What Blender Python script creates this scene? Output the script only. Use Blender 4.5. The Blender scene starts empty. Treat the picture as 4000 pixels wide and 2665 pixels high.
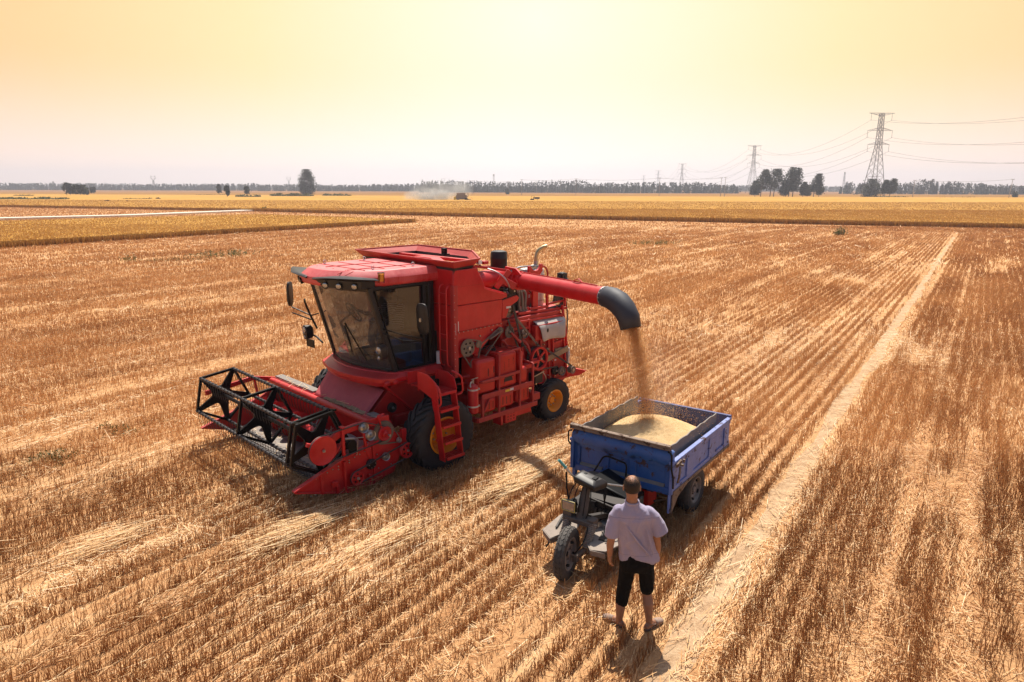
import bpy, bmesh, math, random
import numpy as np
from mathutils import Vector, Matrix
R = math.radians
random.seed(7)
rng = np.random.default_rng(11)
SC = bpy.context.scene
COL = SC.collection

# ------------------------------------------------------------------ camera
CAM_H, PITCH = 4.9, R(12.62)
cam_d = bpy.data.cameras.new("camera")
cam_d.sensor_width = 36.0
cam_d.lens = 36.0 * 2667.0 / 4000.0
cam_d.clip_start = 0.1
cam_d.clip_end = 20000
cam = bpy.data.objects.new("camera", cam_d)
cam.location = (0, 0, CAM_H)
cam.rotation_euler = (Matrix.Rotation(R(90) - PITCH, 3, 'X') @ Matrix.Rotation(R(0.16), 3, 'Z')).to_euler()
COL.objects.link(cam)
SC.camera = cam

HAZE = 0.00036
# ------------------------------------------------------------------ world, sun, exposure
SUN_AZ, SUN_EL = R(4.0), R(62.5)          # azimuth from +Y towards +X
W = bpy.data.worlds.new("World")
SC.world = W
W.use_nodes = True
nt = W.node_tree
nt.nodes.clear()
def wn(t, **k):
    n = nt.nodes.new(t)
    for a, b in k.items():
        setattr(n, a, b)
    return n
def wmath(op, a, b=None, c=None):
    n = wn("ShaderNodeMath", operation=op)
    for i, x in enumerate((a, b, c)):
        if x is None: continue
        if isinstance(x, (int, float)): n.inputs[i].default_value = x
        else: nt.links.new(x, n.inputs[i])
    return n.outputs[0]
tc = wn("ShaderNodeTexCoord")
sep = wn("ShaderNodeSeparateXYZ")
nt.links.new(tc.outputs["Generated"], sep.inputs[0])
el = wmath("MULTIPLY", wmath("ARCSINE", sep.outputs[2]), 180 / math.pi)
az = wmath("MULTIPLY", wmath("ARCTAN2", sep.outputs[0], sep.outputs[1]), 180 / math.pi)
# dusty glow below the sun: elliptical distance in degrees from its core
gx = wmath("MULTIPLY", wmath("SUBTRACT", az, 2.0), 0.8)
gy = wmath("SUBTRACT", el, 12.5)
gd = wmath("SQRT", wmath("ADD", wmath("MULTIPLY", gx, gx), wmath("MULTIPLY", gy, gy)))
ramp = wn("ShaderNodeValToRGB")
nt.links.new(wmath("DIVIDE", gd, 40.0), ramp.inputs[0])
SKY_STOPS = ((0.0, (0.85, 0.84, 0.68)), (0.20, (0.86, 0.81, 0.56)), (0.44, (0.86, 0.71, 0.37)), (0.70, (0.85, 0.58, 0.26)), (1.0, (0.82, 0.46, 0.20)))
cr = ramp.color_ramp
while len(cr.elements) < len(SKY_STOPS): cr.elements.new(0.5)
for e, (p, c) in zip(cr.elements, SKY_STOPS):
    e.position = p; e.color = (*c, 1)
# pale lilac haze band above the horizon, dimmer to the sides
band = wn("ShaderNodeValToRGB")
nt.links.new(wmath("DIVIDE", wmath("ABSOLUTE", az), 60.0), band.inputs[0])
band.color_ramp.elements[0].color = (1.16, 1.02, 0.97, 1)
band.color_ramp.elements[1].color = (0.92, 0.65, 0.52, 1)
hz = wn("ShaderNodeMapRange", interpolation_type='SMOOTHSTEP')
hz.inputs[1].default_value = -1.0; hz.inputs[2].default_value = 9.5
hz.inputs[3].default_value = 1.0; hz.inputs[4].default_value = 0.0
nt.links.new(el, hz.inputs[0])
mix1 = wn("ShaderNodeMixRGB")
nt.links.new(hz.outputs[0], mix1.inputs[0])
nt.links.new(ramp.outputs[0], mix1.inputs[1])
nt.links.new(band.outputs[0], mix1.inputs[2])
sky = wn("ShaderNodeTexSky", sky_type='NISHITA')
sky.sun_disc = False
sky.sun_elevation = SUN_EL
sky.sun_rotation = SUN_AZ
sky.altitude = 50; sky.air_density = 1.0; sky.dust_density = 2.5; sky.ozone_density = 1.5
SKY_STR = 0.08
# the dusty part of the sky lies low in front; the rest is the clear daylight sky
m_el = wn("ShaderNodeMapRange", interpolation_type='SMOOTHSTEP')
m_el.inputs[1].default_value = 15.0; m_el.inputs[2].default_value = 30.0
m_el.inputs[3].default_value = 0.0; m_el.inputs[4].default_value = 1.0
nt.links.new(el, m_el.inputs[0])
m_az = wn("ShaderNodeMapRange", interpolation_type='SMOOTHSTEP')
m_az.inputs[1].default_value = 60.0; m_az.inputs[2].default_value = 100.0
nt.links.new(wmath("ABSOLUTE", az), m_az.inputs[0])
mm = wmath("MAXIMUM", m_el.outputs[0], m_az.outputs[0])
bg_dust = wn("ShaderNodeBackground"); nt.links.new(mix1.outputs[0], bg_dust.inputs[0]); bg_dust.inputs[1].default_value = 0.87
bg_sky = wn("ShaderNodeBackground"); nt.links.new(sky.outputs[0], bg_sky.inputs[0]); bg_sky.inputs[1].default_value = SKY_STR
ms = wn("ShaderNodeMixShader"); nt.links.new(mm, ms.inputs[0]); nt.links.new(bg_dust.outputs[0], ms.inputs[1]); nt.links.new(bg_sky.outputs[0], ms.inputs[2])
wo = wn("ShaderNodeOutputWorld"); nt.links.new(ms.outputs[0], wo.inputs[0])

sun_d = bpy.data.lights.new("sun", 'SUN')
sun_d.energy = 5.0
sun_d.angle = R(0.55)
sun_d.color = (1.0, 0.93, 0.82)
sun = bpy.data.objects.new("sun", sun_d)
sdir = Vector((math.sin(SUN_AZ) * math.cos(SUN_EL), math.cos(SUN_AZ) * math.cos(SUN_EL), math.sin(SUN_EL)))
sun.rotation_euler = sdir.to_track_quat('Z', 'Y').to_euler()
sun.location = (0, 0, 60)
COL.objects.link(sun)

SC.view_settings.view_transform = 'Standard'
SC.view_settings.look = 'None'
SC.view_settings.exposure = 0.5
SC.view_settings.gamma = 1.0
SC.cycles.use_denoising = True
SC.cycles.max_bounces = 8
SC.cycles.transparent_max_bounces = 16
SC.cycles.volume_bounces = 0
SC.cycles.caustics_reflective = False
SC.cycles.caustics_refractive = False
# ------------------------------------------------------------------ helpers
def at(px, py, z=0.0):
    """world point at height z seen at photo pixel (4000 x 2665)"""
    a = (px - 2000) / 2667.0; b = (1332.5 - py) / 2667.0
    r = Vector((a, math.cos(PITCH) + b * math.sin(PITCH), -math.sin(PITCH) + b * math.cos(PITCH)))
    return Vector((0, 0, CAM_H)) + r * ((z - CAM_H) / r.z)

def tag(o, label=None, cat=None, group=None, kind=None):
    if label: o['label'] = label
    if cat: o['category'] = cat
    if group: o['group'] = group
    if kind: o['kind'] = kind
    return o

def empty(name, loc, rz=0.0, label=None, cat=None, group=None):
    o = bpy.data.objects.new(name, None)
    COL.objects.link(o)
    o.location = loc; o.rotation_euler = (0, 0, rz)
    o.empty_display_size = 0.2
    return tag(o, label, cat, group)

def copy_tree(o, parent=None):
    c = o.copy(); COL.objects.link(c)
    if parent is not None: c.parent = parent
    for ch in list(o.children): copy_tree(ch, c)
    return c

def frame_of(d):
    d = Vector(d).normalized()
    u = Vector((0, 0, 1)) if abs(d.z) < 0.95 else Vector((1, 0, 0))
    s = d.cross(u).normalized()
    return d, s, s.cross(d).normalized()

SPLIT = {"bolts": "bolt", "wheel_nuts": "wheel_nut", "lightening_holes": "lightening_hole", "moulded_slots": "moulded_slot", "rim_slots": "rim_slot", "fairing_slots": "fairing_slot",
         "wooden_strips": "wooden_strip", "grab_handles": "grab_handle", "boot_clips": "boot_clip", "pipe_hoses": "pipe_hose", "edge_pipes": "edge_pipe", "auger_fingers": "auger_finger", "punched_holes": "punched_hole", "recess_pocket": "recess_pocket_", "handlebar": "handlebar_"}
SPLIT["recess_pocket"] = "recess"; SPLIT["handlebar"] = "handlebar_tube"
class MB:
    def __init__(s): s.v = []; s.f = []
    def islands(s):
        par = list(range(len(s.v)))
        def find(i):
            while par[i] != i: par[i] = par[par[i]]; i = par[i]
            return i
        for f in s.f:
            a = find(f[0])
            for i in f[1:]: par[find(i)] = a
        out = {}
        for f in s.f: out.setdefault(find(f[0]), []).append(f)
        r = []
        for fs in out.values():
            m = {}; g = MB()
            for f in fs:
                for i in f:
                    if i not in m: m[i] = len(g.v); g.v.append(s.v[i])
                g.f.append(tuple(m[i] for i in f))
            r.append(g)
        return r
    def add(s, vs, fs):
        n = len(s.v); s.v += [tuple(v) for v in vs]; s.f += [tuple(i + n for i in f) for f in fs]; return s
    def hexa(s, p):   # 8 points: bottom ring then top ring
        return s.add(p, [(3, 2, 1, 0), (4, 5, 6, 7), (0, 1, 5, 4), (1, 2, 6, 5), (2, 3, 7, 6), (3, 0, 4, 7)])
    def bx(s, x0, x1, y0, y1, z0, z1):
        x0, x1 = min(x0, x1), max(x0, x1); y0, y1 = min(y0, y1), max(y0, y1); z0, z1 = min(z0, z1), max(z0, z1)
        return s.hexa([(x0, y0, z0), (x1, y0, z0), (x1, y1, z0), (x0, y1, z0), (x0, y0, z1), (x1, y0, z1), (x1, y1, z1), (x0, y1, z1)])
    def bar(s, p, q, w=0.04, h=None, up=None):
        h = h or w; p = Vector(p); q = Vector(q)
        d, a, b = frame_of(q - p)
        if up is not None:
            a = d.cross(Vector(up)).normalized(); b = a.cross(d).normalized()
        a = a * (w / 2); b = b * (h / 2)
        r = [-a - b, a - b, a + b, -a + b]
        return s.hexa([p + x for x in r] + [q + x for x in r])
    def tube(s, pts, r, n=10, caps=True, flat=1.0):
        pts = [Vector(p) for p in pts]; m = len(pts)
        rs = list(r) if isinstance(r, (list, tuple)) else [r] * m
        prev = None; vs = []
        for i, p in enumerate(pts):
            d = (pts[min(i + 1, m - 1)] - pts[max(i - 1, 0)]).normalized()
            if prev is None: _, a, b = frame_of(d)
            else:
                a = (prev - d * prev.dot(d)).normalized(); b = a.cross(d).normalized()
            prev = a
            for k in range(n):
                t = 2 * math.pi * k / n
                vs.append(p + a * (rs[i] * math.cos(t)) + b * (rs[i] * flat * math.sin(t)))
        fs = []
        for i in range(m - 1):
            for k in range(n):
                k2 = (k + 1) % n
                fs.append((i * n + k, i * n + k2, (i + 1) * n + k2, (i + 1) * n + k))
        if caps:
            fs.append(tuple(range(n - 1, -1, -1))); fs.append(tuple((m - 1) * n + k for k in range(n)))
        return s.add(vs, fs)
    def cyl(s, p, q, r, n=16, r2=None): return s.tube([p, q], [r, r if r2 is None else r2], n)
    def lathe(s, prof, o, axis, n=24, closed=False):
        o = Vector(o); d, a, b = frame_of(axis); vs = []
        for (r, t) in prof:
            for k in range(n):
                w = 2 * math.pi * k / n
                vs.append(o + d * t + a * (r * math.cos(w)) + b * (r * math.sin(w)))
        m = len(prof); fs = []
        for i in range(m if closed else m - 1):
            j = (i + 1) % m
            for k in range(n):
                k2 = (k + 1) % n
                fs.append((i * n + k, i * n + k2, j * n + k2, j * n + k))
        return s.add(vs, fs)
    def prism(s, poly, vec):
        vec = Vector(vec); p = [Vector(x) for x in poly]; n = len(p)
        return s.add(p + [x + vec for x in p], [tuple(range(n - 1, -1, -1)), tuple(range(n, 2 * n))] + [(i, (i + 1) % n, (i + 1) % n + n, i + n) for i in range(n)])
    def plate(s, xz, y0, y1):   # polygon in x,z pulled from y0 to y1
        return s.prism([(x, y0, z) for x, z in xz], (0, y1 - y0, 0))
    def ell(s, c, rx, ry, rz, nu=16, nv=10, M=None):
        c = Vector(c); vs = []; fs = []
        for j in range(nv + 1):
            ph = math.pi * j / nv
            for i in range(nu):
                th = 2 * math.pi * i / nu
                p = Vector((rx * math.sin(ph) * math.cos(th), ry * math.sin(ph) * math.sin(th), rz * math.cos(ph)))
                vs.append(c + (M @ p if M else p))
        for j in range(nv):
            for i in range(nu):
                i2 = (i + 1) % nu
                fs.append((j * nu + i, (j + 1) * nu + i, (j + 1) * nu + i2, j * nu + i2))
        return s.add(vs, fs)
    def loft(s, rings, caps=True, closed=True):
        n = len(rings[0]); vs = [p for r in rings for p in r]; fs = []
        for i in range(len(rings) - 1):
            for k in range(n if closed else n - 1):
                k2 = (k + 1) % n
                fs.append((i * n + k, i * n + k2, (i + 1) * n + k2, (i + 1) * n + k))
        if caps and closed:
            fs.append(tuple(range(n - 1, -1, -1))); fs.append(tuple((len(rings) - 1) * n + k for k in range(n)))
        return s.add(vs, fs)
    def belt(s, loop, w, t, axis=(0, 1, 0)):   # loop of points in a plane, band of width w along axis
        ax = Vector(axis).normalized(); n = len(loop); P = [Vector(p) for p in loop]; vs = []
        for i, p in enumerate(P):
            d = (P[(i + 1) % n] - P[i - 1]).normalized(); o = d.cross(ax).normalized()
            vs += [p - ax * w / 2, p + ax * w / 2, p + ax * w / 2 + o * t, p - ax * w / 2 + o * t]
        fs = []
        for i in range(n):
            j = (i + 1) % n
            for k in range(4):
                k2 = (k + 1) % 4
                fs.append((i * 4 + k, i * 4 + k2, j * 4 + k2, j * 4 + k))
        return s.add(vs, fs)
    def build(s, name, mat, parent=None, bevel=0.0, sharp=35, smooth=True, fix=True, label=None):
        if name in SPLIT:
            last = None
            for isl in s.islands():
                last = isl.build(SPLIT[name], mat, parent, bevel, sharp, smooth, fix, label)
            return last
        me = bpy.data.meshes.new(name)
        me.from_pydata([tuple(v) for v in s.v], [], s.f)
        if fix:
            bm = bmesh.new(); bm.from_mesh(me)
            bmesh.ops.recalc_face_normals(bm, faces=bm.faces); bm.to_mesh(me); bm.free()
        me.validate()
        if smooth:
            me.polygons.foreach_set("use_smooth", [True] * len(me.polygons))
            me.set_sharp_from_angle(angle=R(sharp))
        me.materials.append(mat)
        o = bpy.data.objects.new(name, me); COL.objects.link(o)
        if parent is not None: o.parent = parent
        if bevel > 0:
            b = o.modifiers.new("bevel", 'BEVEL'); b.width = bevel; b.segments = 2; b.limit_method = 'ANGLE'; b.angle_limit = R(40)
            b.harden_normals = False
        if label: o['label'] = label
        return o

def belt_loop(circles, n=14):
    """convex outline round circles (x, z, r) in a vertical plane -> points (x, z)"""
    pts = []
    for (x, z, r) in circles:
        for k in range(n * 2):
            t = math.pi * k / n
            pts.append((x + r * math.cos(t), z + r * math.sin(t)))
    pts = sorted(set(pts))
    def cross(o, a, b): return (a[0] - o[0]) * (b[1] - o[1]) - (a[1] - o[1]) * (b[0] - o[0])
    lo = []
    for p in pts:
        while len(lo) >= 2 and cross(lo[-2], lo[-1], p) <= 0: lo.pop()
        lo.append(p)
    up = []
    for p in reversed(pts):
        while len(up) >= 2 and cross(up[-2], up[-1], p) <= 0: up.pop()
        up.append(p)
    return lo[:-1] + up[:-1]

def arc(p0, p1, p2, n=8):   # quadratic bend
    p0, p1, p2 = Vector(p0), Vector(p1), Vector(p2)
    return [p0 * (1 - t) ** 2 + p1 * 2 * t * (1 - t) + p2 * t * t for t in [i / n for i in range(n + 1)]]

# ------------------------------------------------------------------ materials
class NT:
    def __init__(s, name):
        s.m = bpy.data.materials.new(name); s.m.use_nodes = True
        s.t = s.m.node_tree; s.t.nodes.clear()
        s.out = s.t.nodes.new("ShaderNodeOutputMaterial")
    def n(s, t, ins=None, **k):
        x = s.t.nodes.new(t)
        for a, b in k.items(): setattr(x, a, b)
        for key, val in (ins or {}).items():
            i = x.inputs[key]
            if hasattr(val, 'is_linked') or isinstance(val, bpy.types.NodeSocket): s.t.links.new(val, i)
            else: i.default_value = val
        return x
    def l(s, a, b): s.t.links.new(a, b)
    def math(s, op, a, b=0.0, c=0.0):
        x = s.n("ShaderNodeMath", operation=op)
        for i, v in enumerate((a, b, c)):
            if isinstance(v, (int, float)): x.inputs[i].default_value = v
            else: s.l(v, x.inputs[i])
        return x.outputs[0]
    def mix(s, f, a, b, blend='MIX'):
        x = s.n("ShaderNodeMixRGB", blend_type=blend)
        for i, v in enumerate((f, a, b)):
            if isinstance(v, (int, float)): x.inputs[i].default_value = v
            elif isinstance(v, tuple): x.inputs[i].default_value = (*v[:3], 1)
            else: s.l(v, x.inputs[i])
        return x.outputs[0]
    def noise(s, scale, detail=4, rough=0.55, vec=None, dist=0.0):
        x = s.n("ShaderNodeTexNoise"); x.inputs["Scale"].default_value = scale; x.inputs["Detail"].default_value = detail
        x.inputs["Roughness"].default_value = rough; x.inputs["Distortion"].default_value = dist
        if vec is not None: s.l(vec, x.inputs["Vector"])
        return x.outputs["Fac"]
    def ramp(s, fac, stops, interp='LINEAR'):
        x = s.n("ShaderNodeValToRGB"); s.l(fac, x.inputs[0]); cr = x.color_ramp; cr.interpolation = interp
        while len(cr.elements) < len(stops): cr.elements.new(0.5)
        for e, (p, c) in zip(cr.elements, stops):
            e.position = p; e.color = (c, c, c, 1) if isinstance(c, (int, float)) else (*c, 1)
        return x.outputs[0]
    def obj(s): return s.n("ShaderNodeTexCoord").outputs["Object"]
    def mapped(s, vec, scale=(1, 1, 1), rot=(0, 0, 0)):
        x = s.n("ShaderNodeMapping"); x.inputs["Scale"].default_value = scale; x.inputs["Rotation"].default_value = rot
        s.l(vec, x.inputs["Vector"]); return x.outputs[0]
    def bump(s, h, strength=0.3, dist=0.01):
        x = s.n("ShaderNodeBump"); x.inputs["Strength"].default_value = strength; x.inputs["Distance"].default_value = dist
        s.l(h, x.inputs["Height"]); return x.outputs[0]
    def pbr(s, color, rough=0.5, metal=0.0, normal=None, spec=0.5, coat=0.0):
        p = s.n("ShaderNodeBsdfPrincipled")
        for key, v in (("Base Color", color), ("Roughness", rough), ("Metallic", metal)):
            if isinstance(v, tuple): p.inputs[key].default_value = (*v[:3], 1)
            elif isinstance(v, (int, float)): p.inputs[key].default_value = v
            else: s.l(v, p.inputs[key])
        p.inputs["Specular IOR Level"].default_value = spec
        p.inputs["Coat Weight"].default_value = coat
        if normal is not None: s.l(normal, p.inputs["Normal"])
        s.l(p.outputs[0], s.out.inputs[0]); return p

def paint(name, col, rough=0.38, dust=0.35, dustcol=(0.42, 0.33, 0.24), rust=0.0, spec=0.5, metal=0.0, scale=1.0, coat=0.0, bump=0.0, dent=0.0):
    m = NT(name); o = m.obj()
    d1 = m.noise(3.1 * scale, 6, 0.65, o); d2 = m.noise(17 * scale, 5, 0.7, o)
    st = m.noise(1.0, 5, 0.7, m.mapped(o, (9 * scale, 9 * scale, 0.9 * scale)))      # runs and wipe marks
    f = m.ramp(m.math('ADD', m.math('ADD', m.math('MULTIPLY', d1, 0.45), m.math('MULTIPLY', st, 0.35)), m.math('MULTIPLY', d2, 0.28)), ((0.42, 0.0), (0.70, 1.0)))
    # dust settled on faces that look up; the roof's also carries sky sheen
    g = m.n("ShaderNodeNewGeometry"); sx = m.n("ShaderNodeSeparateXYZ"); m.l(g.outputs["Normal"], sx.inputs[0])
    upf = m.math('MAXIMUM', sx.outputs[2], 0.0)
    fac = m.math('MULTIPLY', m.math('ADD', m.math('MULTIPLY', f, 0.55), m.math('MULTIPLY', upf, 0.45)), dust)
    var = m.mix(m.ramp(d1, ((0.3, 0.0), (0.75, 1.0))), tuple(c * 0.82 for c in col), tuple(min(1, c * 1.12) for c in col))
    c = m.mix(fac, var, dustcol)
    if rust > 0:
        rn = m.noise(5.5 * scale, 8, 0.7, o, 0.6)
        rf = m.ramp(rn, ((0.62 - 0.14 * rust, 0.0), (0.66 - 0.14 * rust, 1.0)))
        c = m.mix(m.math('MULTIPLY', rf, 0.9), c, (0.06, 0.028, 0.015))
        r = m.mix(rf, m.math('ADD', m.math('MULTIPLY', fac, 0.5), rough), (0.85, 0.85, 0.85))
    else:
        r = m.math('ADD', m.math('MULTIPLY', fac, 0.5), rough)
    nrm = m.bump(d2, bump, 0.01) if bump > 0 else m.bump(d2, 0.08, 0.004)
    if dent > 0:
        b2 = m.n("ShaderNodeBump"); b2.inputs["Strength"].default_value = dent; b2.inputs["Distance"].default_value = .05
        m.l(m.noise(2.6, 2, .5, o), b2.inputs["Height"]); m.l(nrm, b2.inputs["Normal"]); nrm = b2.outputs[0]
    m.pbr(c, r, metal, nrm, spec, coat)
    return m.m

M = {}
M['red'] = paint('red_paint', (0.58, 0.003, 0.008), 0.34, 0.30, (0.48, 0.16, 0.13))
M['red_roof'] = paint('red_paint_sheen_and_dust', (0.56, 0.012, 0.018), 0.36, 0.55, (0.78, 0.34, 0.32))  # pink dust colour also carries the sky sheen on the roof
M['red_deep'] = paint('deep_red_paint', (0.46, 0.007, 0.007), 0.42, 0.16, (0.38, 0.16, 0.11))
M['red_dusty'] = paint('dusty_red_paint', (0.45, 0.02, 0.018), 0.5, 0.32, (0.45, 0.2, 0.16))
M['red_plastic'] = paint('red_plastic', (0.6, 0.014, 0.010), 0.33, 0.14, (0.45, 0.22, 0.16))
M['tarp_red'] = paint('faded_red_tarp', (0.48, 0.05, 0.07), 0.62, 0.4, (0.5, 0.22, 0.2))
M['black'] = paint('black_paint', (0.0035, 0.0035, 0.004), 0.45, 0.0, spec=.25)
M['black_plastic'] = paint('black_plastic', (0.008, 0.0085, 0.011), 0.42, 0.07, spec=.4)
M['dark'] = paint('greasy_metal_and_shade', (0.014, 0.011, 0.01), 0.55, 0.2, (0.12, 0.08, 0.055))  # greasy dark; on the body and tank walls it stands for shade
M['wheel_trim'] = paint('worn_tan_rim', (0.62, 0.5, 0.26), 0.5, 0.2)
M['rubber'] = paint('tyre_rubber', (0.013, 0.014, 0.017), 0.66, 0.2, (0.16, 0.13, 0.105), scale=1.3, bump=0.15)
M['tread'] = paint('dusty_tread_rubber', (0.03, 0.03, 0.032), 0.7, 0.5, (0.2, 0.17, 0.14), scale=2, bump=0.2)
M['belt'] = paint('belt_rubber', (0.018, 0.019, 0.022), 0.6, 0.25)
M['orange'] = paint('orange_rim_paint', (0.86, 0.31, 0.006), 0.42, 0.16, (0.42, 0.28, 0.14))
M['steel'] = paint('worn_steel', (0.46, 0.45, 0.44), 0.34, 0.3, (0.35, 0.29, 0.23), metal=0.9, scale=3)
M['tine_steel'] = paint('dark_tine_steel', (0.045, 0.045, 0.05), 0.45, 0.25, (0.2, 0.17, 0.15), metal=0.4, scale=2)
M['grey_steel'] = paint('grey_steel', (0.2, 0.19, 0.185), 0.45, 0.4, (0.34, 0.26, 0.2), metal=0.55, scale=2)
M['zinc'] = paint('zinc_sheet', (0.62, 0.62, 0.62), 0.35, 0.2, (0.5, 0.45, 0.38), metal=0.35)
M['chain'] = paint('dusty_chain', (0.22, 0.18, 0.14), 0.6, 0.5, (0.34, 0.26, 0.18), metal=0.4, scale=3)
M['rust_steel'] = paint('rusty_steel', (0.2, 0.15, 0.12), 0.6, 0.5, (0.3, 0.22, 0.16), rust=0.6, metal=0.3, scale=2)
M['hose'] = paint('rubber_hose', (0.03, 0.029, 0.028), 0.5, 0.3)
M['grey_hose'] = paint('grey_hose', (0.2, 0.18, 0.15), 0.6, 0.4)
M['brass'] = paint('scorched_pipe', (0.55, 0.42, 0.22), 0.35, 0.2, metal=0.7, scale=3)
M['tarp_grey'] = paint('grey_plastic_sheet', (0.43, 0.40, 0.37), 0.34, 0.35, (0.35, 0.28, 0.22), spec=0.6)
M['white'] = paint('white_plastic', (0.72, 0.72, 0.74), 0.4, 0.2)
M['amber'] = paint('amber_plastic', (0.75, 0.25, 0.01), 0.2, 0.1)
M['yellow'] = paint('yellow_plastic', (0.75, 0.55, 0.05), 0.35, 0.15)
M['spout'] = paint('slate_rubber', (0.028, 0.031, 0.045), 0.6, 0.08, (0.2, 0.18, 0.17))
M['lens'] = paint('lamp_lens', (0.36, 0.37, 0.40), 0.12, 0.1, metal=0.7, scale=4)
M['chaff'] = paint('settled_chaff', (0.36, 0.25, 0.14), 0.9, 0.5, (0.45, 0.33, 0.2), scale=8, bump=0.6)
M['blue'] = paint('blue_paint', (0.010, 0.088, 0.34), 0.4, 0.32, (0.2, 0.21, 0.25), rust=0.42, dent=.5)
M['blue_skylit'] = paint('skylit_blue_paint', (0.115, 0.20, 0.55), 0.42, 0.5, (0.36, 0.34, 0.40), rust=0.36, scale=1.4, dent=.5)  # paler blue with the trike side's sky light put into the colour
M['blue_dark'] = paint('dark_blue_paint', (0.014, 0.035, 0.17), 0.45, 0.3, (0.22, 0.2, 0.24), rust=0.2)
M['board'] = paint('grey_bed_board', (0.17, 0.155, 0.145), 0.65, 0.45, (0.33, 0.28, 0.23), scale=2)
M['teal'] = paint('teal_grip', (0.05, 0.3, 0.3), 0.5, 0.2)
M['mud'] = paint('muddy_metal', (0.075, 0.06, 0.05), 0.7, 0.45, (0.26, 0.2, 0.155), scale=2, bump=0.25)
M['mud_pale'] = paint('dusty_plate', (0.2, 0.17, 0.145), 0.8, 0.7, (0.42, 0.34, 0.28), scale=2, bump=0.25)
M['pole'] = paint('concrete_pole', (0.35, 0.32, 0.3), 0.8, 0.3)
M['lattice'] = paint('lattice_steel', (0.13, 0.12, 0.125), 0.6, 0.2)

def glass_mat(name, tint, alpha, rough=0.05, dirt=0.3):
    m = NT(name); o = m.obj()
    tr = m.n("ShaderNodeBsdfTransparent", {"Color": (*tint, 1)})
    gl = m.n("ShaderNodeBsdfGlossy", {"Color": (0.9, 0.9, 0.95, 1), "Roughness": rough})
    df = m.n("ShaderNodeBsdfDiffuse", {"Color": (0.20, 0.195, 0.20, 1)})
    fr = m.n("ShaderNodeFresnel", {"IOR": 1.5})
    a = m.n("ShaderNodeMixShader"); m.l(m.math('MULTIPLY', fr.outputs[0], alpha), a.inputs[0]); m.l(tr.outputs[0], a.inputs[1]); m.l(gl.outputs[0], a.inputs[2])
    d = m.noise(2.2, 7, 0.7, o); d2 = m.noise(40, 3, 0.6, o)
    df_f = m.math('MULTIPLY', m.ramp(m.math('ADD', m.math('MULTIPLY', d, 0.75), m.math('MULTIPLY', d2, 0.25)), ((0.3, 0.25), (0.7, 1.0))), dirt)
    b = m.n("ShaderNodeMixShader"); m.l(df_f, b.inputs[0]); m.l(a.outputs[0], b.inputs[1]); m.l(df.outputs[0], b.inputs[2])
    m.l(b.outputs[0], m.out.inputs[0])
    return m.m
M['windscreen'] = glass_mat('dusty_windscreen_glass', (0.30, 0.32, 0.36), 1.3, 0.05, 0.36)
M['door_glass'] = glass_mat('tinted_door_glass', (0.17, 0.18, 0.23), 1.6, 0.04, 0.05)
M['far_glass'] = glass_mat('side_window_glass', (0.6, 0.58, 0.56), 1.0, 0.06, 0.3)

def fibre_mat(name, stops, transl=0.3, rough=0.55):
    m = NT(name)
    a = m.n("ShaderNodeAttribute", attribute_name="tint")
    c = m.ramp(a.outputs["Fac"], stops)
    p = m.pbr(c, rough, 0.0, None, 0.35)
    t = m.n("ShaderNodeBsdfTranslucent"); m.l(c, t.inputs[0])
    x = m.n("ShaderNodeMixShader"); x.inputs[0].default_value = transl
    m.l(p.outputs[0], x.inputs[1]); m.l(t.outputs[0], x.inputs[2]); m.l(x.outputs[0], m.out.inputs[0])
    return m.m
# ------------------------------------------------------------------ ground and field
ROW = R(34.3); SR, CR = math.sin(ROW), math.cos(ROW)
def to_uv(x, y): return x * SR + y * CR, x * CR - y * SR
def to_xy(u, v): return u * SR + v * CR, u * CR - v * SR
TRACK_V = -2.12

def vnoise(x, y, seed=0):
    x = np.asarray(x, float); y = np.asarray(y, float)
    xi = np.floor(x).astype(np.int64); yi = np.floor(y).astype(np.int64)
    fx = x - xi; fy = y - yi
    fx = fx * fx * (3 - 2 * fx); fy = fy * fy * (3 - 2 * fy)
    def h(a, b):
        n = (a * 374761393 + b * 668265263 + seed * 974711) & 0xFFFFFFFF
        n = ((n ^ (n >> 13)) * 1274126177) & 0xFFFFFFFF
        return ((n ^ (n >> 16)) & 0xFFFF) / 65535.0
    return (h(xi, yi) * (1 - fx) + h(xi + 1, yi) * fx) * (1 - fy) + (h(xi, yi + 1) * (1 - fx) + h(xi + 1, yi + 1) * fx) * fy

def np_mesh(name, co, quads, mat, tint=None):
    me = bpy.data.meshes.new(name)
    n, q = len(co), len(quads)
    me.vertices.add(n); me.vertices.foreach_set("co", co.astype(np.float32).ravel())
    me.loops.add(q * 4); me.loops.foreach_set("vertex_index", quads.astype(np.int32).ravel())
    me.polygons.add(q); me.polygons.foreach_set("loop_start", np.arange(0, q * 4, 4, dtype=np.int32))
    me.update(calc_edges=True)
    if tint is not None:
        a = me.attributes.new("tint", 'FLOAT', 'POINT'); a.data.foreach_set("value", tint.astype(np.float32))
    me.materials.append(mat)
    o = bpy.data.objects.new(name, me); COL.objects.link(o)
    return o

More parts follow.
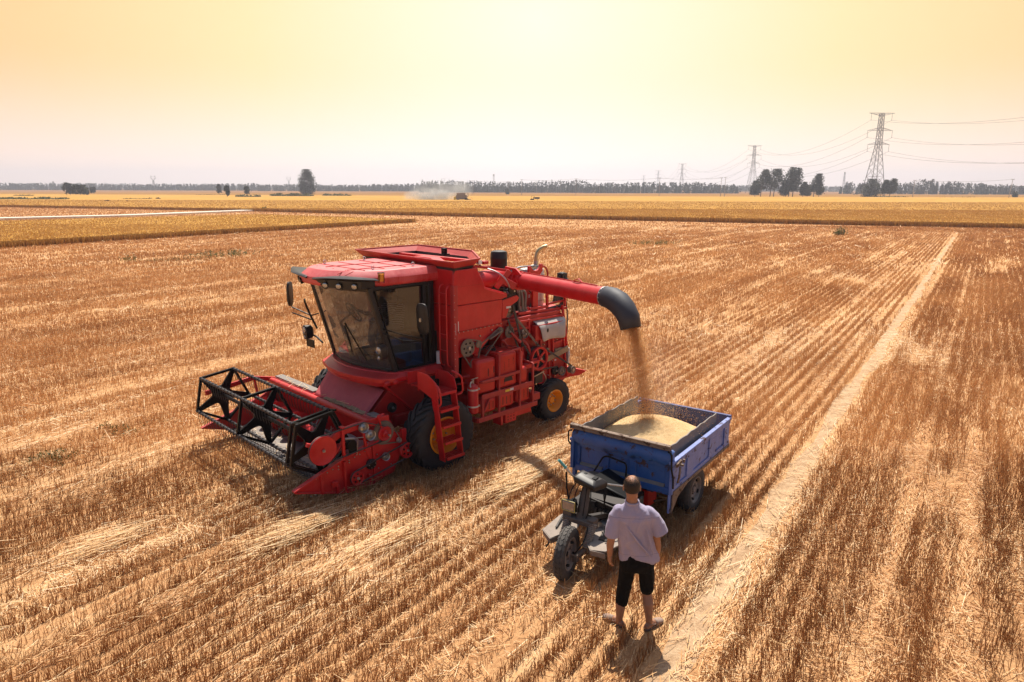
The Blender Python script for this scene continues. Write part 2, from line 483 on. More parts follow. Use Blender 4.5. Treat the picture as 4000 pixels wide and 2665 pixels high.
def ribbons(P, D, w, tint, tip=0.7, side=None, dt=0.0):
    """flat fibres: base P, vector D, half width w -> verts, quads, tint"""
    n = len(P)
    if side is None:
        a = rng.uniform(0, 2 * math.pi, n); side = np.stack([np.cos(a), np.sin(a), np.zeros(n)], 1)
    side = side - D * (np.sum(side * D, 1) / np.maximum(np.sum(D * D, 1), 1e-9))[:, None]
    side /= np.maximum(np.linalg.norm(side, axis=1), 1e-9)[:, None]
    w = np.broadcast_to(w, (n,))[:, None]
    v = np.stack([P - side * w, P + side * w, P + D + side * w * tip, P + D - side * w * tip], 1).reshape(-1, 3)
    q = np.arange(n * 4).reshape(n, 4)
    t = np.stack([tint, tint, tint + dt, tint + dt], 1).ravel()
    return v, q, t

def prisms(P, D, r, tint, dt=0.0):
    n = len(P); a = rng.uniform(0, 2 * math.pi, n)
    vs = []
    for k in range(3):
        o = np.stack([np.cos(a + 2.094 * k), np.sin(a + 2.094 * k), np.zeros(n)], 1) * np.broadcast_to(r, (n,))[:, None]
        vs.append(P + o)
    for k in range(3):
        o = np.stack([np.cos(a + 2.094 * k), np.sin(a + 2.094 * k), np.zeros(n)], 1) * np.broadcast_to(r, (n,))[:, None] * 0.75
        vs.append(P + D + o)
    v = np.stack(vs, 1).reshape(-1, 3)
    b = np.arange(n)[:, None] * 6
    q = np.concatenate([b + np.array([[0, 1, 4, 3]]), b + np.array([[1, 2, 5, 4]]), b + np.array([[2, 0, 3, 5]])], 0)
    t = np.repeat(tint, 6).reshape(n, 6).copy(); t[:, 3:] += dt
    return v, q, t.ravel()

def join(parts):
    vs, qs, ts, off = [], [], [], 0
    for v, q, t in parts:
        vs.append(v); qs.append(q + off); ts.append(t); off += len(v)
    return np.concatenate(vs), np.concatenate(qs), np.concatenate(ts)

# ground sheet
def ground_material():
    m = NT("stubble_ground"); o = m.obj()
    uv = m.mapped(o, rot=(0, 0, ROW))
    sw = m.noise(1.0, 4, 0.6, m.mapped(uv, (0.75, 0.05, 1)))           # passes of the harvester
    rw = m.noise(1.0, 3, 0.6, m.mapped(uv, (4.2, 0.25, 1)))            # sowing rows
    big = m.noise(0.02, 4, 0.6, o)
    fine = m.noise(26, 6, 0.75, m.mapped(uv, (1.0, 0.55, 1)))
    mid = m.noise(2.2, 5, 0.65, o)
    s = m.math('ADD', m.math('MULTIPLY', sw, 0.42), m.math('MULTIPLY', rw, 0.34))
    s = m.math('ADD', s, m.math('MULTIPLY', fine, 0.42))
    s = m.math('ADD', s, m.math('MULTIPLY', mid, 0.26))
    s = m.math('ADD', s, m.math('MULTIPLY', m.math('SUBTRACT', big, 0.5), 0.25))
    c = m.ramp(s, ((0.50, (0.17, 0.076, 0.036)), (0.62, (0.38, 0.19, 0.085)), (0.75, (0.57, 0.325, 0.155)), (0.92, (0.76, 0.54, 0.31))))
    m.pbr(c, 0.85, 0, m.bump(m.math('ADD', s, m.math('MULTIPLY', fine, 0.6)), 0.6, 0.08), 0.0)
    return m.m
g = MB()
g.add([(-4000, -300, 0), (4000, -300, 0), (4000, 3200, 0), (-4000, 3200, 0)], [(0, 1, 2, 3)])
ground = tag(g.build("ground", ground_material(), smooth=False), kind="structure")

# bare dirt wheel track through the stubble
def track_material():
    m = NT("dry_dirt"); o = m.obj()
    n1 = m.noise(3.5, 6, 0.65, o); n2 = m.noise(30, 6, 0.7, o)
    s = m.math('ADD', m.math('MULTIPLY', n1, 0.55), m.math('MULTIPLY', n2, 0.5))
    c = m.ramp(s, ((0.36, (0.30, 0.18, 0.10)), (0.52, (0.48, 0.32, 0.19)), (0.68, (0.64, 0.47, 0.30))))
    m.pbr(c, 0.95, 0, m.bump(s, 0.9, 0.06), 0.0)
    return m.m
L, Rr = [], []
for i in range(120):
    u = 1.0 + i * 0.72
    wob = (float(vnoise(u * 0.9, 3, 5)) - 0.5) * 0.16
    wid = 0.17 + (float(vnoise(u * 1.7, 9, 6)) - 0.5) * 0.18 - 0.0006 * u
    c = TRACK_V + wob - 0.004 * u
    x, y = to_xy(u, c - wid); L.append((x, y, 0.004))
    x, y = to_xy(u, c + wid); Rr.append((x, y, 0.004))
g = MB(); g.loft([[a, b] for a, b in zip(L, Rr)], caps=False, closed=False)
tag(g.build("dirt_track", track_material(), smooth=False, fix=False), kind="structure")

# ---- stubble, chaff and straw
STRAW = fibre_mat("straw_fibres", ((0.0, (0.17, 0.068, 0.025)), (0.3, (0.42, 0.192, 0.070)), (0.55, (0.64, 0.345, 0.138)), (0.78, (0.80, 0.555, 0.285)), (1.0, (0.91, 0.76, 0.51))))
F_ORG = at(1747, 1838); F_YAW = R(45.2)          # left front tyre of the combine
T_ORG = at(2692, 2022); T_YAW = R(36.0)          # left rear tyre of the trike
def machine_local(x, y, org, yaw):
    dx, dy = x - org.x, y - org.y
    return -dx * math.sin(yaw) - dy * math.cos(yaw), dx * math.cos(yaw) - dy * math.sin(yaw)
def clear(x, y):
    """places where no stalk stands: tyres, feet, track"""
    a, b = machine_local(x, y, F_ORG, F_YAW)
    k = (np.abs(a + 0.02) < 0.36) & (b > -0.5) & (b < 0.03)
    k |= (np.abs(a + 3.36) < 0.27) & (b > -0.8) & (b < -0.37)
    a, b = machine_local(x, y, T_ORG, T_YAW)
    k |= (np.abs(a + 0.3) < 0.2) & (b > -0.2) & (b < 0.02)
    k |= ((x - 1.22) ** 2 + (y - 7.02) ** 2 < 0.03) | ((x - 1.62) ** 2 + (y - 6.95) ** 2 < 0.03)
    k |= (np.abs(a - 2.66) < 0.16) & (np.abs(b + 0.62) < 0.08)
    return k
def sample(d0, d1, dens, margin=1.6):
    area = 0.78 * (d1 * d1 - d0 * d0) + 2 * margin * (d1 - d0)
    n = int(area * dens)
    y = np.sqrt(rng.uniform(0, 1, n) * (d1 * d1 - d0 * d0) + d0 * d0)
    x = rng.uniform(-1, 1, n) * (0.79 * y + margin)
    return x, y
S_ROW = 0.27
def fields(u, v):
    """standing: how much upright stubble; swath: how much lying straw"""
    wv = v + 0.12 * (vnoise(u * 0.35, v * 0.3, 21) - 0.5)
    st = vnoise(u * 0.17, wv * 0.75, 1) * 0.55 + vnoise(u * 0.7, wv * 1.8, 2) * 0.3 + vnoise(u * 2.2, wv * 2.6, 4) * 0.25
    right = np.clip((v - TRACK_V - 0.3) / 0.5, 0, 1)
    st = st + right * 0.08
    sw = vnoise(u * 0.11 + 7, wv * 0.5, 3) * 0.6 + vnoise(u * 0.9, wv * 1.2, 8) * 0.4
    # flattened wheel lines that run with the rows
    q = (v + 0.25 * (vnoise(u * 0.05, v * 0 + 3, 61) - 0.5)) / 2.35
    k = np.floor(q); on = vnoise(k * 1.7, u * 0.03, 63) > 0.42
    for c, wd in ((0.22, 0.16), (0.78, 0.12)):
        line = np.clip(1.4 - np.abs(q - k - c + 0.12 * (vnoise(k * 3.1, k * 0 + c, 65) - 0.5)) * 2.35 / wd, 0, 1) * on
        st = st - 0.34 * line; sw = sw + 0.45 * line
    st = st + right * 0.42 * (vnoise(u * 0.22, v * 0.9, 67) - 0.52)
    return st, sw, right
HB2, HB3 = at(2000, 852), at(4000, 889)
HD = (HB3 - HB2).normalized(); HN = Vector((HD.y, -HD.x, 0))            # towards the camera from the far wheat edge
HN = HN if HN.y < 0 else -HN
def headland(x, y): return (x - HB2.x) * HN.x + (y - HB2.y) * HN.y
parts = []
for (d0, d1, dens, rad, prism) in ((4.6, 12.5, 900, 0.0036, True), (10.5, 23, 560, 0.0046, False), (19, 44, 230, 0.0085, False), (37, 92, 64, 0.019, False), (80, 178, 8, 0.045, False)):
    x, y = sample(d0, d1, dens)
    u, v = to_uv(x, y)
    row = np.round(v / S_ROW)
    keep_row = vnoise(row * 0.73, u * 0.05, 31)
    v2 = row * S_ROW + (vnoise(u * 0.3, row * 3.7, 12) - 0.5) * 0.05 + rng.normal(0, 0.030, len(u)) * (1 + 1.3 * (v > TRACK_V)) * (1 + 1.2 * (vnoise(u * 0.4, row * 1.3, 51) > 0.7))
    st, sw, right = fields(u, v2)
    p = np.clip((st - 0.20) * 3.4, 0.06, 1.0) * np.clip(1.8 * keep_row + 0.25 + 0.3 * right, 0.3, 1)
    tr = np.abs(v2 - TRACK_V + 0.004 * u)
    p = p * np.clip((tr - 0.14) / 0.22, 0, 1)
    p = p * (np.clip((y - d0) / (0.22 * d0), 0, 1) if d0 > 5 else 1) * np.clip((d1 - y) / (0.16 * d1), 0, 1)
    x2, y2 = to_xy(u, v2)
    e = headland(x, y); hl = e < 15 + 3 * (vnoise(v * 0.3, v * 0, 71) - 0.5)
    e2 = np.round(e / 0.45) * 0.45 + rng.normal(0, 0.07, len(e))
    x2 = np.where(hl, x + HN.x * (e2 - e), x2); y2 = np.where(hl, y + HN.y * (e2 - e), y2)
    p = np.where(hl, np.clip(vnoise(np.round(e / 0.45) * 2.3, v * 0.02, 73) * 1.7 - 0.25, 0.05, 1), p)
    ok = (rng.uniform(0, 1, len(p)) < p) & ~clear(x2, y2)
    x2, y2, u, v2, st, sw, right = (q[ok] for q in (x2, y2, u, v2, st, sw, right))
    n = len(x2)
    # trampled and leaning where the swath lies
    lean = np.where(vnoise(u * 1.3, v2 * 2.2, 15) > 0.80, 0.7, 0.13) + 0.12 * rng.uniform(0, 1, n)
    h = (0.12 + 0.07 * vnoise(u * 0.4, v2 * 1.1, 17) + 0.02 * right) * rng.uniform(0.65, 1.15, n)
    tall = rng.uniform(0, 1, n) < 0.02
    h = np.where(tall, h * 1.6, h)
    D = np.stack([rng.normal(0, 1, n) * lean, rng.normal(0, 1, n) * lean, np.ones(n)], 1)
    D = D / np.linalg.norm(D, axis=1)[:, None] * h[:, None]
    tint = 0.38 + 0.24 * (vnoise(u * 0.25, v2 * 0.9, 19) - 0.5) - 0.05 * right + rng.normal(0, 0.11 if d1 < 14 else 0.075 if d1 < 30 else 0.04, n)
    tint = np.clip(tint, 0.05, 0.95)
    P = np.stack([x2, y2, np.zeros(n)], 1)
    w = rad * rng.uniform(0.7, 1.3, n)
    parts.append(prisms(P, D, w, tint, 0.08) if prism else ribbons(P, D, w, tint, 0.8, None, 0.08))
stub = np_mesh("stubble", *join(parts)[:2], STRAW, join(parts)[2])
tag(stub, kind="stuff")

parts = []
for (d0, d1, dens, wid, lmul) in ((4.6, 12.5, 1500, 0.0042, 1.0), (12.5, 24, 520, 0.006, 1.15), (24, 46, 110, 0.012, 1.5), (46, 92, 16, 0.03, 2.2)):
    x, y = sample(d0, d1, dens)
    u, v = to_uv(x, y)
    st, sw, right = fields(u, v)
    tr = np.abs(v - TRACK_V + 0.004 * u)
    ph = 0.5 - 0.5 * np.cos(2 * math.pi * v / S_ROW)
    p = np.clip((sw - 0.30) * 2.6, 0.10, 1) * np.clip(1.45 - 1.3 * (st - 0.34) * 2.2, 0.22, 1) * (0.35 + 0.65 * ph) * np.clip((tr - 0.0) / 0.3, 0.45 - 0.3 * (u < 11), 1)
    ok = (rng.uniform(0, 1, len(p)) < p) & ~clear(x, y)
    x, y, u, v, st, sw, right, tr = (q[ok] for q in (x, y, u, v, st, sw, right, tr))
    n = len(x)
    ln = np.clip(rng.lognormal(-2.25, 0.6, n), 0.03, 0.42) * lmul
    ang = rng.uniform(0, 2 * math.pi, n)
    al = (vnoise(u * 0.5, v * 0.8, 41) > 0.6)                          # combed along the pass
    ang = np.where(al, math.pi / 2 - ROW + rng.normal(0, 0.35, n), ang)
    rise = rng.normal(0, 0.16, n)
    D = np.stack([np.cos(ang), np.sin(ang), rise], 1) * ln[:, None]
    P = np.stack([x, y, rng.uniform(0.006, 0.055, n) + np.maximum(0, -D[:, 2])], 1)
    tint = np.clip(0.70 + 0.25 * (vnoise(u * 0.35, v * 0.8, 43) - 0.45) + rng.normal(0, 0.12 if d1 < 26 else 0.05, n) - 0.05 * right + 0.08 * np.clip(1 - tr / 0.7, 0, 1), 0.15, 1)
    sd = np.stack([-np.sin(ang), np.cos(ang), rng.normal(0, 0.35, n)], 1)
    parts.append(ribbons(P, D, wid * rng.uniform(0.5, 1.25, n), tint, 0.85, sd))
# bundles of long combed straw left lying on the stubble
for (px, py, L0, n) in ((2030, 1880, 0.9, 500), (2000, 1905, 0.7, 260), (1170, 2080, 0.9, 420), (1560, 2110, 0.6, 260), (420, 2140, 0.6, 260), (2120, 1790, 0.9, 320)):
    c = at(px, py); ang = math.pi / 2 - ROW + rng.normal(-0.25, 0.16, n)
    off = rng.normal(0, 1, (n, 2)); du = off[:, 0] * L0 * 0.45; dv = off[:, 1] * 0.13
    x, y = c.x + du * SR + dv * CR, c.y + du * CR - dv * SR
    ln = L0 * rng.uniform(0.3, 0.8, n)
    D = np.stack([np.cos(ang), np.sin(ang), rng.normal(0, 0.06, n)], 1) * ln[:, None]
    P = np.stack([x, y, rng.uniform(0.05, 0.16, n)], 1) - D * 0.5
    P[:, 2] = np.maximum(P[:, 2], 0.01)
    parts.append(ribbons(P, D, 0.004, np.clip(rng.normal(0.8, 0.1, n), 0, 1), 0.9))
lit = join(parts)
tag(np_mesh("straw", lit[0], lit[1], STRAW, lit[2]), kind="stuff")

# ---- standing wheat
WHEAT = fibre_mat("wheat_fibres", ((0.0, (0.17, 0.06, 0.012)), (0.4, (0.38, 0.17, 0.028)), (0.7, (0.52, 0.285, 0.07)), (1.0, (0.63, 0.39, 0.13))), 0.25)
def wheat_top():
    m = NT("wheat_canopy"); o = m.obj(); uv = m.mapped(o, rot=(0, 0, ROW))
    a = m.noise(0.05, 5, 0.65, o); b = m.noise(1.3, 6, 0.7, o); c2 = m.noise(1.0, 3, 0.5, m.mapped(uv, (0.35, 0.02, 1)))
    s = m.math('ADD', m.math('MULTIPLY', a, 0.5), m.math('ADD', m.math('MULTIPLY', b, 0.35), m.math('MULTIPLY', c2, 0.3)))
    c = m.ramp(s, ((0.38, (0.37, 0.19, 0.045)), (0.56, (0.46, 0.25, 0.065)), (0.74, (0.53, 0.31, 0.09))))
    m.pbr(c, 0.85, 0, m.bump(b, 0.5, 0.12), 0.0)
    return m.m
WTOP = wheat_top()
def inside(x, y, poly):
    c = np.zeros(len(x), bool); j = len(poly) - 1
    for i in range(len(poly)):
        xi, yi = poly[i]; xj, yj = poly[j]
        if yi != yj:
            c ^= ((yi > y) != (yj > y)) & (x < (xj - xi) * (y - yi) / (yj - yi) + xi)
        j = i
    return c
def wheat_block(poly, edge_n, ears, H=0.74, near=(0, 1)):
    p = [(a, b) for a, b in poly]
    ragged = []
    for i in range(len(p)):
        a, b = np.array(p[i]), np.array(p[(i + 1) % len(p)]); m_ = 60 if (i, (i + 1) % len(p)) in near else 1
        dd = (b - a) / np.linalg.norm(b - a)
        for k in range(m_): q = a + (b - a) * k / m_ + np.array([dd[1], -dd[0]]) * (0.9 * (float(vnoise(k * .7 + i * 9, 1, 5)) - .5) if k else 0); ragged.append((float(q[0]), float(q[1])))
    g = MB(); g.prism([(a, b, 0.0) for a, b in ragged], (0, 0, H - 0.09))
    o = g.build("wheat", WTOP, smooth=False)
    tag(o, kind="stuff")
    parts = []
    # rough front made of whole stalks
    for (i, j), n in zip(near, edge_n):
        a = np.array(p[i]); b = np.array(p[j]); t = rng.uniform(0, 1, n)
        d = (b - a) / np.linalg.norm(b - a); nn = np.array([d[1], -d[0]])
        q = a + (b - a) * t[:, None] + nn * (rng.normal(0.05, 0.30, n)[:, None] + 0.12 * (vnoise(t * 90, 0 * t, 3) - 0.5)[:, None])
        h = H * rng.uniform(0.72, 1.1, n)
        D = np.stack([rng.normal(0, 0.09, n), rng.normal(0, 0.09, n), np.ones(n)], 1) * h[:, None]
        P = np.concatenate([q, np.zeros((n, 1))], 1)
        parts.append(ribbons(P, D, 0.016 * rng.uniform(0.7, 1.4, n), np.clip(rng.normal(0.30, 0.13, n), 0, 1), 1.5, None, 0.25))
    xs = np.array([q[0] for q in p]); ys = np.array([q[1] for q in p])
    for (n, y0, y1, w) in ears:
        y = np.sqrt(rng.uniform(y0 * y0, y1 * y1, n)); x = rng.uniform(-0.84, 0.84, n) * y
        k = inside(x, y, p); x, y = x[k], y[k]; n = len(x)
        P = np.stack([x, y, np.full(n, H - 0.17)], 1)
        D = np.stack([rng.normal(0, 0.07, n), rng.normal(0, 0.07, n), 0.12 + 0.07 * vnoise(x * 0.6, y * 0.25, 77) + 0.07 * rng.uniform(0, 1, n)], 1)
        parts.append(ribbons(P, D, w * rng.uniform(0.7, 1.4, n), np.clip(rng.normal(0.62, 0.07, n) + 0.22 * (vnoise(x * 0.15, y * 0.1, 78) - 0.5), 0, 1), 0.5, None, 0.1))
    w = join(parts)
    e = np_mesh("wheat_ears", w[0], w[1], WHEAT, w[2]); e.parent = o
    e['kind'] = "stuff"
    return o
xyz = lambda q: (q.x, q.y)
A0, A1, A2, A3 = at(0, 975), at(1615, 870), at(1010, 849), at(0, 881)
d0 = (A0 - A1).normalized()
polyA = [xyz(A0 + d0 * 40), xyz(A1), xyz(A2), xyz(A3), xyz(A3 + (A3 - A2).normalized() * 60)]
wheat_block(polyA, (30000,), ((170000, 40, 85, 0.026), (90000, 85, 125, 0.035)), H=0.5, near=((0, 1),))
B0, B1, B2, B3 = at(0, 815), at(985, 829), at(2000, 852), at(4000, 889)
dB = (B3 - B2).normalized(); dL = (B0 - B1).normalized()
polyB = [xyz(B0 + dL * 80), xyz(B1), xyz(B2), xyz(B3), xyz(B3 + dB * 60), (300, 400), (-60, 400), (-330, 430)]
wheat_block(polyB, (6000, 9000, 18000, 8000), ((260000, 85, 150, 0.035), (90000, 150, 240, 0.06)), H=0.64, near=((0, 1), (1, 2), (2, 3), (3, 4)))

# fields farther off: sheets of cut and uncut crop
def sheet(name, pts, mat, z):
    g = MB(); g.add([(q.x, q.y, z) for q in pts], [tuple(range(len(pts)))])
    return tag(g.build(name, mat, smooth=False), kind="structure")
def field_mat(name, a, b):
    m = NT(name); o = m.obj()
    s = m.noise(1.0, 5, 0.6, m.mapped(o, (0.004, 0.03, 1))); t = m.noise(0.35, 4, 0.6, o)
    m.pbr(m.ramp(m.math('ADD', m.math('MULTIPLY', s, 0.7), m.math('MULTIPLY', t, 0.3)), ((0.4, a), (0.62, b))), 0.9, 0, None, 0.0)
    return m.m
FG = field_mat("ripe_field", (0.25, 0.125, 0.034), (0.32, 0.17, 0.05))
FO = field_mat("cut_field", (0.23, 0.115, 0.045), (0.29, 0.15, 0.065))
def far_sheet(name, y0, y1, mat, z, xl=-1500, xr=1500):
    g = MB(); g.add([(xl, y0, z), (xr, y0, z), (xr, y1, z), (xl, y1, z)], [(0, 1, 2, 3)])
    return tag(g.build(name, mat, smooth=False), kind="structure")
far_sheet("far_field", 420, 640, FG, 0.02)
far_sheet("far_stubble", 640, 2500, FO, 0.024)
# pale concrete field road along the far side of the near wheat
rd = [at(-260, 876), at(0, 864), at(485, 850.5), at(980, 828.5)]
g = MB(); ring = []
for i, q in enumerate(rd):
    d = (rd[min(i + 1, 3)] - rd[max(i - 1, 0)]).normalized(); nn = Vector((-d.y, d.x, 0)) * 1.7
    ring.append([q - nn, q + nn, q + nn + Vector((0, 0, 0.3)), q - nn + Vector((0, 0, 0.3))])
g.loft(ring)
tag(g.build("concrete_road", paint('pale_concrete', (0.72, 0.66, 0.56), 0.85, 0.3, (0.6, 0.5, 0.38)), smooth=False), kind="structure")
# ------------------------------------------------------------------ combine harvester
def heading(yaw): return math.atan2(-math.cos(yaw), -math.sin(yaw))
H = empty("combine_harvester", (F_ORG.x, F_ORG.y, 0), heading(F_YAW),
          "large red combine harvester with black reel and glass cab, unloading grain in the foreground", "combine harvester")
YC = -1.85

def tyre_and_rim(parent, name, c, R_, w, rim, lugs, side=1, dish=0.10, bolts=8):
    """agricultural wheel, axis along y, c = middle of the tyre"""
    cx, cy, cz = c
    g = MB(); hw = w / 2
    prof = [(rim, -0.36 * w), (rim + 0.025, -0.42 * w), (0.72 * R_, -0.5 * w), (0.86 * R_, -0.495 * w), (0.925 * R_, -0.44 * w), (0.945 * R_, -0.2 * w),
            (0.95 * R_, 0), (0.945 * R_, 0.2 * w), (0.925 * R_, 0.44 * w), (0.86 * R_, 0.495 * w), (0.72 * R_, 0.5 * w), (rim + 0.025, 0.42 * w), (rim, 0.36 * w)]
    g.lathe(prof, c, (0, 1, 0), 56)
    def P(r, ph, s): return (cx + r * math.cos(ph), cy + s, cz + r * math.sin(ph))
    if lugs:
        for i in range(lugs):
            for sg in (-1, 1):
                p0 = 2 * math.pi * (i + (0.5 if sg > 0 else 0)) / lugs
                sk = 1.35 * w / R_ * 0.5
                st = [(0.02, 0.0), (0.24, 0.42), (0.43, 0.9), (0.5, 1.02)]
                th = 0.043 / R_ * 1.1
                ri = [0.93 * R_, 0.93 * R_, 0.915 * R_, 0.86 * R_]; ro = [R_, R_, 0.985 * R_, 0.905 * R_]
                for k in range(3):
                    s0, s1 = st[k][0] * w * sg, st[k + 1][0] * w * sg
                    a0, a1 = p0 + st[k][1] * sk, p0 + st[k + 1][1] * sk
                    g.hexa([P(ri[k], a0 - th, s0), P(ri[k], a0 + th, s0), P(ri[k + 1], a1 + th * .9, s1), P(ri[k + 1], a1 - th * .9, s1),
                            P(ro[k], a0 - th * .8, s0), P(ro[k], a0 + th * .8, s0), P(ro[k + 1], a1 + th * .75, s1), P(ro[k + 1], a1 - th * .75, s1)])
    wheel = g.build(name, M['rubber'], parent, 0.0, 40)
    g = MB(); o = side
    g.lathe([(rim + 0.012, 0.42 * w * o), (rim - 0.012, 0.44 * w * o), (rim - 0.025, 0.40 * w * o), (rim - 0.05, 0.24 * w * o), (rim - 0.075, (0.22 * w - dish) * o + 0.02 * o), (rim * 0.62, (0.16 * w - dish) * o),
             (rim * 0.58, (0.22 * w - dish) * o), (rim * 0.34, (0.24 * w - dish) * o), (rim * 0.3, (0.33 * w - dish) * o), (0.001, (0.35 * w - dish) * o)], c, (0, 1, 0), 40)
    rimo = g.build("rim", M['orange'], wheel, 0.0, 30)
    g = MB()
    for k in range(bolts):
        a = 2 * math.pi * (k + 0.3) / bolts; yy = cy + (0.24 * w - dish) * o
        x, z = cx + rim * 0.46 * math.cos(a), cz + rim * 0.46 * math.sin(a)
        g.cyl((x, yy - 0.02 * o, z), (x, yy + 0.028 * o, z), 0.016, 6)
    g.build("wheel_nuts", M['steel'], wheel, smooth=False)
    return wheel
tyre_and_rim(H, "front_wheel", (-0.02, -0.235, 0.635), 0.665, 0.47, 0.335, 20)
tyre_and_rim(H, "front_wheel", (-0.02, 2 * YC + 0.235, 0.635), 0.665, 0.47, 0.335, 20, -1)
tyre_and_rim(H, "rear_wheel", (-3.36, -0.58, 0.45), 0.475, 0.36, 0.235, 18, 1, 0.05)
tyre_and_rim(H, "rear_wheel", (-3.36, 2 * YC + 0.58, 0.45), 0.475, 0.36, 0.235, 18, -1, 0.05)

# chassis, axles, feeder house
g = MB()
g.bx(-3.2, 0.45, -0.98, -0.86, 0.72, 0.9); g.bx(-3.2, 0.45, -2.84, -2.72, 0.72, 0.9)
g.bx(-0.12, 0.1, -3.3, -0.42, 0.52, 0.74)
g.bx(-3.45, -3.28, -3.0, -0.72, 0.38, 0.52); g.bx(-3.42, -3.3, -2.0, -1.7, 0.5, 0.8)
for x in (-2.4, -1.4, -0.5): g.bx(x, x + 0.1, -2.75, -0.95, 0.74, 0.88)
g.cyl((-0.02, -0.6, 0.635), (-0.02, -0.25, 0.635), 0.13, 14)
g.build("chassis", M['red_deep'], H, 0.008)
g = MB()   # feeder house sloping down to the header
g.prism([(0.95, -2.72, 0.95), (0.95, -2.72, 0.38), (-0.5, -2.72, 1.0), (-0.5, -2.72, 1.62), (0.3, -2.72, 1.55)], (0, 1.72, 0))
g.build("feeder_house", M['red_deep'], H, 0.01)
def pulley(name, x, z, y, r, mat, parent=H, w=0.05, holes=0, hub=0.03, rim_mat=None, dish=0.012, y_in=None):
    g = MB()
    yi = y - w
    g.lathe([(0.001, 0), (hub * 1.1, 0), (hub * 1.25, -0.012), (r * 0.8, -dish - 0.012), (r * 0.86, -0.006), (r * 0.97, 0), (r, -0.006), (r, -w * 0.2), (r * 0.9, -w * 0.5), (r, -w * 0.8), (r, -w), (0.001, -w)], (x, y, z), (0, 1, 0), 32)
    o = g.build(name, mat, parent, 0.0, 30)
    g = MB(); g.cyl((x, y - 0.02, z), (x, y + 0.035, z), hub * 0.5, 10)
    g.cyl((x, y - 0.02, z), (x, y + 0.016, z), hub * 0.85, 6)
    g.build("axle_end", M['steel'], o, smooth=False)
    if holes:
        g = MB()
        for k in range(holes):
            a = 2 * math.pi * k / holes + 0.4
            hx, hz = x + r * 0.56 * math.cos(a), z + r * 0.56 * math.sin(a)
            g.cyl((hx, y - 0.03, hz), (hx, y - 0.008, hz), r * 0.13, 12)
        g.build("lightening_holes", M['black'], o, smooth=False)
    return o
def belt(circles, y, w=0.035, t=0.012, mat=None, parent=H, name="drive_belt"):
    lp = belt_loop([(x, z, r + 0.004) for x, z, r in circles])
    g = MB(); g.belt([(x, y, z) for x, z in lp], w, t)
    return g.build(name, mat or M['belt'], parent, smooth=False)
pulley("feeder_pulley", 0.452, 1.046, -0.94, 0.09, M['dark'])
g = MB(); g.bar((0.62, -0.97, 1.5), (0.0, -0.97, 0.9), 0.06, 0.04); g.build("feeder_strut", M['red'], H, 0.004)
# body coloured dark for the shade in the gaps behind the side parts
g = MB(); g.bx(-2.6, -0.3, -2.75, -0.98, 0.9, 2.3); g.build("threshing_body", M['dark'], H, 0.01)

# ---------------- header
HL, HR = -0.34, -4.36                      # near and far end plates
hd = MB()
back = [(0.86, 0.12), (0.8, 0.30), (0.92, 1.0), (1.02, 1.06), (1.1, 1.0), (1.02, 0.9), (0.98, 0.5), (1.0, 0.32), (1.1, 0.2), (1.35, 0.14), (1.6, 0.19), (1.9, 0.165), (1.9, 0.12), (1.2, 0.06)]
hd.plate(back, HR, HL - 0.03)
hd.tube([(1.11, HR, 1.0), (1.11, HL - 0.03, 1.0)], 0.06, 14)
header = hd.build("header_trough", M['red'], H, 0.006)
g = MB()   # worn trough floor
g.add([(1.12, HR + .02, 0.205), (1.35, HR + .02, 0.147), (1.6, HR + .02, 0.197), (1.9, HR + .02, 0.172), (1.12, HL - .05, 0.205), (1.35, HL - .05, 0.147), (1.6, HL - .05, 0.197), (1.9, HL - .05, 0.172)],
      [(0, 1, 5, 4), (1, 2, 6, 5), (2, 3, 7, 6)])
g.build("trough_floor", M['grey_steel'], header)
g = MB()   # knife bar with guards
g.bx(1.9, 1.99, HR, HL - .05, 0.13, 0.165)
n = 52
for i in range(n):
    y = HR + 0.06 + (HL - HR - 0.16) * i / (n - 1)
    g.add([(1.97, y - .016, .125), (1.97, y + .016, .125), (1.97, y + .012, .175), (1.97, y - .012, .175), (2.13, y, .14)], [(0, 1, 2, 3), (0, 4, 1), (1, 4, 2), (2, 4, 3), (3, 4, 0)])
    g.add([(1.9, y + .002, .18), (1.9, y + .07, .18), (2.03, y + .036, .176), (1.9, y + .002, .172), (1.9, y + .07, .172), (2.03, y + .036, .168)], [(0, 1, 2), (5, 4, 3), (0, 2, 5, 3), (1, 4, 5, 2)])
g.build("cutter_bar", M['grey_steel'], header, smooth=False)
# auger with two spiral flights and retracting fingers
AX, AZ = 1.32, 0.44
g = MB(); g.tube([(AX, HR + .03, AZ), (AX, HL - .06, AZ)], 0.15, 22)
auger = g.build("auger", M['red'], H)
for (ya, yb, sgn, mat) in ((HR + 0.04, -2.45, 1, 'red'), (HL - 0.08, -1.45, -1, 'steel')):
    g = MB(); m_ = 90; turns = abs(yb - ya) / 0.44; vs = []; fs = []
    for i in range(m_ + 1):
        t = i / m_; a = sgn * 2 * math.pi * turns * t; y = ya + (yb - ya) * t
        vs += [(AX + .15 * math.cos(a), y, AZ + .15 * math.sin(a)), (AX + .27 * math.cos(a), y, AZ + .27 * math.sin(a)), (AX + .27 * math.cos(a), y + .006, AZ + .27 * math.sin(a)), (AX + .15 * math.cos(a), y + .006, AZ + .15 * math.sin(a))]
        if i:
            b = i * 4
            for k in range(4): fs.append((b - 4 + k, b - 4 + (k + 1) % 4, b + (k + 1) % 4, b + k))
    g.add(vs, fs); g.build("auger_flight", M['red' if mat == 'red' else 'zinc'], auger, fix=False)
g = MB()
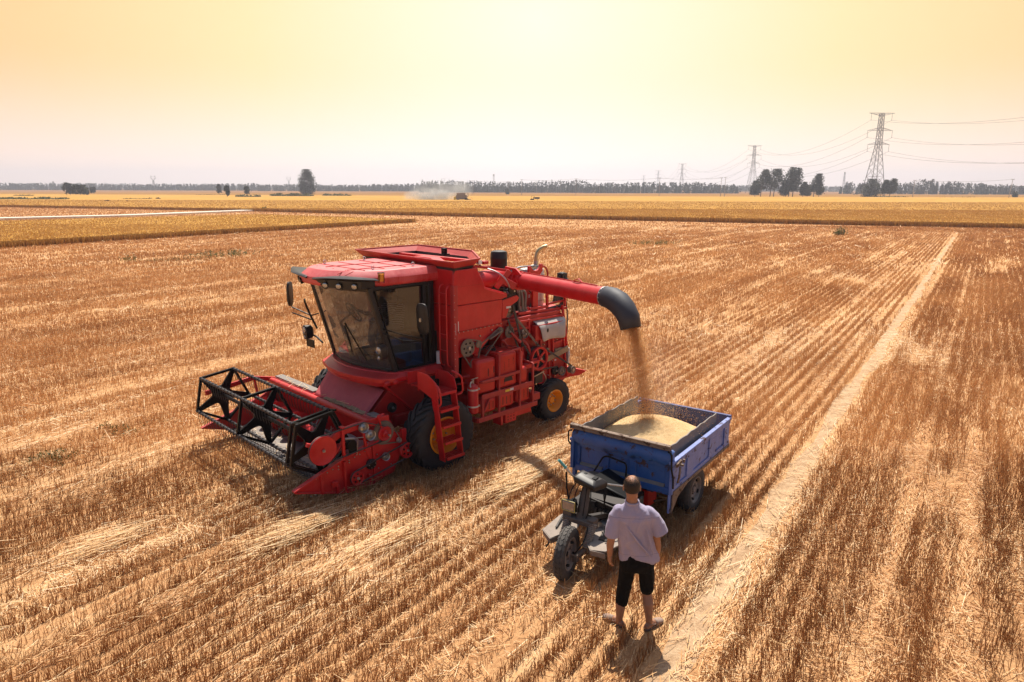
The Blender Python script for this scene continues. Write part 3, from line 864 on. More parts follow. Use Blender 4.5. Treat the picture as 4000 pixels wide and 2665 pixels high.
for i in range(18):
    a = i * 2.2; y = -2.4 + i * 0.052
    g.cyl((AX + .14 * math.cos(a), y, AZ + .14 * math.sin(a)), (AX + .3 * math.cos(a), y, AZ + .3 * math.sin(a)), 0.008, 6)
g.build("auger_fingers", M['steel'], auger)
# near end plate and divider
npl = [(2.72, 0.36), (2.08, 0.115), (1.84, 0.09), (1.46, 0.03), (1.2, 0.05), (1.08, 0.11), (0.97, 0.15), (0.77, 0.35), (0.70, 0.66), (0.72, 0.80), (0.85, 0.85), (0.91, 1.06), (1.09, 1.08), (1.26, 0.78), (1.83, 0.665), (2.23, 0.55)]
g = MB(); g.plate(npl, HL - 0.05, HL)
sp = g.build("divider_panel", M['red'], H, 0.006)
g = MB()
g.bar((2.74, HL + .01, 0.365), (1.83, HL + .01, 0.675), 0.09, 0.03, (0, 0, 1)); g.bar((1.83, HL + .01, 0.675), (1.2, HL + .01, 0.80), 0.09, 0.03, (0, 0, 1))
g.bar((2.72, HL + .005, 0.345), (1.9, HL + .005, 0.085), 0.05, 0.025, (0, 0, 1)); g.bar((1.9, HL + .005, 0.085), (1.45, HL + .005, 0.03), 0.05, 0.02, (0, 0, 1))
g.bx(2.24, 2.28, HL, HL + .04, 0.18, 0.56); g.bx(1.845, 1.875, HL, HL + .07, 0.1, 0.62); g.bx(1.27, 1.31, HL, HL + .035, 0.06, 0.77)
g.bx(1.36, 1.86, HL, HL + .09, 0.085, 0.11); g.bx(1.38, 1.42, HL, HL + .06, 0.1, 0.26)
g.build("divider_ribs", M['red'], sp, 0.004)
g = MB()
for i in range(11):
    t = i / 10; x = 2.35 - t * 1.0; z = 0.46 + t * 0.23
    g.cyl((x, HL, z), (x, HL + .015, z), 0.011, 6)
for x, z in ((2.45, .2), (2.37, .2), (1.95, .5), (1.75, .56), (1.7, .1), (.95, .3), (1.0, .9), (1.2, .3), (1.22, .55)): g.cyl((x, HL, z), (x, HL + .015, z), 0.012, 6)
g.build("bolts", M['steel'], sp, smooth=False)
# far end plate and divider
fpl = [(2.56, 0.30), (1.9, 0.10), (1.0, 0.06), (0.75, 0.35), (0.78, 0.85), (0.95, 1.02), (1.2, 0.78), (1.44, 0.66), (2.0, 0.5)]
g = MB(); g.plate(fpl, HR - 0.02, HR + 0.03); g.bar((2.58, HR, 0.31), (1.44, HR, 0.67), 0.08, 0.03, (0, 0, 1)); g.build("divider_panel", M['red_dusty'], H, 0.005)
# gear, hubs, pulleys and belts on the near end
def gear(name, x, z, y, r, teeth, mat, w=0.02, parent=H):
    g = MB(); pts = []
    for k in range(teeth * 4):
        a = 2 * math.pi * k / (teeth * 4); rr = r if k % 4 in (1, 2) else r * 0.955
        pts.append((x + rr * math.cos(a), y - w, z + rr * math.sin(a)))
    g.prism(pts, (0, w, 0)); g.lathe([(r * .8, 0), (r * .8, .006), (r * .72, .006), (r * .72, 0)], (x, y, z), (0, 1, 0), 30)
    return g.build(name, mat, parent, smooth=False)
gear("drive_sprocket", 1.086, 0.905, HL + 0.03, 0.205, 46, M['chain'])
g = MB(); g.lathe([(0.125, -.03), (0.13, 0), (0.115, .012), (0.095, 0), (0.055, -.004), (0.055, .035), (0.035, .05), (0.035, .10), (0.001, .10)], (1.083, HL + .07, 0.90), (0, 1, 0), 28)
hb = g.build("slip_clutch", M['red'], H)
g = MB(); g.cyl((1.083, HL + .15, 0.9), (1.083, HL + .215, 0.9), 0.02, 10); g.build("axle_end", M['steel'], hb)
rp = pulley("reel_pulley", 2.235, 0.916, HL + 0.09, 0.235, M['red'], H, 0.06, 0, 0.03, dish=0.0)
pulley("knife_pulley", 1.669, 0.295, HL + 0.12, 0.118, M['red'], H, 0.06, 5, 0.03)
pulley("rear_pulley", 0.669, 0.499, HL + 0.12, 0.138, M['red'], H, 0.06, 6, 0.026)
pulley("idler_pulley", 1.493, 1.105, HL + 0.1, 0.086, M['steel'], H, 0.05, 0, 0.024, dish=0.02)
pulley("idler_pulley", 1.37, 0.947, HL + 0.1, 0.088, M['steel'], H, 0.05, 0, 0.024, dish=0.02)
pulley("idler_pulley", 1.091, 0.494, HL + 0.1, 0.07, M['steel'], H, 0.05, 0, 0.024, dish=0.02)
pulley("idler_pulley", 0.804, 0.709, HL + 0.08, 0.046, M['steel'], H, 0.04, 0, 0.018)
belt([(2.235, 0.916, 0.235), (1.493, 1.105, 0.086), (1.083, 0.90, 0.12)], HL + 0.06)
belt([(1.669, 0.295, 0.118), (0.669, 0.499, 0.138)], HL + 0.09)
belt([(1.083, 0.9, 0.2), (0.804, 0.709, 0.05)], HL + 0.02, 0.02, 0.014, M['chain'], name="drive_chain")
g = MB(); g.lathe([(0.001, .05), (0.075, .05), (0.092, .035), (0.095, 0)], (1.345, HL, 0.42), (0, 1, 0), 24); gb = g.build("gearbox_cover", M['black_plastic'], H)
g = MB()
for k in range(6): g.cyl((1.345 + .06 * math.cos(k), HL + .04, .42 + .06 * math.sin(k)), (1.345 + .06 * math.cos(k), HL + .06, .42 + .06 * math.sin(k)), .009, 6)
g.build("bolts", M['steel'], gb, smooth=False)
# reel arms, lift ram and small brackets at the near end
g = MB()
for q in ([(0.95, HL - .02, 1.12), (1.55, HL - .02, 1.13), (1.85, HL - .02, 1.10), (2.235, HL - .02, 0.92)],):
    for i in range(3): g.bar(q[i], q[i + 1], 0.055, 0.11, (0, 0, 1))
g.build("reel_arm", M['red'], H, 0.005)
g = MB()
g.bar((1.86, HL + .04, 1.2), (1.86, HL + .04, 0.67), 0.045); g.bar((1.83, HL + .04, 1.2), (1.9, HL + .04, 1.2), 0.1, 0.02)
g.build("arm_post", M['red'], H, 0.005)
g = MB(); g.bar((1.5, HL + .04, 1.08), (1.44, HL + .04, 0.72), 0.04); g.build("idler_bracket", M['red'], H, 0.005)
g = MB(); g.bar((1.14, HL + .05, 1.0), (1.2, HL + .05, 1.23), 0.05, 0.02); g.bar((1.2, HL + .05, 1.23), (1.08, HL + .05, 1.24), 0.05, 0.02)
g.build("guard_bracket", M['red'], H, 0.005)
g = MB(); g.bar((2.48, HL + .02, 1.06), (2.34, HL + .02, 1.0), 0.06, 0.06)
g.build("reel_stop", M['red'], H, 0.005)
g = MB(); g.bar((2.02, HL - .02, 0.72), (1.8, HL - .02, 0.98), 0.05, 0.03); g.build("reel_stay", M['red'], H, 0.005)
g = MB(); g.bx(0.62, 0.72, HL - .04, HL + .03, 0.6, 0.86)
g.build("rear_lug", M['red'], H, 0.005)
g = MB(); g.plate([(1.5, .79), (1.36, .74), (1.32, .50), (1.38, .52)], HL, HL + .03); g.build("belt_bracket", M['red'], H, 0.005)
g = MB(); g.bx(2.0, 2.1, HL, HL + .06, 0.24, 0.33); g.bx(1.97, 2.02, HL, HL + .05, 0.12, 0.26)
g.build("knife_drive_head", M['red'], H, 0.005)
g = MB(); g.bar((2.45, HR + .02, 1.0), (1.95, HR + .02, 1.06), 0.05, 0.09); g.bar((1.95, HR + .02, 1.06), (1.5, HR + .02, 1.12), 0.05, 0.09); g.bar((1.5, HR + .02, 1.12), (0.9, HR + .02, 0.98), 0.05, 0.09); g.cyl((1.45, HR, 1.08), (1.4, HR, 0.7), 0.025)
g.build("reel_arm", M['red'], H, 0.005)
g = MB(); g.cyl((1.84, HL + .06, 1.0), (1.68, HL + .06, .97), .02); g.cyl((1.68, HL + .06, .97), (1.5, HL + .06, .94), .008)
for k in range(9): g.cyl((1.6 + .004 * k, HL + .06, .93 - .03 * k), (1.6 + .004 * k, HL + .06, .91 - .03 * k), .008, 6)
g.build("tension_spring", M['steel'], H)
g = MB(); g.cyl((1.71, HL - .02, .86), (1.71, HL + .06, .86), 0.09, 16); g.bx(1.62, 1.74, HL - .02, HL + .05, 0.68, 0.9); g.build("hydraulic_motor", M['black'], H, 0.006)
# ---------------- reel
RX, RZ, RR = 2.155, 0.93, 0.545
angs = [math.atan2(1.39 - RZ, 1.9 - RX) + 2 * math.pi * k / 5 for k in range(5)]
Y0, Y1 = -4.28, -0.66
corners = [(RX + RR * math.cos(a), RZ + RR * math.sin(a)) for a in angs]
g = MB(); g.cyl((RX, Y0 - .1, RZ), (RX, Y1 + .36, RZ), 0.035, 12)
for y in (Y0, -2.46, Y1, Y1 + 0.14):
    th = 0.02
    for k in range(5):
        (xa, za), (xb, zb) = corners[k], corners[(k + 1) % 5]
        g.bar((xa, y, za), (xb, y, zb), 0.045, 0.045)
        a = angs[k]; ux, uz = math.cos(a), math.sin(a)
        if y < Y1 + 0.1:     # tapered star arm
            w0, w1 = 0.125, 0.032
            px_, pz_ = -uz, ux
            g.prism([(RX + px_ * w0, y - th, RZ + pz_ * w0), (RX + ux * RR * .4 + px_ * w0 * .6, y - th, RZ + uz * RR * .4 + pz_ * w0 * .6), (xa + px_ * w1, y - th, za + pz_ * w1), (xa - px_ * w1, y - th, za - pz_ * w1), (RX + ux * RR * .4 - px_ * w0 * .6, y - th, RZ + uz * RR * .4 - pz_ * w0 * .6), (RX - px_ * w0, y - th, RZ - pz_ * w0)], (0, th * 2, 0))
            g.bar((xa, y, za), (xa + 0.001, y, za), 0.001)
    if y < Y1 + 0.1:
        g.lathe([(0.15, -.024), (0.17, 0), (0.15, .024)], (RX, y, RZ), (0, 1, 0), 5)
        g.cyl((RX, y - .023, RZ), (RX, y + .023, RZ), 0.19, 20)
for (x, z) in corners:
    g.bar((x, Y1, z), (x - 0.06, Y1 + 0.14, z + 0.02), 0.03)
reel = g.build("reel", M['black'], H, 0.003)
for k, (x, z) in enumerate(corners):
    g = MB(); g.cyl((x, Y0 - .03, z), (x, Y1 + .03, z), 0.024, 10)
    for i in range(27):
        y = Y0 + 0.02 + (Y1 - Y0 - .04) * i / 26
        g.cyl((x, y - .012, z), (x, y + .014, z), 0.034, 8)
    bar_ = g.build("tine_bar", M['tine_steel'], reel)
    g = MB()
    for i in range(34):
        y = Y0 + 0.05 + (Y1 - Y0 - .1) * i / 33
        g.tube([(x, y, z), (x + .012, y + .01, z - .04), (x - .015, y + .004, z - .045), (x - .012, y - .004, z - .02), (x + .01, y, z - .06), (x + .006, y + .004, z - .15), (x - .015, y - .003, z - .235)], 0.0046, 4, False)
    g.build("tines", M['tine_steel'], bar_)
# cover sheet from the cab down to the trough, with chaff on it
g = MB(); nx, ny = 8, 14; vs = []; fs = []
TL_, TR_, BR_, BL_ = Vector((0.62, -2.72, 1.54)), Vector((0.60, -0.98, 1.40)), Vector((1.06, -0.92, 1.02)), Vector((1.06, -2.66, 1.03))
for i in range(nx + 1):
    for j in range(ny + 1):
        s, t = i / nx, j / ny
        p = TL_.lerp(TR_, t).lerp(BL_.lerp(BR_, t), s)
        p.z += 0.03 * math.exp(-((t - .28 - .1 * s) / .05) ** 2) * (1 - s * .6) - 0.02 * math.sin(math.pi * t) * math.sin(math.pi * s)
        vs.append(p)
for i in range(nx):
    for j in range(ny):
        a = i * (ny + 1) + j; fs.append((a, a + 1, a + ny + 2, a + ny + 1))
g.add(vs, fs); cv = g.build("feeder_cover", M['tarp_red'], H, 0, 60); sm = cv.modifiers.new("thick", 'SOLIDIFY'); sm.thickness = 0.008
g = MB()
for i in range(46):
    t = (i + .5) / 46; y = -2.3 + 1.3 * t; hgt = 0.035 * math.sin(math.pi * min(1, t * 1.5) ** .7 if t < .66 else math.pi * .66) * random.uniform(.5, 1.2) + .008
    g.ell((1.02 - random.uniform(0, .05), y, 1.055), 0.05 + hgt, 0.03, 0.012 + hgt * .7, 8, 5)
g.build("chaff_on_cover", M['chaff'], cv)
g = MB(); g.bx(0.86, 1.03, HR + .05, -2.75, 1.06, 1.085); g.bx(0.88, 1.03, -0.9, HL - .1, 1.06, 1.085); g.build("wooden_strips", M['board'], header, 0.003)
# ---------------- lower cab skirt
def outline(pts, z): return [(x, y, z) for x, y in pts]
def inset(p, d, c=(-0.1, YC)): 
    r = []
    for x, y in p:
        r.append((x + (c[0] - x) * d, y + (c[1] - y) * d))
    return r
sk_t = [(-0.55, -0.80), (0.36, -0.80), (0.52, -0.90), (0.72, -1.45), (0.78, -1.87), (0.74, -2.3), (0.58, -2.8), (0.45, -2.95), (-0.55, -2.95)]
sk_m = [(-0.55, -0.74), (0.50, -0.74), (0.72, -0.86), (0.92, -1.45), (0.97, -1.87), (0.93, -2.3), (0.74, -2.84), (0.55, -2.98), (-0.55, -2.98)]
sk_b = [(-0.55, -0.86), (0.60, -0.86), (0.74, -0.98), (0.86, -1.45), (0.90, -1.87), (0.86, -2.3), (0.70, -2.72), (0.55, -2.85), (-0.55, -2.85)]
g = MB(); g.loft([outline(sk_b, 1.49), outline(sk_b, 1.51), outline(sk_m, 1.57), outline(sk_m, 1.64), outline(sk_t, 1.70), outline(sk_t, 1.715)])
skirt = g.build("cab_skirt", M['red'], H, 0.012, 25)
g = MB()
for y, x in ((-0.80, .66), (-0.765, .5)):
    g.ell((x, y + .02, 1.57), 0.055, 0.03, 0.04, 14, 8)
g.build("blank_lamp", M['red'], skirt)
# ---------------- cab
cab_b = [(-0.45, -0.90), (0.39, -0.90), (0.60, -1.45), (0.66, -1.87), (0.62, -2.3), (0.45, -2.84), (-0.45, -2.84)]
cab_t = [(-0.46, -0.92), (0.87, -0.92), (1.05, -1.45), (1.10, -1.87), (1.05, -2.3), (0.90, -2.82), (-0.46, -2.82)]
ZB, ZT = 1.70, 3.25
def cpt(i, t, ins=0.0):
    (x0, y0), (x1, y1) = cab_b[i], cab_t[i]
    x, y = x0 + (x1 - x0) * t, y0 + (y1 - y0) * t
    return Vector((x + (0.2 - x) * ins, y + (YC - y) * ins, ZB + (ZT - ZB) * t))
g = MB()
for i in (0, 1, 5, 6): g.bar(cpt(i, 0, .02), cpt(i, 1, .02), 0.085 if i in (1, 5) else 0.07)
for t in (0.0, 1.0):
    for i in range(7):
        j = (i + 1) % 7
        g.bar(cpt(i, t, .02) + Vector((0, 0, .03 if t == 0 else -.03)), cpt(j, t, .02) + Vector((0, 0, .03 if t == 0 else -.03)), 0.06, 0.075)
g.bx(-0.52, -0.44, -2.82, -0.92, 1.7, 3.25)
for dx in (0.02, 0.14): g.bx(-0.45 + dx, -0.40 + dx, -0.93, -0.895, 1.72, 3.2)
cabf = g.build("cab_frame", M['black_plastic'], H, 0.012)
g = MB(); nseg = 4
for i in range(1, 5):
    g.add([cpt(i, .03), cpt(i + 1, .03), cpt(i + 1, .97), cpt(i, .97)], [(3, 2, 1, 0)])
g.build("windscreen", M['windscreen'], cabf, fix=False, sharp=60)
g = MB(); g.bx(0.55, -0.42, -0.888, -0.884, 0, 0) if False else None
g.add([cpt(1, .03) + Vector((-.06, .012, 0)), cpt(0, .03) + Vector((.22, .012, 0)), cpt(0, .97) + Vector((.22, .012, 0)), cpt(1, .97) + Vector((-.1, .012, 0))], [(0, 1, 2, 3)])
door = g.build("door_glass", M['door_glass'], cabf, fix=False)
g = MB()
q = [cpt(1, .03) + Vector((-.06, .014, 0)), cpt(0, .03) + Vector((.22, .014, 0)), cpt(0, .97) + Vector((.22, .014, 0)), cpt(1, .97) + Vector((-.1, .014, 0))]
for i in range(4): g.bar(q[i], q[(i + 1) % 4], 0.022)
g.bar((-.2, -.87, 2.25), (-.2, -.87, 2.55), .03); g.tube(arc((-.33, -.86, 2.6), (-.38, -.80, 2.3), (-.36, -.86, 1.95), 8), 0.016, 8)
g.build("door_seal", M['black'], door)
g = MB(); g.add([cpt(5, .05), cpt(6, .05), cpt(6, .97), cpt(5, .97)], [(3, 2, 1, 0)]); g.build("side_window", M['far_glass'], cabf, fix=False)
g = MB()   # wiper
a_, b_ = cpt(2, .12) + Vector((.03, .1, 0)), cpt(2, .55) + Vector((.04, -.25, 0)); g.bar(a_, b_, 0.018); g.bar(b_ + Vector((0, 0, -.05)), cpt(2, .12) + Vector((.035, -.32, 0)), 0.025, 0.012); g.build("wiper", M['black'], cabf)
# cab interior
g = MB(); g.bx(-0.42, 0.5, -2.75, -0.98, 1.70, 1.74); g.bx(-0.35, 0.1, -2.1, -1.6, 1.74, 2.08); g.bx(-0.40, 0.12, -2.12, -1.58, 2.08, 2.2); g.bx(-0.43, -0.3, -2.1, -1.6, 2.2, 2.85)
g.bx(-0.2, 0.35, -1.5, -1.2, 1.74, 2.3); g.build("seat", M['dark'], cabf, 0.03)
g = MB(); ws = []
cW = Vector((0.56, -1.92, 2.68)); axW = Vector((-0.86, 0.1, 0.5)).normalized(); d_, s_, u_ = frame_of(axW)
g.tube([cW + s_ * (.2 * math.cos(2 * math.pi * k / 24)) + u_ * (.2 * math.sin(2 * math.pi * k / 24)) for k in range(25)], 0.02, 8, False)
for k in range(5):
    a = 2 * math.pi * k / 5; g.bar(cW, cW + s_ * (.2 * math.cos(a)) + u_ * (.2 * math.sin(a)), 0.02, 0.012)
g.tube([cW, cW - d_ * 0.3, (0.5, -1.9, 1.74)], 0.03, 8); g.build("steering_wheel", M['wheel_trim'], cabf)
# roof
ro = [(-0.86, -0.86), (0.60, -0.86), (1.12, -1.16), (1.36, -1.5), (1.42, -1.87), (1.38, -2.3), (1.12, -2.6), (0.6, -2.88), (-0.86, -2.9)]
ri = inset(ro, .10); r2 = inset(ro, .035)
g = MB(); g.loft([outline(inset(ro, .07), 3.25), outline(inset(ro, .02), 3.27), outline(ro, 3.31), outline(ro, 3.40), outline(r2, 3.45), outline(ri, 3.525)])
roof = g.build("roof", M['red_roof'], cabf, 0.015, 25)
g = MB()   # thin raised seams across the roof
zt = 3.528
for x in (-0.5, -0.05, 0.4, 0.8): g.bar((x, -2.62, zt), (x, -1.12, zt), 0.016, 0.012)
for y in (-1.35, -2.05): g.bar((-0.74, y, zt + .002), (1.0, y, zt + .002), 0.016, 0.012)
for y in (-1.12, -1.35, -1.75, -2.3): g.bar((1.02, y, zt), (1.2, y + (YC - y) * -.05, 3.478), 0.014, 0.01)
g.build("roof_seams", M['red_deep'], roof, smooth=False)
for (x, y) in ((0.75, -2.52), (-0.15, -2.6), (0.62, -1.14), (-0.2, -1.1)):
    g = MB(); g.tube([(x + .03 * math.cos(2 * math.pi * k / 14), y, 3.565 + .03 * math.sin(2 * math.pi * k / 14)) for k in range(15)], 0.008, 7, False); g.cyl((x, y, 3.515), (x, y, 3.538), .016, 8); g.build("lifting_eye", M['zinc'], roof)
for sg in (1, -1):
    f_ = lambda x, y, z: (x, YC + (y - YC) * sg, z)
    g = MB()
    g.loft([[f_(0.78, -.84, 3.27), f_(1.06, -.82, 3.25), f_(1.34, -1.30, 3.26), f_(1.36, -1.62, 3.27), f_(1.1, -1.4, 3.27)],
            [f_(0.78, -.84, 3.37), f_(1.06, -.82, 3.39), f_(1.35, -1.30, 3.40), f_(1.40, -1.70, 3.36), f_(1.1, -1.4, 3.36)],
            [f_(0.76, -.72, 3.39), f_(1.16, -.64, 3.44), f_(1.48, -1.26, 3.44), f_(1.46, -1.76, 3.38), f_(1.1, -1.4, 3.36)],
            [f_(0.80, -.78, 3.42), f_(1.12, -.68, 3.47), f_(1.42, -1.30, 3.455), f_(1.43, -1.74, 3.41), f_(1.1, -1.4, 3.45)]])
    vis = g.build("roof_visor", M['black_plastic'], cabf, 0.012, 30)
    for (x, y) in ((1.37, -1.44), (1.27, -1.18), (1.12, -0.94)):
        dn = Vector((0.82, 0.45 * sg, -0.22)).normalized(); o_ = Vector(f_(x, y, 3.30))
        g = MB(); g.lathe([(0.001, -.06), (0.05, -.05), (0.062, 0.02), (0.05, 0.024)], o_, dn, 18); wl = g.build("work_light", M['black'], cabf)
        g = MB(); g.lathe([(0.05, .02), (0.035, .030), (0.001, .034)], o_, dn, 18); g.build("lens", M['lens'], wl)
g = MB(); g.bx(1.02, 1.1, -2.15, -1.45, 3.17, 3.22); g.build("light_strip", M['board'], cabf, 0.01)
g = MB(); g.cyl((0.66, -.84, 3.36), (0.66, -.84, 3.39), 0.05, 16); g.lathe([(0.001, .1), (0.04, .1), (0.052, .085), (0.052, 0)], (0.66, -.84, 3.39), (0, 0, 1), 18)
bc = g.build("beacon", M['amber'], roof); g = MB()
for k in range(4):
    a = k * math.pi / 2 + .4; g.bar((.66 + .06 * math.cos(a), -.84 + .06 * math.sin(a), 3.33), (.66 + .06 * math.cos(a), -.84 + .06 * math.sin(a), 3.5), .007)
g.tube([(.66 + .06 * math.cos(k * .45), -.84 + .06 * math.sin(k * .45), 3.5) for k in range(15)], .005, 5, False); g.build("beacon_guard", M['black'], bc)
# mirrors and front lamps
def mirror(pts, c, w, h, tilt):
    g = MB()
    for i in range(len(pts) - 1): g.cyl(pts[i], pts[i + 1], 0.012, 8)
    arm_ = g.build("mirror_arm", M['black'], H)
    g = MB(); nrm = Vector(tilt).normalized(); d, s, u = frame_of(nrm); rg = []
    for (k, t) in ((.8, -.035), (1.0, -.015), (1.0, .012), (.94, .018)):
        r = []
        for i in range(24):
            a = 2 * math.pi * i / 24
            cx, sz = math.copysign(abs(math.cos(a)) ** .5, math.cos(a)), math.copysign(abs(math.sin(a)) ** .5, math.sin(a))
            r.append(Vector(c) + s * (w / 2 * k * cx) + u * (h / 2 * k * sz) + d * t)
        rg.append(r)
    g.loft(rg); mm_ = g.build("mirror", M['black_plastic'], H)
    g = MB(); g.cyl(Vector(c) - d * .06, Vector(c) - d * .03, .025, 10); g.build("mirror_clamp", M['steel'], mm_)
    return mm_
mirror([(0.62, -.9, 2.52), (0.66, -.3, 2.52), (0.22, -.3, 2.38), (0.20, -.3, 2.9)], (0.2, -0.33, 2.72), 0.26, 0.54, (-0.78, -0.1, 0.05))
mirror([(0.62, -.9, 2.44), (0.66, -.3, 2.42), (0.22, -.3, 2.33)], (0.2, -0.335, 2.70), 0.10, 0.1, (-0.78, -0.1, 0.05))
mirror([(0.74, -2.88, 2.55), (0.82, -3.02, 2.5), (1.06, -3.3, 2.66), (1.1, -3.3, 3.05)], (1.12, -3.22, 2.93), 0.24, 0.46, (-0.55, 0.6, 0))
g = MB(); g.tube(arc((0.75, -2.95, 2.25), (0.95, -3.02, 2.75), (1.0, -2.9, 2.85), 8), .02, 8); g.bar((0.82, -3.02, 2.42), (1.06, -3.3, 2.55), .02); g.build("mirror_bracket", M['black'], H)
def headlamp(c, dn):
    dn = Vector(dn).normalized(); d, s, u = frame_of(dn); c = Vector(c)
    g = MB(); rg = []
    for (k, t) in ((.6, -.14), (.9, -.11), (1.0, 0.02)):
        rg.append([c + s * (.085 * k * math.copysign(abs(math.cos(a)) ** .6, math.cos(a))) + u * (.14 * k * math.copysign(abs(math.sin(a)) ** .6, math.sin(a))) + d * t for a in [2 * math.pi * i / 20 for i in range(20)]])
    g.loft(rg); hl = g.build("headlamp", M['black_plastic'], H, 0.004)
    for dz, r in ((.05, .066), (-.085, .038)):
        g = MB(); g.lathe([(r, .015), (r * .96, .032), (r * .9, .025), (r * .4, .035), (0.001, .04)], c + u * dz, d, 20); g.build("lens", M['lens'], hl)
    g = MB(); g.tube([c - d * .1 - u * .05, c - d * .16 - u * .1 + Vector((0, -.1 * (1 if c.y > YC else -1), 0)), c - d * .1 - u * .2 + Vector((-.1, -.25 * (1 if c.y > YC else -1), 0))], .018, 8); g.build("lamp_bracket", M['black'], hl)
    return hl
headlamp((0.83, -0.72, 2.16), (1, 0.1, -0.05)); headlamp((0.98, -2.98, 2.2), (1, -0.05, -0.05))
g = MB(); g.bx(0.88, 0.9, -3.12, -2.84, 1.9, 2.05); g.build("reflector_plate", M['black'], H)
# ---------------- grain tank
TY = -0.42
up = [(-0.58, 3.47), (-1.13, 3.48), (-1.31, 3.17), (-1.32, 3.085), (-1.90, 2.91), (-1.89, 2.865), (-1.80, 2.835), (-0.57, 2.835)]
lo = [(-0.58, 2.825), (-1.79, 2.825), (-1.77, 2.35), (-1.77, 2.25), (-1.47, 2.12), (-1.15, 1.87), (-0.64, 1.86)]
g = MB(); g.plate(up, TY - .03, TY); g.plate(up, -3.3, -3.27); g.bx(-.62, -.58, -3.27, TY - .03, 2.835, 3.47); g.prism([(-1.13, TY - .03, 3.48), (-1.31, TY - .03, 3.17), (-1.32, TY - .03, 3.085), (-1.9, TY - .03, 2.91), (-1.9, TY - .03, 2.84), (-1.94, TY - .03, 2.84), (-1.94, TY - .03, 2.93), (-1.36, TY - .03, 3.1), (-1.17, TY - .03, 3.48)], (0, -2.8, 0)); gt = g.build("grain_tank", M['red'], H, 0.012)
g = MB(); g.plate(lo, -1.1, TY - .012); g.plate([(-0.6, 2.82), (-1.78, 2.82), (-1.78, 1.4), (-0.6, 1.4)], -3.25, -1.1); g.build("tank_side", M['red'], gt, 0.01)
g = MB(); g.bar((-0.62, TY, 3.172), (-1.31, TY, 3.172), 0.004, 0.008); g.bar((-0.64, TY, 2.335), (-1.77, TY, 2.36), 0.03, 0.012)
g.build("tank_seam", M['red_deep'], gt, 0)
g = MB()
for i in range(11): g.cyl((-0.68 - i * .105, TY + .004, 2.337 + i * .0024), (-0.68 - i * .105, TY + .018, 2.337 + i * .0024), .01, 6)
for i in range(12): g.cyl((-0.575, TY + .012, 1.6 + i * .13), (-0.575, TY + .02, 1.6 + i * .13), .006, 6)
for x, z in ((-1.2, 2.2), (-1.05, 2.1), (-1.5, 2.27)): g.cyl((x, TY - .01, z), (x, TY + .01, z), .014, 6)
g.build("bolts", M['steel'], gt, smooth=False)
g = MB(); g.bx(-0.66, -0.56, -0.50, TY + .01, 1.5, 3.2); g.bx(-0.66, -0.62, -1.0, -0.5, 1.55, 3.24); g.bx(-0.7, -0.6, -2.8, -1.0, 1.72, 3.4); g.build("front_pillar", M['red_dusty'], gt, 0.008)
g = MB(); g.bx(-0.602, -0.598, TY, TY + .014, 2.3, 2.52); g.bx(-0.685, -0.645, TY - .01, TY - .005, 2.36, 2.54); g.build("white_sticker", M['white'], gt, smooth=False)
# handrail up the front of the tank
g = MB(); yA, yB = -0.72, -0.52
for y in (yA, yB): g.tube(arc((-0.58, y, 3.2), (-0.48, y, 3.2), (-0.48, y, 3.05), 6) + [(-0.48, y, 1.85)] + arc((-0.48, y, 1.85), (-0.48, y, 1.7), (-0.58, y, 1.7), 6), 0.014, 8)
for z in (2.0, 2.3, 2.65, 3.05): g.bar((-0.48, yA, z), (-0.48, yB, z), 0.018)
g.build("handrail", M['red'], H)
g = MB()
for z0, z1, m_ in ((1.72, 1.95, 'white'),): g.cyl((-.52, -.82, z0), (-.52, -.82, z1), .045, 14)
g.build("bottle", M['white'], H)
# hopper on top
hp_b = [(-0.58, -0.40), (-1.18, -0.56), (-2.06, -1.75), (-2.12, -3.56), (-0.70, -3.50)]
hp_t = [(-0.42, -0.24), (-1.24, -0.46), (-2.2, -1.75), (-2.3, -3.72), (-0.60, -3.62)]
g = MB(); zb, zt = 3.525, 3.64
rin = [(x, y, z) for (x, y), z in zip(hp_b, [zb] * 5)]; rout = [(x, y, zt) for x, y in hp_t]
g.loft([rin, rout], caps=False)
hp = g.build("hopper", M['red_dusty'], gt, 0, 20, smooth=False); s_ = hp.modifiers.new("thick", 'SOLIDIFY'); s_.thickness = 0.012
g = MB(); g.loft([[(x * .97 - .02, y * .98 - .03, 3.40) for x, y in hp_b], [(x, y, zb + .004) for x, y in hp_b]], caps=False); g.build("tank_shade_walls", M['dark'], hp, smooth=False)  # dark walls stand for the deep shade down in the tank
g = MB(); g.bar((-1.72, -.8, 3.50), (-1.6, -3.4, 3.50), .12, .06); g.bar((-1.2, -.6, 3.5), (-1.15, -3.4, 3.5), .05, .05); g.build("cross_beam", M['red'], hp, .004)
g = MB()
for i in range(5): g.bar(rout[i], rout[(i + 1) % 5], 0.03, 0.022)
g.build("hopper_rim", M['red_dusty'], hp, 0.003)
g = MB(); g.bx(-1.30, -.63, -3.26, -.46, 3.1, 3.14); g.ell((-.95, -2.0, 3.12), 0.3, 0.8, 0.08); g.build("grain_mound", M['chaff'], hp)
g = MB(); g.prism([(-0.9, -1.2, 3.48), (-0.9, -2.2, 3.48), (-0.9, -2.0, 3.6), (-0.9, -1.5, 3.6)], (-.25, 0, 0)); g.build("auger_cover", M['red'], hp, 0.02)
g = MB(); g.bx(-1.62, -1.54, -1.95, -1.85, 3.6, 3.72); g.bx(-1.66, -1.5, -1.98, -1.82, 3.58, 3.61); g.build("sensor", M['black'], hp, 0.006)
g = MB(); g.plate([(-1.2, 3.55), (-1.12, 3.55), (-1.12, 3.62), (-1.2, 3.62)], TY + .06, TY + .066); g.build("white_sticker", M['white'], hp, smooth=False)
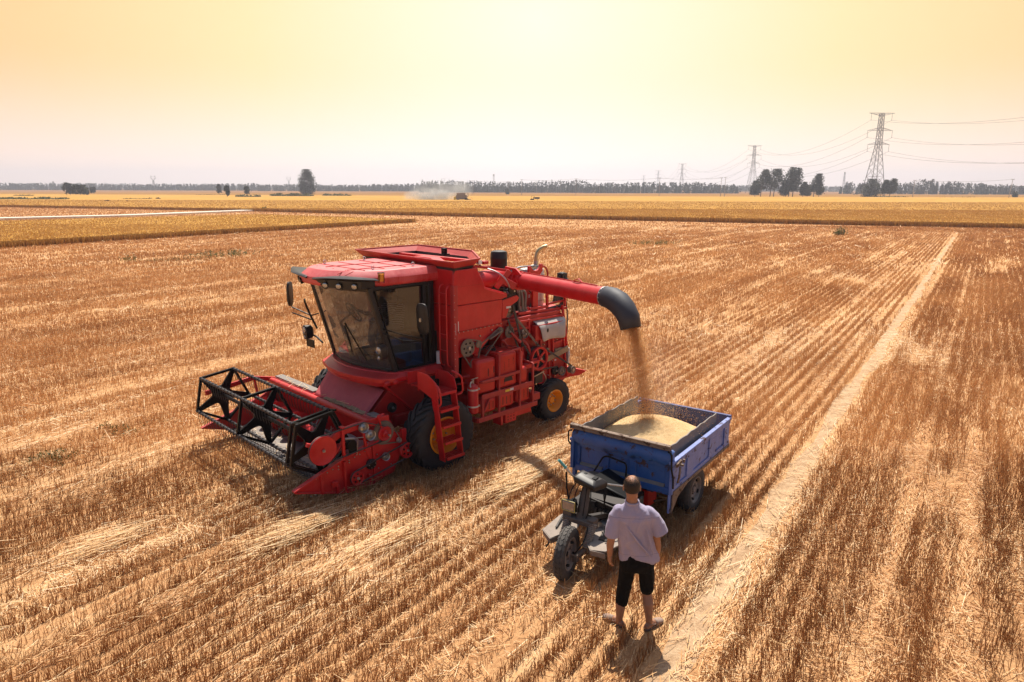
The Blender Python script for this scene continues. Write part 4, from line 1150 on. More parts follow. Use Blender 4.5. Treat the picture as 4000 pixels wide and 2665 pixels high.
# sprockets and chains on the tank side
def holed_sprocket(x, z, y, r, holes):
    o = gear("sprocket", x, z, y, r, 30, M['chain'], 0.018)
    g = MB()
    for k in range(holes):
        a = 2 * math.pi * k / holes; g.cyl((x + r * .6 * math.cos(a), y - .01, z + r * .6 * math.sin(a)), (x + r * .6 * math.cos(a), y + .003, z + r * .6 * math.sin(a)), r * .14, 12)
    g.build("lightening_holes", M['black'], o, smooth=False)
    g = MB(); g.cyl((x, y, z), (x, y + .05, z), .03, 10); g.build("axle_end", M['steel'], o)
holed_sprocket(-0.855, 2.03, TY + .05, 0.165, 6)
holed_sprocket(-0.994, 1.71, TY + .05, 0.092, 5)
gear("sprocket", -1.692, 2.24, TY + .06, 0.06, 16, M['chain'])
gear("sprocket", -1.12, 2.06, TY + .05, 0.07, 18, M['chain'])
belt([(-0.855, 2.03, .165), (-0.994, 1.71, .092), (-1.12, 2.06, .07)], TY + .045, .022, .016, M['chain'], name="drive_chain")
belt([(-1.692, 2.24, .06), (-1.15, 1.72, .05), (-1.2, 2.02, .03)], TY + .03, .022, .016, M['chain'], name="drive_chain")
g = MB(); g.bar((-1.7, TY + .02, 2.24), (-1.38, TY + .02, 2.12), 0.02, 0.14, (0, 1, 0)); g.build("chain_guard", M['chain'], H, 0.004)
g = MB(); g.cyl((-0.8, TY - .1, 1.45), (-1.15, TY + .12, 1.5), .03, 10); g.cyl((-0.8, TY - .2, 1.3), (-1.1, TY + .1, 1.36), .022, 10); g.build("tie_rod", M['red_deep'], H)

# ---------------- fuel tanks in their cage
FY = -0.2
def tank(x0, x1, z0, z1, y0=-0.95, y1=FY):
    g = MB(); g.bx(x0, x1, y0, y1, z0, z1); o = g.build("fuel_tank", M['red_plastic'], H); b = o.modifiers.new("b", 'BEVEL'); b.width = 0.07; b.segments = 5; b.limit_method = 'ANGLE'
    return o
def slots(parent, lst, y=FY - .004):
    g = MB()
    for x, z0, z1 in lst: g.bx(x - .022, x + .022, y - .02, y + .004, z0, z1)
    o = g.build("moulded_slots", M['dark'], parent, 0.01)
t1 = tank(-0.93, -1.41, 1.13, 1.80, y0=-0.7); slots(t1, [(-1.2, 1.45, 1.62), (-1.34, 1.5, 1.64)])
t2 = tank(-1.47, -1.97, 1.13, 1.84, y0=-0.95); slots(t2, [(-1.62, 1.48, 1.68), (-1.74, 1.52, 1.71), (-1.86, 1.54, 1.73), (-1.62, 1.2, 1.33)])
t3 = tank(-2.03, -2.27, 1.13, 1.47); t3b = tank(-2.03, -2.15, 1.13, 1.80)
t4 = tank(-0.98, -1.42, 0.74, 1.04); slots(t4, [(-1.12, .8, .96), (-1.22, .8, .96), (-1.32, .8, .96)])
t5 = tank(-1.46, -1.9, 0.74, 1.06); slots(t5, [(-1.58, .8, .98), (-1.68, .8, .98), (-1.78, .8, .98)])
t6 = tank(-1.98, -2.34, 0.74, 1.1); slots(t6, [(-2.06, .82, 1.02), (-2.16, .82, 1.02), (-2.26, .82, 1.02)])
for t, x, z in ((t1, -1.24, 1.37), (t2, -1.74, 1.38), (t2, -1.72, 1.30)):
    g = MB(); g.plate([(x - .14, z - .04), (x + .12, z - .04), (x + .1, z + .04), (x - .1, z + .05)], FY - .03, FY + .003); g.build("moulded_recess", M['dark'], t, 0.01)
g = MB(); g.cyl((-1.16, -.5, 1.79), (-1.16, -.5, 1.87), .06, 16); g.build("filler_neck", M['red_plastic'], t1, 0.01)
g = MB(); g.cyl((-1.16, -.5, 1.87), (-1.16, -.5, 1.91), .066, 16); g.bar((-1.2, -.5, 1.9), (-1.5, -.62, 1.9), .05, .02); g.tube(arc((-1.45, -.5, 1.86), (-1.5, -.5, 2.0), (-1.7, -.55, 1.87), 8), .013, 8); g.cyl((-1.62, -.5, 1.84), (-1.62, -.5, 1.875), .05, 14); g.build("filler_cap", M['black_plastic'], t1, 0.004)
g = MB(); FYc = FY + 0.03
g.bar((-0.9, FYc, 0.66), (-2.5, FYc, 0.66), 0.05, 0.09, (0, 0, 1)); g.bar((-1.0, FYc, 1.09), (-2.4, FYc, 1.10), 0.035, 0.10, (0, 0, 1))
g.bar((-1.0, FYc, 1.38), (-2.03, FYc, 1.41), 0.04, 0.055, (0, 0, 1)); g.bar((-1.42, FYc, 1.86), (-2.03, FYc, 1.87), 0.04, 0.03, (0, 0, 1))
g.bar((-1.45, FYc, 0.7), (-1.45, FYc, 1.87), 0.04); g.bar((-2.01, FYc, 0.7), (-2.01, FYc, 1.87), 0.04); g.bar((-2.38, FYc, 0.68), (-2.38, FYc, 1.5), 0.04); g.bar((-1.02, FYc, .68), (-1.02, FYc, 1.08), .05)
g.bar((-1.02, FYc, .75), (-1.2, FYc, 1.05), .05, .02); g.bar((-2.38, FYc, 1.5), (-2.38, -.75, 1.55), .04); g.bar((-1.42, FYc, 1.38), (-1.02, -.75, 1.38), .05); g.bar((-1.0, FYc, 1.38), (-1.0, -.9, 1.38), .05)
g.bar((-0.9, FYc, 0.66), (-0.9, -.9, 0.66), .05, .09); g.bar((-2.5, FYc, 0.66), (-2.5, -.9, .66), .05, .09); g.bx(-2.6, -2.42, -.3, FYc, .72, .86)
g.bar((-1.42, FYc + .01, 1.87), (-1.42, -.8, 1.87), .03); g.bar((-2.01, FYc, 1.87), (-2.01, -.8, 1.87), .03)
g.build("tank_cage", M['red_dusty'], H, 0.005)
g = MB(); g.bx(-1.6, -1.9, FYc - .05, FYc + .02, .44, .68); g.bx(-1.5, -1.56, -.4, FYc, .42, .66); g.bx(-1.93, -2.36, -.5, FYc - .02, .5, .66); bx_ = g.build("tool_box", M['red'], H, 0.006)
g = MB()
for i in range(3):
    for j in range(3): g.cyl((-1.67 - .08 * i, FYc, .5 + .06 * j), (-1.67 - .08 * i, FYc + .023, .5 + .06 * j), .013, 10)
g.build("punched_holes", M['black'], bx_, smooth=False)
g = MB(); g.bx(-1.6, -1.72, FYc + .018, FYc + .021, 1.075, 1.12); g.build("warning_sticker", M['yellow'], H, smooth=False)
g = MB(); g.bx(-1.725, -1.82, FYc + .018, FYc + .021, 1.08, 1.125); g.build("white_sticker", M['white'], H, smooth=False)
# fire extinguisher strapped beside the tanks
g = MB(); g.lathe([(0.001, 0), (0.085, 0), (0.1, .02), (0.1, .47), (0.085, .52), (0.04, .55), (0.025, .56)], (-0.76, -0.14, 0.86), (0, 0, 1), 22)
ex = g.build("fire_extinguisher", M['red'], H)
g = MB(); g.cyl((-.76, -.14, 1.41), (-.76, -.14, 1.5), .02, 10); g.bar((-.72, -.14, 1.5), (-.88, -.14, 1.51), .025, .012); g.tube(arc((-.74, -.14, 1.46), (-.64, -.1, 1.46), (-.65, -.08, 1.38), 6), .014, 8); g.build("valve", M['steel'], ex)
for z in (.98, 1.3):
    g = MB(); g.lathe([(.102, 0), (.104, .0), (.104, .03), (.102, .03)], (-.76, -.14, z), (0, 0, 1), 22); g.bx(-.86, -.84, -.2, -.06, z, z + .03); g.build("clamp", M['zinc'], ex)
# ladder and step platform
LY = 0.12
g = MB()
def lp(t): return Vector((0.265 - .115 * t, LY, 1.40 - 1.16 * t))
def rp_(t): return Vector((-0.147 - .115 * t, LY, 1.44 - 1.19 * t))
g.bar(lp(0), lp(1), 0.13, 0.02, (0, 1, 0)) if False else None
for f_ in (lp, rp_):
    a, b = f_(0), f_(1)
    g.hexa([a + Vector((-.012, -.16, 0)), a + Vector((.012, -.16, 0)), a + Vector((.012, .0, 0)), a + Vector((-.012, 0, 0)), b + Vector((-.012, -.12, 0)), b + Vector((.012, -.12, 0)), b + Vector((.012, .03, 0)), b + Vector((-.012, .03, 0))])
g.prism([(0.27, -.73, 1.72), (-.13, -.73, 1.72), (-.13, -.73, 1.5), (0.27, -.73, 1.5)], (0, .02, 0)); g.bar((0.27, -.40, 1.78), (0.27, -.40, 1.45), .03); g.bar((-.14, -.42, 1.74), (-.14, -.42, 1.45), .03)
g.prism([(-0.14, -.42, 1.76), (-0.14, -.12, 1.77), (-0.14, .06, 1.70), (-0.14, .13, 1.52), (-0.14, .1, 1.44), (-0.14, -.42, 1.48)], (-.018, 0, 0))
g.prism([(0.27, -.40, 1.80), (0.27, -.12, 1.79), (0.27, .10, 1.68), (0.27, .17, 1.44), (0.27, .10, 1.35), (0.27, -.40, 1.50)], (.018, 0, 0))
lad = g.build("ladder", M['red'], H, 0.006)
steps = [(1.47, 0.21, -0.14, -0.70, .13), (1.18, .235, -.165, -.1, .16), (.885, .205, -.195, -.08, .17), (.59, .175, -.225, -.06, .18), (.30, .145, -.255, -.02, .19)]
for z, xa, xb, ya, yb in steps:
    g = MB()
    g.bar((xa, yb, z), (xb, yb, z), .03, .045); g.bar((xa, ya, z), (xb, ya, z), .02, .045); g.bar(((xa + xb) / 2, ya, z), ((xa + xb) / 2, yb, z), .03, .03)
    nn = 9 if z < 1.4 else 12
    for k in range(nn):
        x = xa + (xb - xa) * (k + .5) / nn; g.bar((x, ya, z + .01), (x, yb, z + .01), .014, .018)
    if z > 1.4:
        for k in range(1, 4): y = ya + (yb - ya) * k / 4; g.bar((xa, y, z), (xb, y, z), .02, .03)
    g.build("step", M['red'], lad, 0.002)
g = MB()
g.tube(arc((0.28, .08, 1.66), (0.28, .2, 1.62), (0.28, .21, 1.5), 6) + arc((0.27, .21, 1.4), (0.26, .21, 1.3), (0.26, .12, 1.28), 6), .016, 8)
g.tube(arc((-0.15, .0, 1.80), (-0.16, .14, 1.8), (-0.24, .16, 1.7), 6) + arc((-0.26, .16, 1.5), (-.26, .16, 1.4), (-.17, .12, 1.4), 6), .016, 8)
g.build("grab_handles", M['red'], lad)
g = MB(); g.bx(-.02, -.08, -.32, -.26, 1.48, 1.62); g.build("pedal", M['black'], lad, .006)
# ---------------- unloading pipe
PR = 0.157
g = MB()
g.tube([(-1.2, -.95, 3.12), (-1.9, -.98, 3.13), (-2.2, -1.0, 3.14), (-2.38, -.98, 3.13), (-2.47, -.85, 3.11), (-2.48, -.7, 3.105)], [.2, .2, .195, .185, .18, .165], 22)
g.tube([(-2.48, -.74, 3.105), (-1.95, 1.95, 3.12)], PR, 26)
pipe = g.build("unloading_pipe", M['red'], H, 0, 40)
pd = (Vector((-1.95, 1.95, 3.12)) - Vector((-2.48, -.74, 3.105))).normalized()
g = MB()
for p, r, w in (((-2.46, -.66, 3.106), .195, .03), ((-2.43, -.5, 3.108), .172, .02)): g.lathe([(r, 0), (r, w), (PR - .02, w), (PR - .02, 0)], p, pd, 26)
p0 = Vector((-2.46, -.6, 3.28)); g.bar(p0, (-1.98, 1.7, 3.29), 0.012, 0.022); g.bar((-2.1, 1.05, 3.29), (-2.08, 1.2, 3.35), .03, .012); g.bar((-2.08, 1.2, 3.35), (-2.06, 1.3, 3.29), .03, .012)
g.bar((-1.15, -.8, 3.36), (-1.65, -1.0, 3.42), .05, .06); g.bar((-1.65, -1.0, 3.42), (-2.3, -.75, 3.3), .045, .05); g.prism([(-2.36, -.9, 3.2), (-2.36, -.9, 3.38), (-2.36, -.6, 3.36), (-2.36, -.45, 3.24)], (.05, 0, 0)); g.bar((-1.95, -.7, 3.2), (-2.2, -.5, 3.02), .06, .14)
g.bar((-1.9, -.72, 3.0), (-2.1, -.55, 3.34), .05, .10)
g.build("pipe_flange", M['red'], pipe, 0.005)
g = MB(); g.tube(arc((-1.75, -.8, 3.38), (-1.95, -.5, 3.3), (-2.05, -.5, 3.02), 8), .016, 8); g.tube(arc((-1.05, -.9, 3.5), (-1.4, -.9, 3.62), (-1.8, -1.0, 3.4), 8), .013, 8); g.cyl((-2.3, -.73, 3.3), (-2.42, -.68, 3.27), .035, 10); g.build("pipe_hoses", M['steel'], pipe)
# rubber boot at the end
e0 = Vector((-1.966, 1.87, 3.12)); 
bend = [e0, e0 + pd * .1, e0 + pd * .2 + Vector((0, 0, -.01)), e0 + pd * .36 + Vector((0, 0, -.06)), e0 + pd * .5 + Vector((0, 0, -.155)), e0 + pd * .60 + Vector((0, 0, -.27)), e0 + pd * .66 + Vector((0, 0, -.44))]
g = MB(); g.tube(bend, [PR + .014, PR + .022, PR + .034, PR + .04, PR + .034, PR + .026, PR + .012], 28, False); sb = g.build("spout", M['spout'], H, 0, 60); s_ = sb.modifiers.new("thick", 'SOLIDIFY'); s_.thickness = .008
MOUTH_L = bend[-1]
g = MB()
for k in range(14):
    a = 2 * math.pi * k / 14; d, s, u = frame_of(pd); c_ = e0 + pd * .03 + s * (PR + .014) * math.cos(a) + u * (PR + .014) * math.sin(a); g.ell(c_, .012, .012, .012, 6, 4)
g.tube([e0 + pd * .01 + s * (PR + .012) * math.cos(2 * math.pi * k / 24) + u * (PR + .012) * math.sin(2 * math.pi * k / 24) for k in range(25)], .008, 6, False)
g.build("boot_clips", M['steel'], sb)

# straw and chaff caught on the header
n = 260; x = np.concatenate([rng.uniform(1.15, 1.95, 170), rng.uniform(.9, 1.1, 50), rng.uniform(1.3, 1.9, 40)]); y = np.concatenate([rng.uniform(HR + .1, HL - .1, 170), rng.uniform(HR + .1, HL - .1, 50), np.full(40, HL + .05)])
z = np.concatenate([np.full(170, .21), np.full(50, 1.085), rng.uniform(.12, .16, 40)]) + rng.uniform(0, .03, n); a = rng.uniform(0, 6.28, n); ln = rng.uniform(.06, .3, n)
D = np.stack([np.cos(a), np.sin(a), rng.normal(0, .12, n)], 1) * ln[:, None]; D[220:, 1] *= .15
v, q, t = ribbons(np.stack([x, y, z], 1), D, .004, np.clip(rng.normal(.78, .12, n), 0, 1), .8)
sb_ = np_mesh("caught_straw", v, q, STRAW, t); sb_.parent = H; sb_['kind'] = "stuff"
# ---------------- rear body, engine deck, drives
BY = -0.62
g = MB(); g.plate([(-1.9, 2.36), (-3.70, 2.36), (-3.80, 2.05), (-3.92, 1.15), (-3.97, 0.86), (-3.82, 0.76), (-3.3, 0.80), (-2.9, 0.90), (-2.0, 0.95)], 2 * YC - BY, BY)
rb = g.build("rear_body", M['red_deep'], H, 0.012)  # panel a darker red than its ribs, for the shade between them
g = MB()
for (x0, z0, x1, z1) in ((-2.69, 2.3, -2.72, 1.9), (-3.05, 1.88, -3.1, .95), (-3.29, 1.82, -3.35, .9), (-3.43, 1.8, -3.5, .82), (-3.70, 2.3, -3.88, 1.1), (-3.88, 1.1, -3.94, .86)):
    g.bar((x0, BY + .02, z0), (x1, BY + .02, z1), 0.04, 0.05, (0, 1, 0))
for (x0, z0, x1, z1) in ((-3.29, 1.80, -3.72, 1.84), (-3.43, 1.66, -3.74, 1.70), (-2.1, 2.28, -3.7, 2.25), (-3.0, .88, -3.9, .84), (-2.2, 2.16, -2.7, 2.12), (-2.2, 2.08, -2.7, 2.04)):
    g.bar((x0, BY + .02, z0), (x1, BY + .02, z1), 0.04, 0.035, (0, 1, 0))
g.bar((-3.2, BY + .03, 1.2), (-2.75, BY + .03, .86), .04, .04, (0, 1, 0)); g.bar((-2.45, BY + .04, 1.9), (-2.6, BY + .04, 1.1), .05, .05, (0, 1, 0))
g.build("body_ribs", M['red'], rb, 0.004)
g = MB(); g.bar((-3.0, BY + .05, 1.33), (-3.9, BY + .05, 1.50), .06, .12, (0, 0, 1)); g.bx(-3.5, -3.72, BY, BY + .05, 1.5, 1.54); g.bx(-3.1, -3.3, BY, BY + .06, 1.56, 1.6); g.build("debris_ledge", M['chaff'], rb, 0.006)
g = MB()
for x, z in ((-2.95, 1.85), (-3.15, 1.7), (-3.2, 1.45), (-3.55, 1.74), (-3.6, 1.4), (-3.36, .95), (-3.3, 1.0), (-3.52, .95), (-3.52, 1.06), (-3.86, 1.3), (-3.78, 1.7), (-2.6, 1.75)): g.cyl((x, BY, z), (x, BY + .05, z), .011, 6)
g.build("bolts", M['steel'], rb, smooth=False)
g = MB()
g.prism([(-3.9, -.75, 1.08), (-3.95, -.62, 1.05), (-4.66, -.62, .84), (-4.4, -.62, .78), (-3.95, -.62, .82), (-3.9, -.75, .8)], (0, -2.2, 0)); g.build("straw_chute", M['red'], H, 0.006)
g = MB(); g.bx(-3.9, -3.95, -.55, -.65, 1.15, 1.5); g.ell((-3.93, -.56, 1.35), .03, .03, .1); g.build("tape_wrap", M['zinc'], H)
# sheet draped over the side box
g = MB(); g.bx(-2.78, -3.64, -0.78, -0.48, 1.84, 2.16); g.build("side_box", M['red_deep'], H, 0.01)
g = MB(); nx, ny = 16, 18; vs = []; fs = []
prof = [(-.80, 2.345), (-.72, 2.31), (-.60, 2.22), (-.50, 2.165), (-.455, 2.13), (-.44, 2.05), (-.435, 1.95), (-.43, 1.83)]
for i in range(nx + 1):
    t = i / nx
    for j, (y, z) in enumerate(prof):
        s = j / (len(prof) - 1)
        x = -2.80 - 0.98 * t + (0.06 * t - .14 * (1 - t)) * s + (0.08 * (s > .5) * t)
        fold = math.sin(t * 16) * .012 * max(0, s - .4) + math.sin(t * 7 + 1) * .018 * s
        vs.append((x, y + fold, z + (.02 * math.sin(t * 5) if j == len(prof) - 1 else 0) - (.02 * (1 - t) if s > .5 else 0)))
n_ = len(prof)
for i in range(nx):
    for j in range(n_ - 1): fs.append((i * n_ + j, i * n_ + j + 1, (i + 1) * n_ + j + 1, (i + 1) * n_ + j))
g.add(vs, fs); tp = g.build("plastic_sheet", M['tarp_grey'], H, 0, 80); s_ = tp.modifiers.new("s", 'SUBSURF'); s_.levels = 1; s_.render_levels = 1
sm = tp.modifiers.new("t", 'SOLIDIFY'); sm.thickness = .004
g = MB(); g.ell((-3.1, -.432, 2.03), .03, .006, .045, 10, 6); g.ell((-3.16, -.5, 2.175), .014, .014, .01, 8, 5); g.ell((-3.45, -.62, 2.25), .02, .02, .012, 8, 5); g.build("grease_stain", M['dark'], tp)
# flywheel with five spokes
FX, FZ, FR_ = -2.86, 1.47, 0.25; y0 = BY + .2
g = MB(); g.lathe([(FR_, 0), (FR_, -.06), (FR_ * .86, -.06), (FR_ * .86, -.045), (FR_ * .80, -.045), (FR_ * .80, -.012), (FR_ * .86, -.012), (FR_ * .86, 0)], (FX, y0, FZ), (0, 1, 0), 40, True)
g.lathe([(.001, .02), (.045, .02), (.05, -.05), (.001, -.05)], (FX, y0, FZ), (0, 1, 0), 16)
for k in range(5):
    a = 2 * math.pi * k / 5 + 1.25; g.bar((FX + .03 * math.cos(a), y0 - .03, FZ + .03 * math.sin(a)), (FX + FR_ * .84 * math.cos(a), y0 - .03, FZ + FR_ * .84 * math.sin(a)), .05, .025, (0, 1, 0))
fw = g.build("flywheel", M['red'], H, 0.003)
g = MB(); g.cyl((FX, y0 - .07, FZ), (FX, y0 - .16, FZ), FR_ * .97, 32); g.build("drum", M['belt'], fw); g = MB(); g.cyl((FX, y0, FZ), (FX, y0 + .05, FZ), .02, 8); g.build("axle_end", M['steel'], fw)
g = MB(); g.bx(-2.55, -2.82, y0 - .03, y0 + .03, 1.40, 1.46); g.bx(-2.4, -2.6, y0 - .2, y0 + .02, 1.33, 1.42); g.build("bearing_block", M['red'], H, 0.01)
pulley("pulley", -2.50, 2.03, BY + .12, 0.095, M['rust_steel'], H, .09, 0, .022)
pulley("pulley", -3.65, 1.04, BY + .14, 0.10, M['rust_steel'], H, .05, 0, .024); 
g = MB(); g.lathe([(.001, .0), (.04, 0), (.06, -.008), (.085, 0), (.085, -.015), (.06, -.03), (.085, -.045), (.06, -.06), (.085, -.075), (.06, -.09), (.085, -.105), (.001, -.105)], (-3.93, BY + .2, 1.03), (0, 1, 0), 24); o_ = g.build("grooved_pulley", M['rust_steel'], H, 0, 25)
g = MB(); g.cyl((-3.93, BY + .19, 1.03), (-3.93, BY + .21, 1.03), .035, 14); g.build("axle_end", M['steel'], o_)
pulley("pulley", -3.5, 1.07, BY + .08, 0.095, M['dark'], H, .05, 0, .024)
pulley("fan_disc", -2.05, 2.56, BY + .1, 0.14, M['rust_steel'], H, .03, 0, .03)
pulley("crank_disc", -2.08, 2.13, BY + .1, 0.12, M['chain'], H, .02, 0, .03)
g = MB(); g.bar((-2.08, BY + .13, 2.12), (-2.28, BY + .17, 1.92), .05, .045); g.cyl((-2.28, BY + .15, 1.92), (-2.28, BY + .2, 1.92), .035, 10); g.build("crank_arm", M['red_dusty'], H, .008)
def flat_belt(name, pts, w, mat):
    g = MB()
    for i in range(len(pts) - 1): g.bar(pts[i], pts[i + 1], 0.014, w, (0, 0, 1)) if False else g.bar(pts[i], pts[i + 1], w, 0.012, (0, 1, 0))
    return g.build(name, mat, H, smooth=False)
flat_belt("drive_belt", [(-2.15, BY + .12, 2.65), (-2.42, BY + .12, 1.78)], .05, M['belt'])
flat_belt("drive_belt", [(-2.02, BY + .1, 2.40), (-2.45, BY + .1, 1.5)], .04, M['belt'])
flat_belt("drive_belt", [(-2.28, BY + .1, 2.36), (-2.9, BY + .13, 1.71)], .05, M['rust_steel'])
flat_belt("drive_belt", [(-3.0, BY + .14, 1.68), (-3.93, BY + .15, 1.115)], .035, M['belt'])
flat_belt("drive_belt", [(-2.82, BY + .14, 1.22), (-3.52, BY + .1, 1.165)], .03, M['belt'])
flat_belt("drive_belt", [(-2.62, BY + .14, 1.58), (-2.3, BY + .14, 2.0)], .03, M['belt'])
g = MB(); g.tube(arc((-2.45, BY + .05, 1.9), (-2.62, BY + .1, 1.85), (-2.65, BY + .12, 1.55), 6), .03, 8); g.tube(arc((-1.85, BY + .1, 2.0), (-1.98, BY + .12, 1.95), (-2.0, BY + .12, 1.75), 6), .025, 8); g.bar((-1.95, BY + .08, 1.78), (-2.3, BY + .1, 1.6), .03); g.bar((-1.9, BY + .05, 1.95), (-2.3, BY + .05, 2.08), .04); g.build("linkage", M['red_dusty'], H)
g = MB(); g.bx(-2.72, -2.95, BY, BY + .2, .95, 1.16); bt = g.build("battery", M['black_plastic'], H, .01)
g = MB(); g.tube(arc((-2.95, BY + .2, 1.16), (-3.1, BY + .25, 1.0), (-3.05, BY + .1, .85), 6), .008, 6); g.bar((-2.68, BY + .2, 1.12), (-2.98, BY + .2, 1.18), .02); g.build("cable", M['steel'], bt)
g = MB(); g.bx(-3.44, -3.56, BY + .02, BY + .026, 1.275, 1.31); g.build("white_sticker", M['white'], rb, smooth=False)
g = MB(); g.prism([(-1.80, TY - .02, 2.80), (-2.2, TY - .02, 2.86), (-2.26, TY - .02, 2.80), (-2.2, TY - .02, 2.74), (-2.0, TY - .02, 2.66), (-1.9, TY - .02, 2.45), (-1.80, TY - .02, 2.45)], (0, -.03, 0)); br_ = g.build("bracket", M['red'], H, .006)
g = MB(); g.bx(-1.9, -2.02, TY - .018, TY - .012, 2.63, 2.67); g.build("white_sticker", M['white'], br_, smooth=False)
# engine deck
g = MB()
g.bx(-1.95, -3.95, -3.0, -.75, 2.34, 2.40)
for (p, q) in (((-2.5, -.72, 2.42), (-4.0, -.72, 2.36)), ((-2.9, -.78, 2.46), (-3.45, -.78, 2.45)), ((-3.45, -.78, 2.36), (-3.43, -.78, 3.0)), ((-3.45, -1.35, 2.36), (-3.43, -1.35, 3.0)), ((-3.43, -.78, 2.9), (-3.43, -1.35, 2.9)), ((-3.95, -.72, 2.4), (-3.95, -.72, 2.75)), ((-3.45, -.78, 2.5), (-3.95, -.78, 2.52)), ((-2.88, -.8, 2.36), (-2.88, -.8, 2.5)), ((-3.8, -.66, 2.45), (-3.95, -.6, 1.3)), ((-3.2, -.74, 2.2), (-3.2, -.74, 2.42)), ((-2.6, -.74, 2.2), (-2.6, -.74, 2.42)), ((-3.7, -.74, 2.2), (-3.7, -.74, 2.42))):
    g.bar(p, q, .05)
dk = g.build("engine_deck", M['red'], H, .005)
g = MB(); g.bx(-2.1, -3.0, -2.6, -1.25, 2.4, 2.95); g.bx(-2.3, -2.9, -2.4, -1.4, 2.95, 3.1)
for k in range(5): g.bx(-2.15 - .16 * k, -2.25 - .16 * k, -1.3, -1.15, 2.55, 2.9)
g.cyl((-1.9, -.85, 2.99), (-2.18, -.85, 2.94), .05, 14); g.cyl((-2.36, -.75, 2.92), (-2.36, -.79, 2.92), .085, 10); g.bx(-1.95, -2.5, -1.1, -.85, 2.7, 2.85); g.bx(-2.5, -2.7, -.95, -.85, 2.45, 2.9); g.cyl((-2.0, -1.0, 2.8), (-2.6, -1.0, 2.8), .1, 12)
g.build("engine_block", M['dark'], H, .01)
g = MB(); g.bx(-2.9, -3.3, -1.25, -.92, 2.47, 2.88); ot = g.build("oil_tank", M['red_dusty'], H, .04)
g = MB(); g.bx(-3.1, -3.16, -.92, -.915, 2.66, 2.73); g.build("warning_sticker", M['yellow'], ot, smooth=False)
g = MB(); g.bx(-3.02, -3.06, -.92, -.915, 2.66, 2.73); g.build("white_sticker", M['white'], ot, smooth=False)
g = MB(); g.lathe([(.001, 0), (.25, 0), (.262, .02), (.262, .74), (.25, .78), (.12, .80), (.001, .80)], (-3.52, -1.3, 2.42), (0, 0, 1), 34); mf = g.build("muffler", M['zinc'], H, 0, 30)
g = MB(); g.lathe([(.264, .1), (.27, .1), (.27, .13), (.264, .13)], (-3.52, -1.3, 2.42), (0, 0, 1), 34); g.lathe([(.264, .64), (.27, .64), (.27, .67), (.264, .67)], (-3.52, -1.3, 2.42), (0, 0, 1), 34); g.bx(-3.5, -3.3, -1.2, -1.15, 3.2, 3.26); g.cyl((-3.4, -1.3, 3.24), (-3.66, -1.3, 3.27), .03); g.build("muffler_bands", M['steel'], mf)
g = MB(); g.tube([(-3.64, -1.3, 3.18), (-3.64, -1.3, 3.40)] + arc((-3.64, -1.3, 3.42), (-3.65, -1.3, 3.6), (-3.80, -1.22, 3.66), 8) + [(-3.86, -1.18, 3.675)], [.05, .046] + [.044] * 9 + [.042], 14)
ex_ = g.build("exhaust_pipe", M['brass'], mf); g = MB(); g.lathe([(.048, 0), (.054, 0), (.054, .1), (.048, .1)], (-3.64, -1.3, 3.26), (0, 0, 1), 16); g.build("pipe_clamp", M['steel'], ex_)
g = MB(); pts = [(-.21, .10), (-.21, -.02), (-.13, -.10), (.13, -.10), (.21, -.02), (.21, .12), (.15, .12)] + [(.14 * math.cos(a), .12 + .14 * math.sin(-a) * .9) for a in [math.pi * k / 10 for k in range(1, 10)]] + [(-.15, .10)]
g.prism([(-3.11 - x, -.80, 3.24 + z) for x, z in pts], (0, -.05, 0)); g.bx(-3.03, -3.19, -.85, -.80, 2.4, 3.15); g.build("pipe_cradle", M['red'], H, .006)
g = MB(); g.tube([(-3.40, -.95, 3.27)] + arc((-3.42, -.95, 3.29), (-3.62, -.95, 3.3), (-3.64, -.95, 3.1), 6) + [(-3.66, -.95, 2.45)], .02, 8); g.tube([(-2.3, -1.75, 3.3), (-3.1, -1.75, 3.27)], .015, 8); g.build("deck_rail", M['red_dusty'], H)
g = MB(); g.lathe([(.001, 0), (.165, 0), (.175, .02), (.175, .36), (.18, .37), (.18, .41), (.175, .42), (.175, .50), (.16, .535), (.08, .555), (.001, .56)], (-2.70, -1.48, 3.08), (0, 0, 1), 32); ac = g.build("air_cleaner", M['black_plastic'], H, 0, 30)
g = MB(); g.cyl((-2.7, -1.48, 2.6), (-2.7, -1.48, 3.09), .09, 16); g.build("intake_tube", M['hose'], ac)
g = MB(); g.bx(-3.86, -4.02, -.88, -.72, 3.0, 3.12); g.bx(-3.84, -4.04, -.9, -.70, 2.93, 3.0); g.lathe([(.001, .12), (.07, .11), (.1, 0)], (-3.94, -.8, 3.02), (0, 0, 1), 8); g.bx(-3.92, -3.97, -.85, -.78, 2.4, 2.93); g.build("cleaner_box", M['black_plastic'], H, .008)
g = MB()
for k, (x0, x1, zt) in enumerate(((-2.55, -2.62, 2.95), (-2.62, -2.72, 2.9), (-2.76, -2.80, 2.85))): g.tube(arc((x0, -.86, zt), (x0 - .12, -.82, zt), (x1, -.80, 2.6), 6) + arc((x1, -.8, 2.55), (x1, -.8, 2.38), (x1 - .2, -.8, 2.42), 6), .026, 8)
g.build("coolant_hose", M['grey_hose'], H)
g = MB()
for k in range(9):
    a = (-3.3 - .07 * k, -.84 - .02 * (k % 3), 2.85 - .03 * (k % 4)); c_ = (-3.62 - .04 * k, -.78, 2.5 + .02 * (k % 3)); m_ = (-3.75 - .05 * (k % 3), -.74, 2.92 - .05 * k)
    g.tube(arc(a, m_, c_, 8), .012 + .006 * (k % 2), 6)
for k in range(4): g.tube(arc((-3.85, -.8, 2.75 - .05 * k), (-4.08 - .02 * k, -.75, 2.7), (-3.97, -.66, 2.1 - .1 * k), 8), .013, 6)
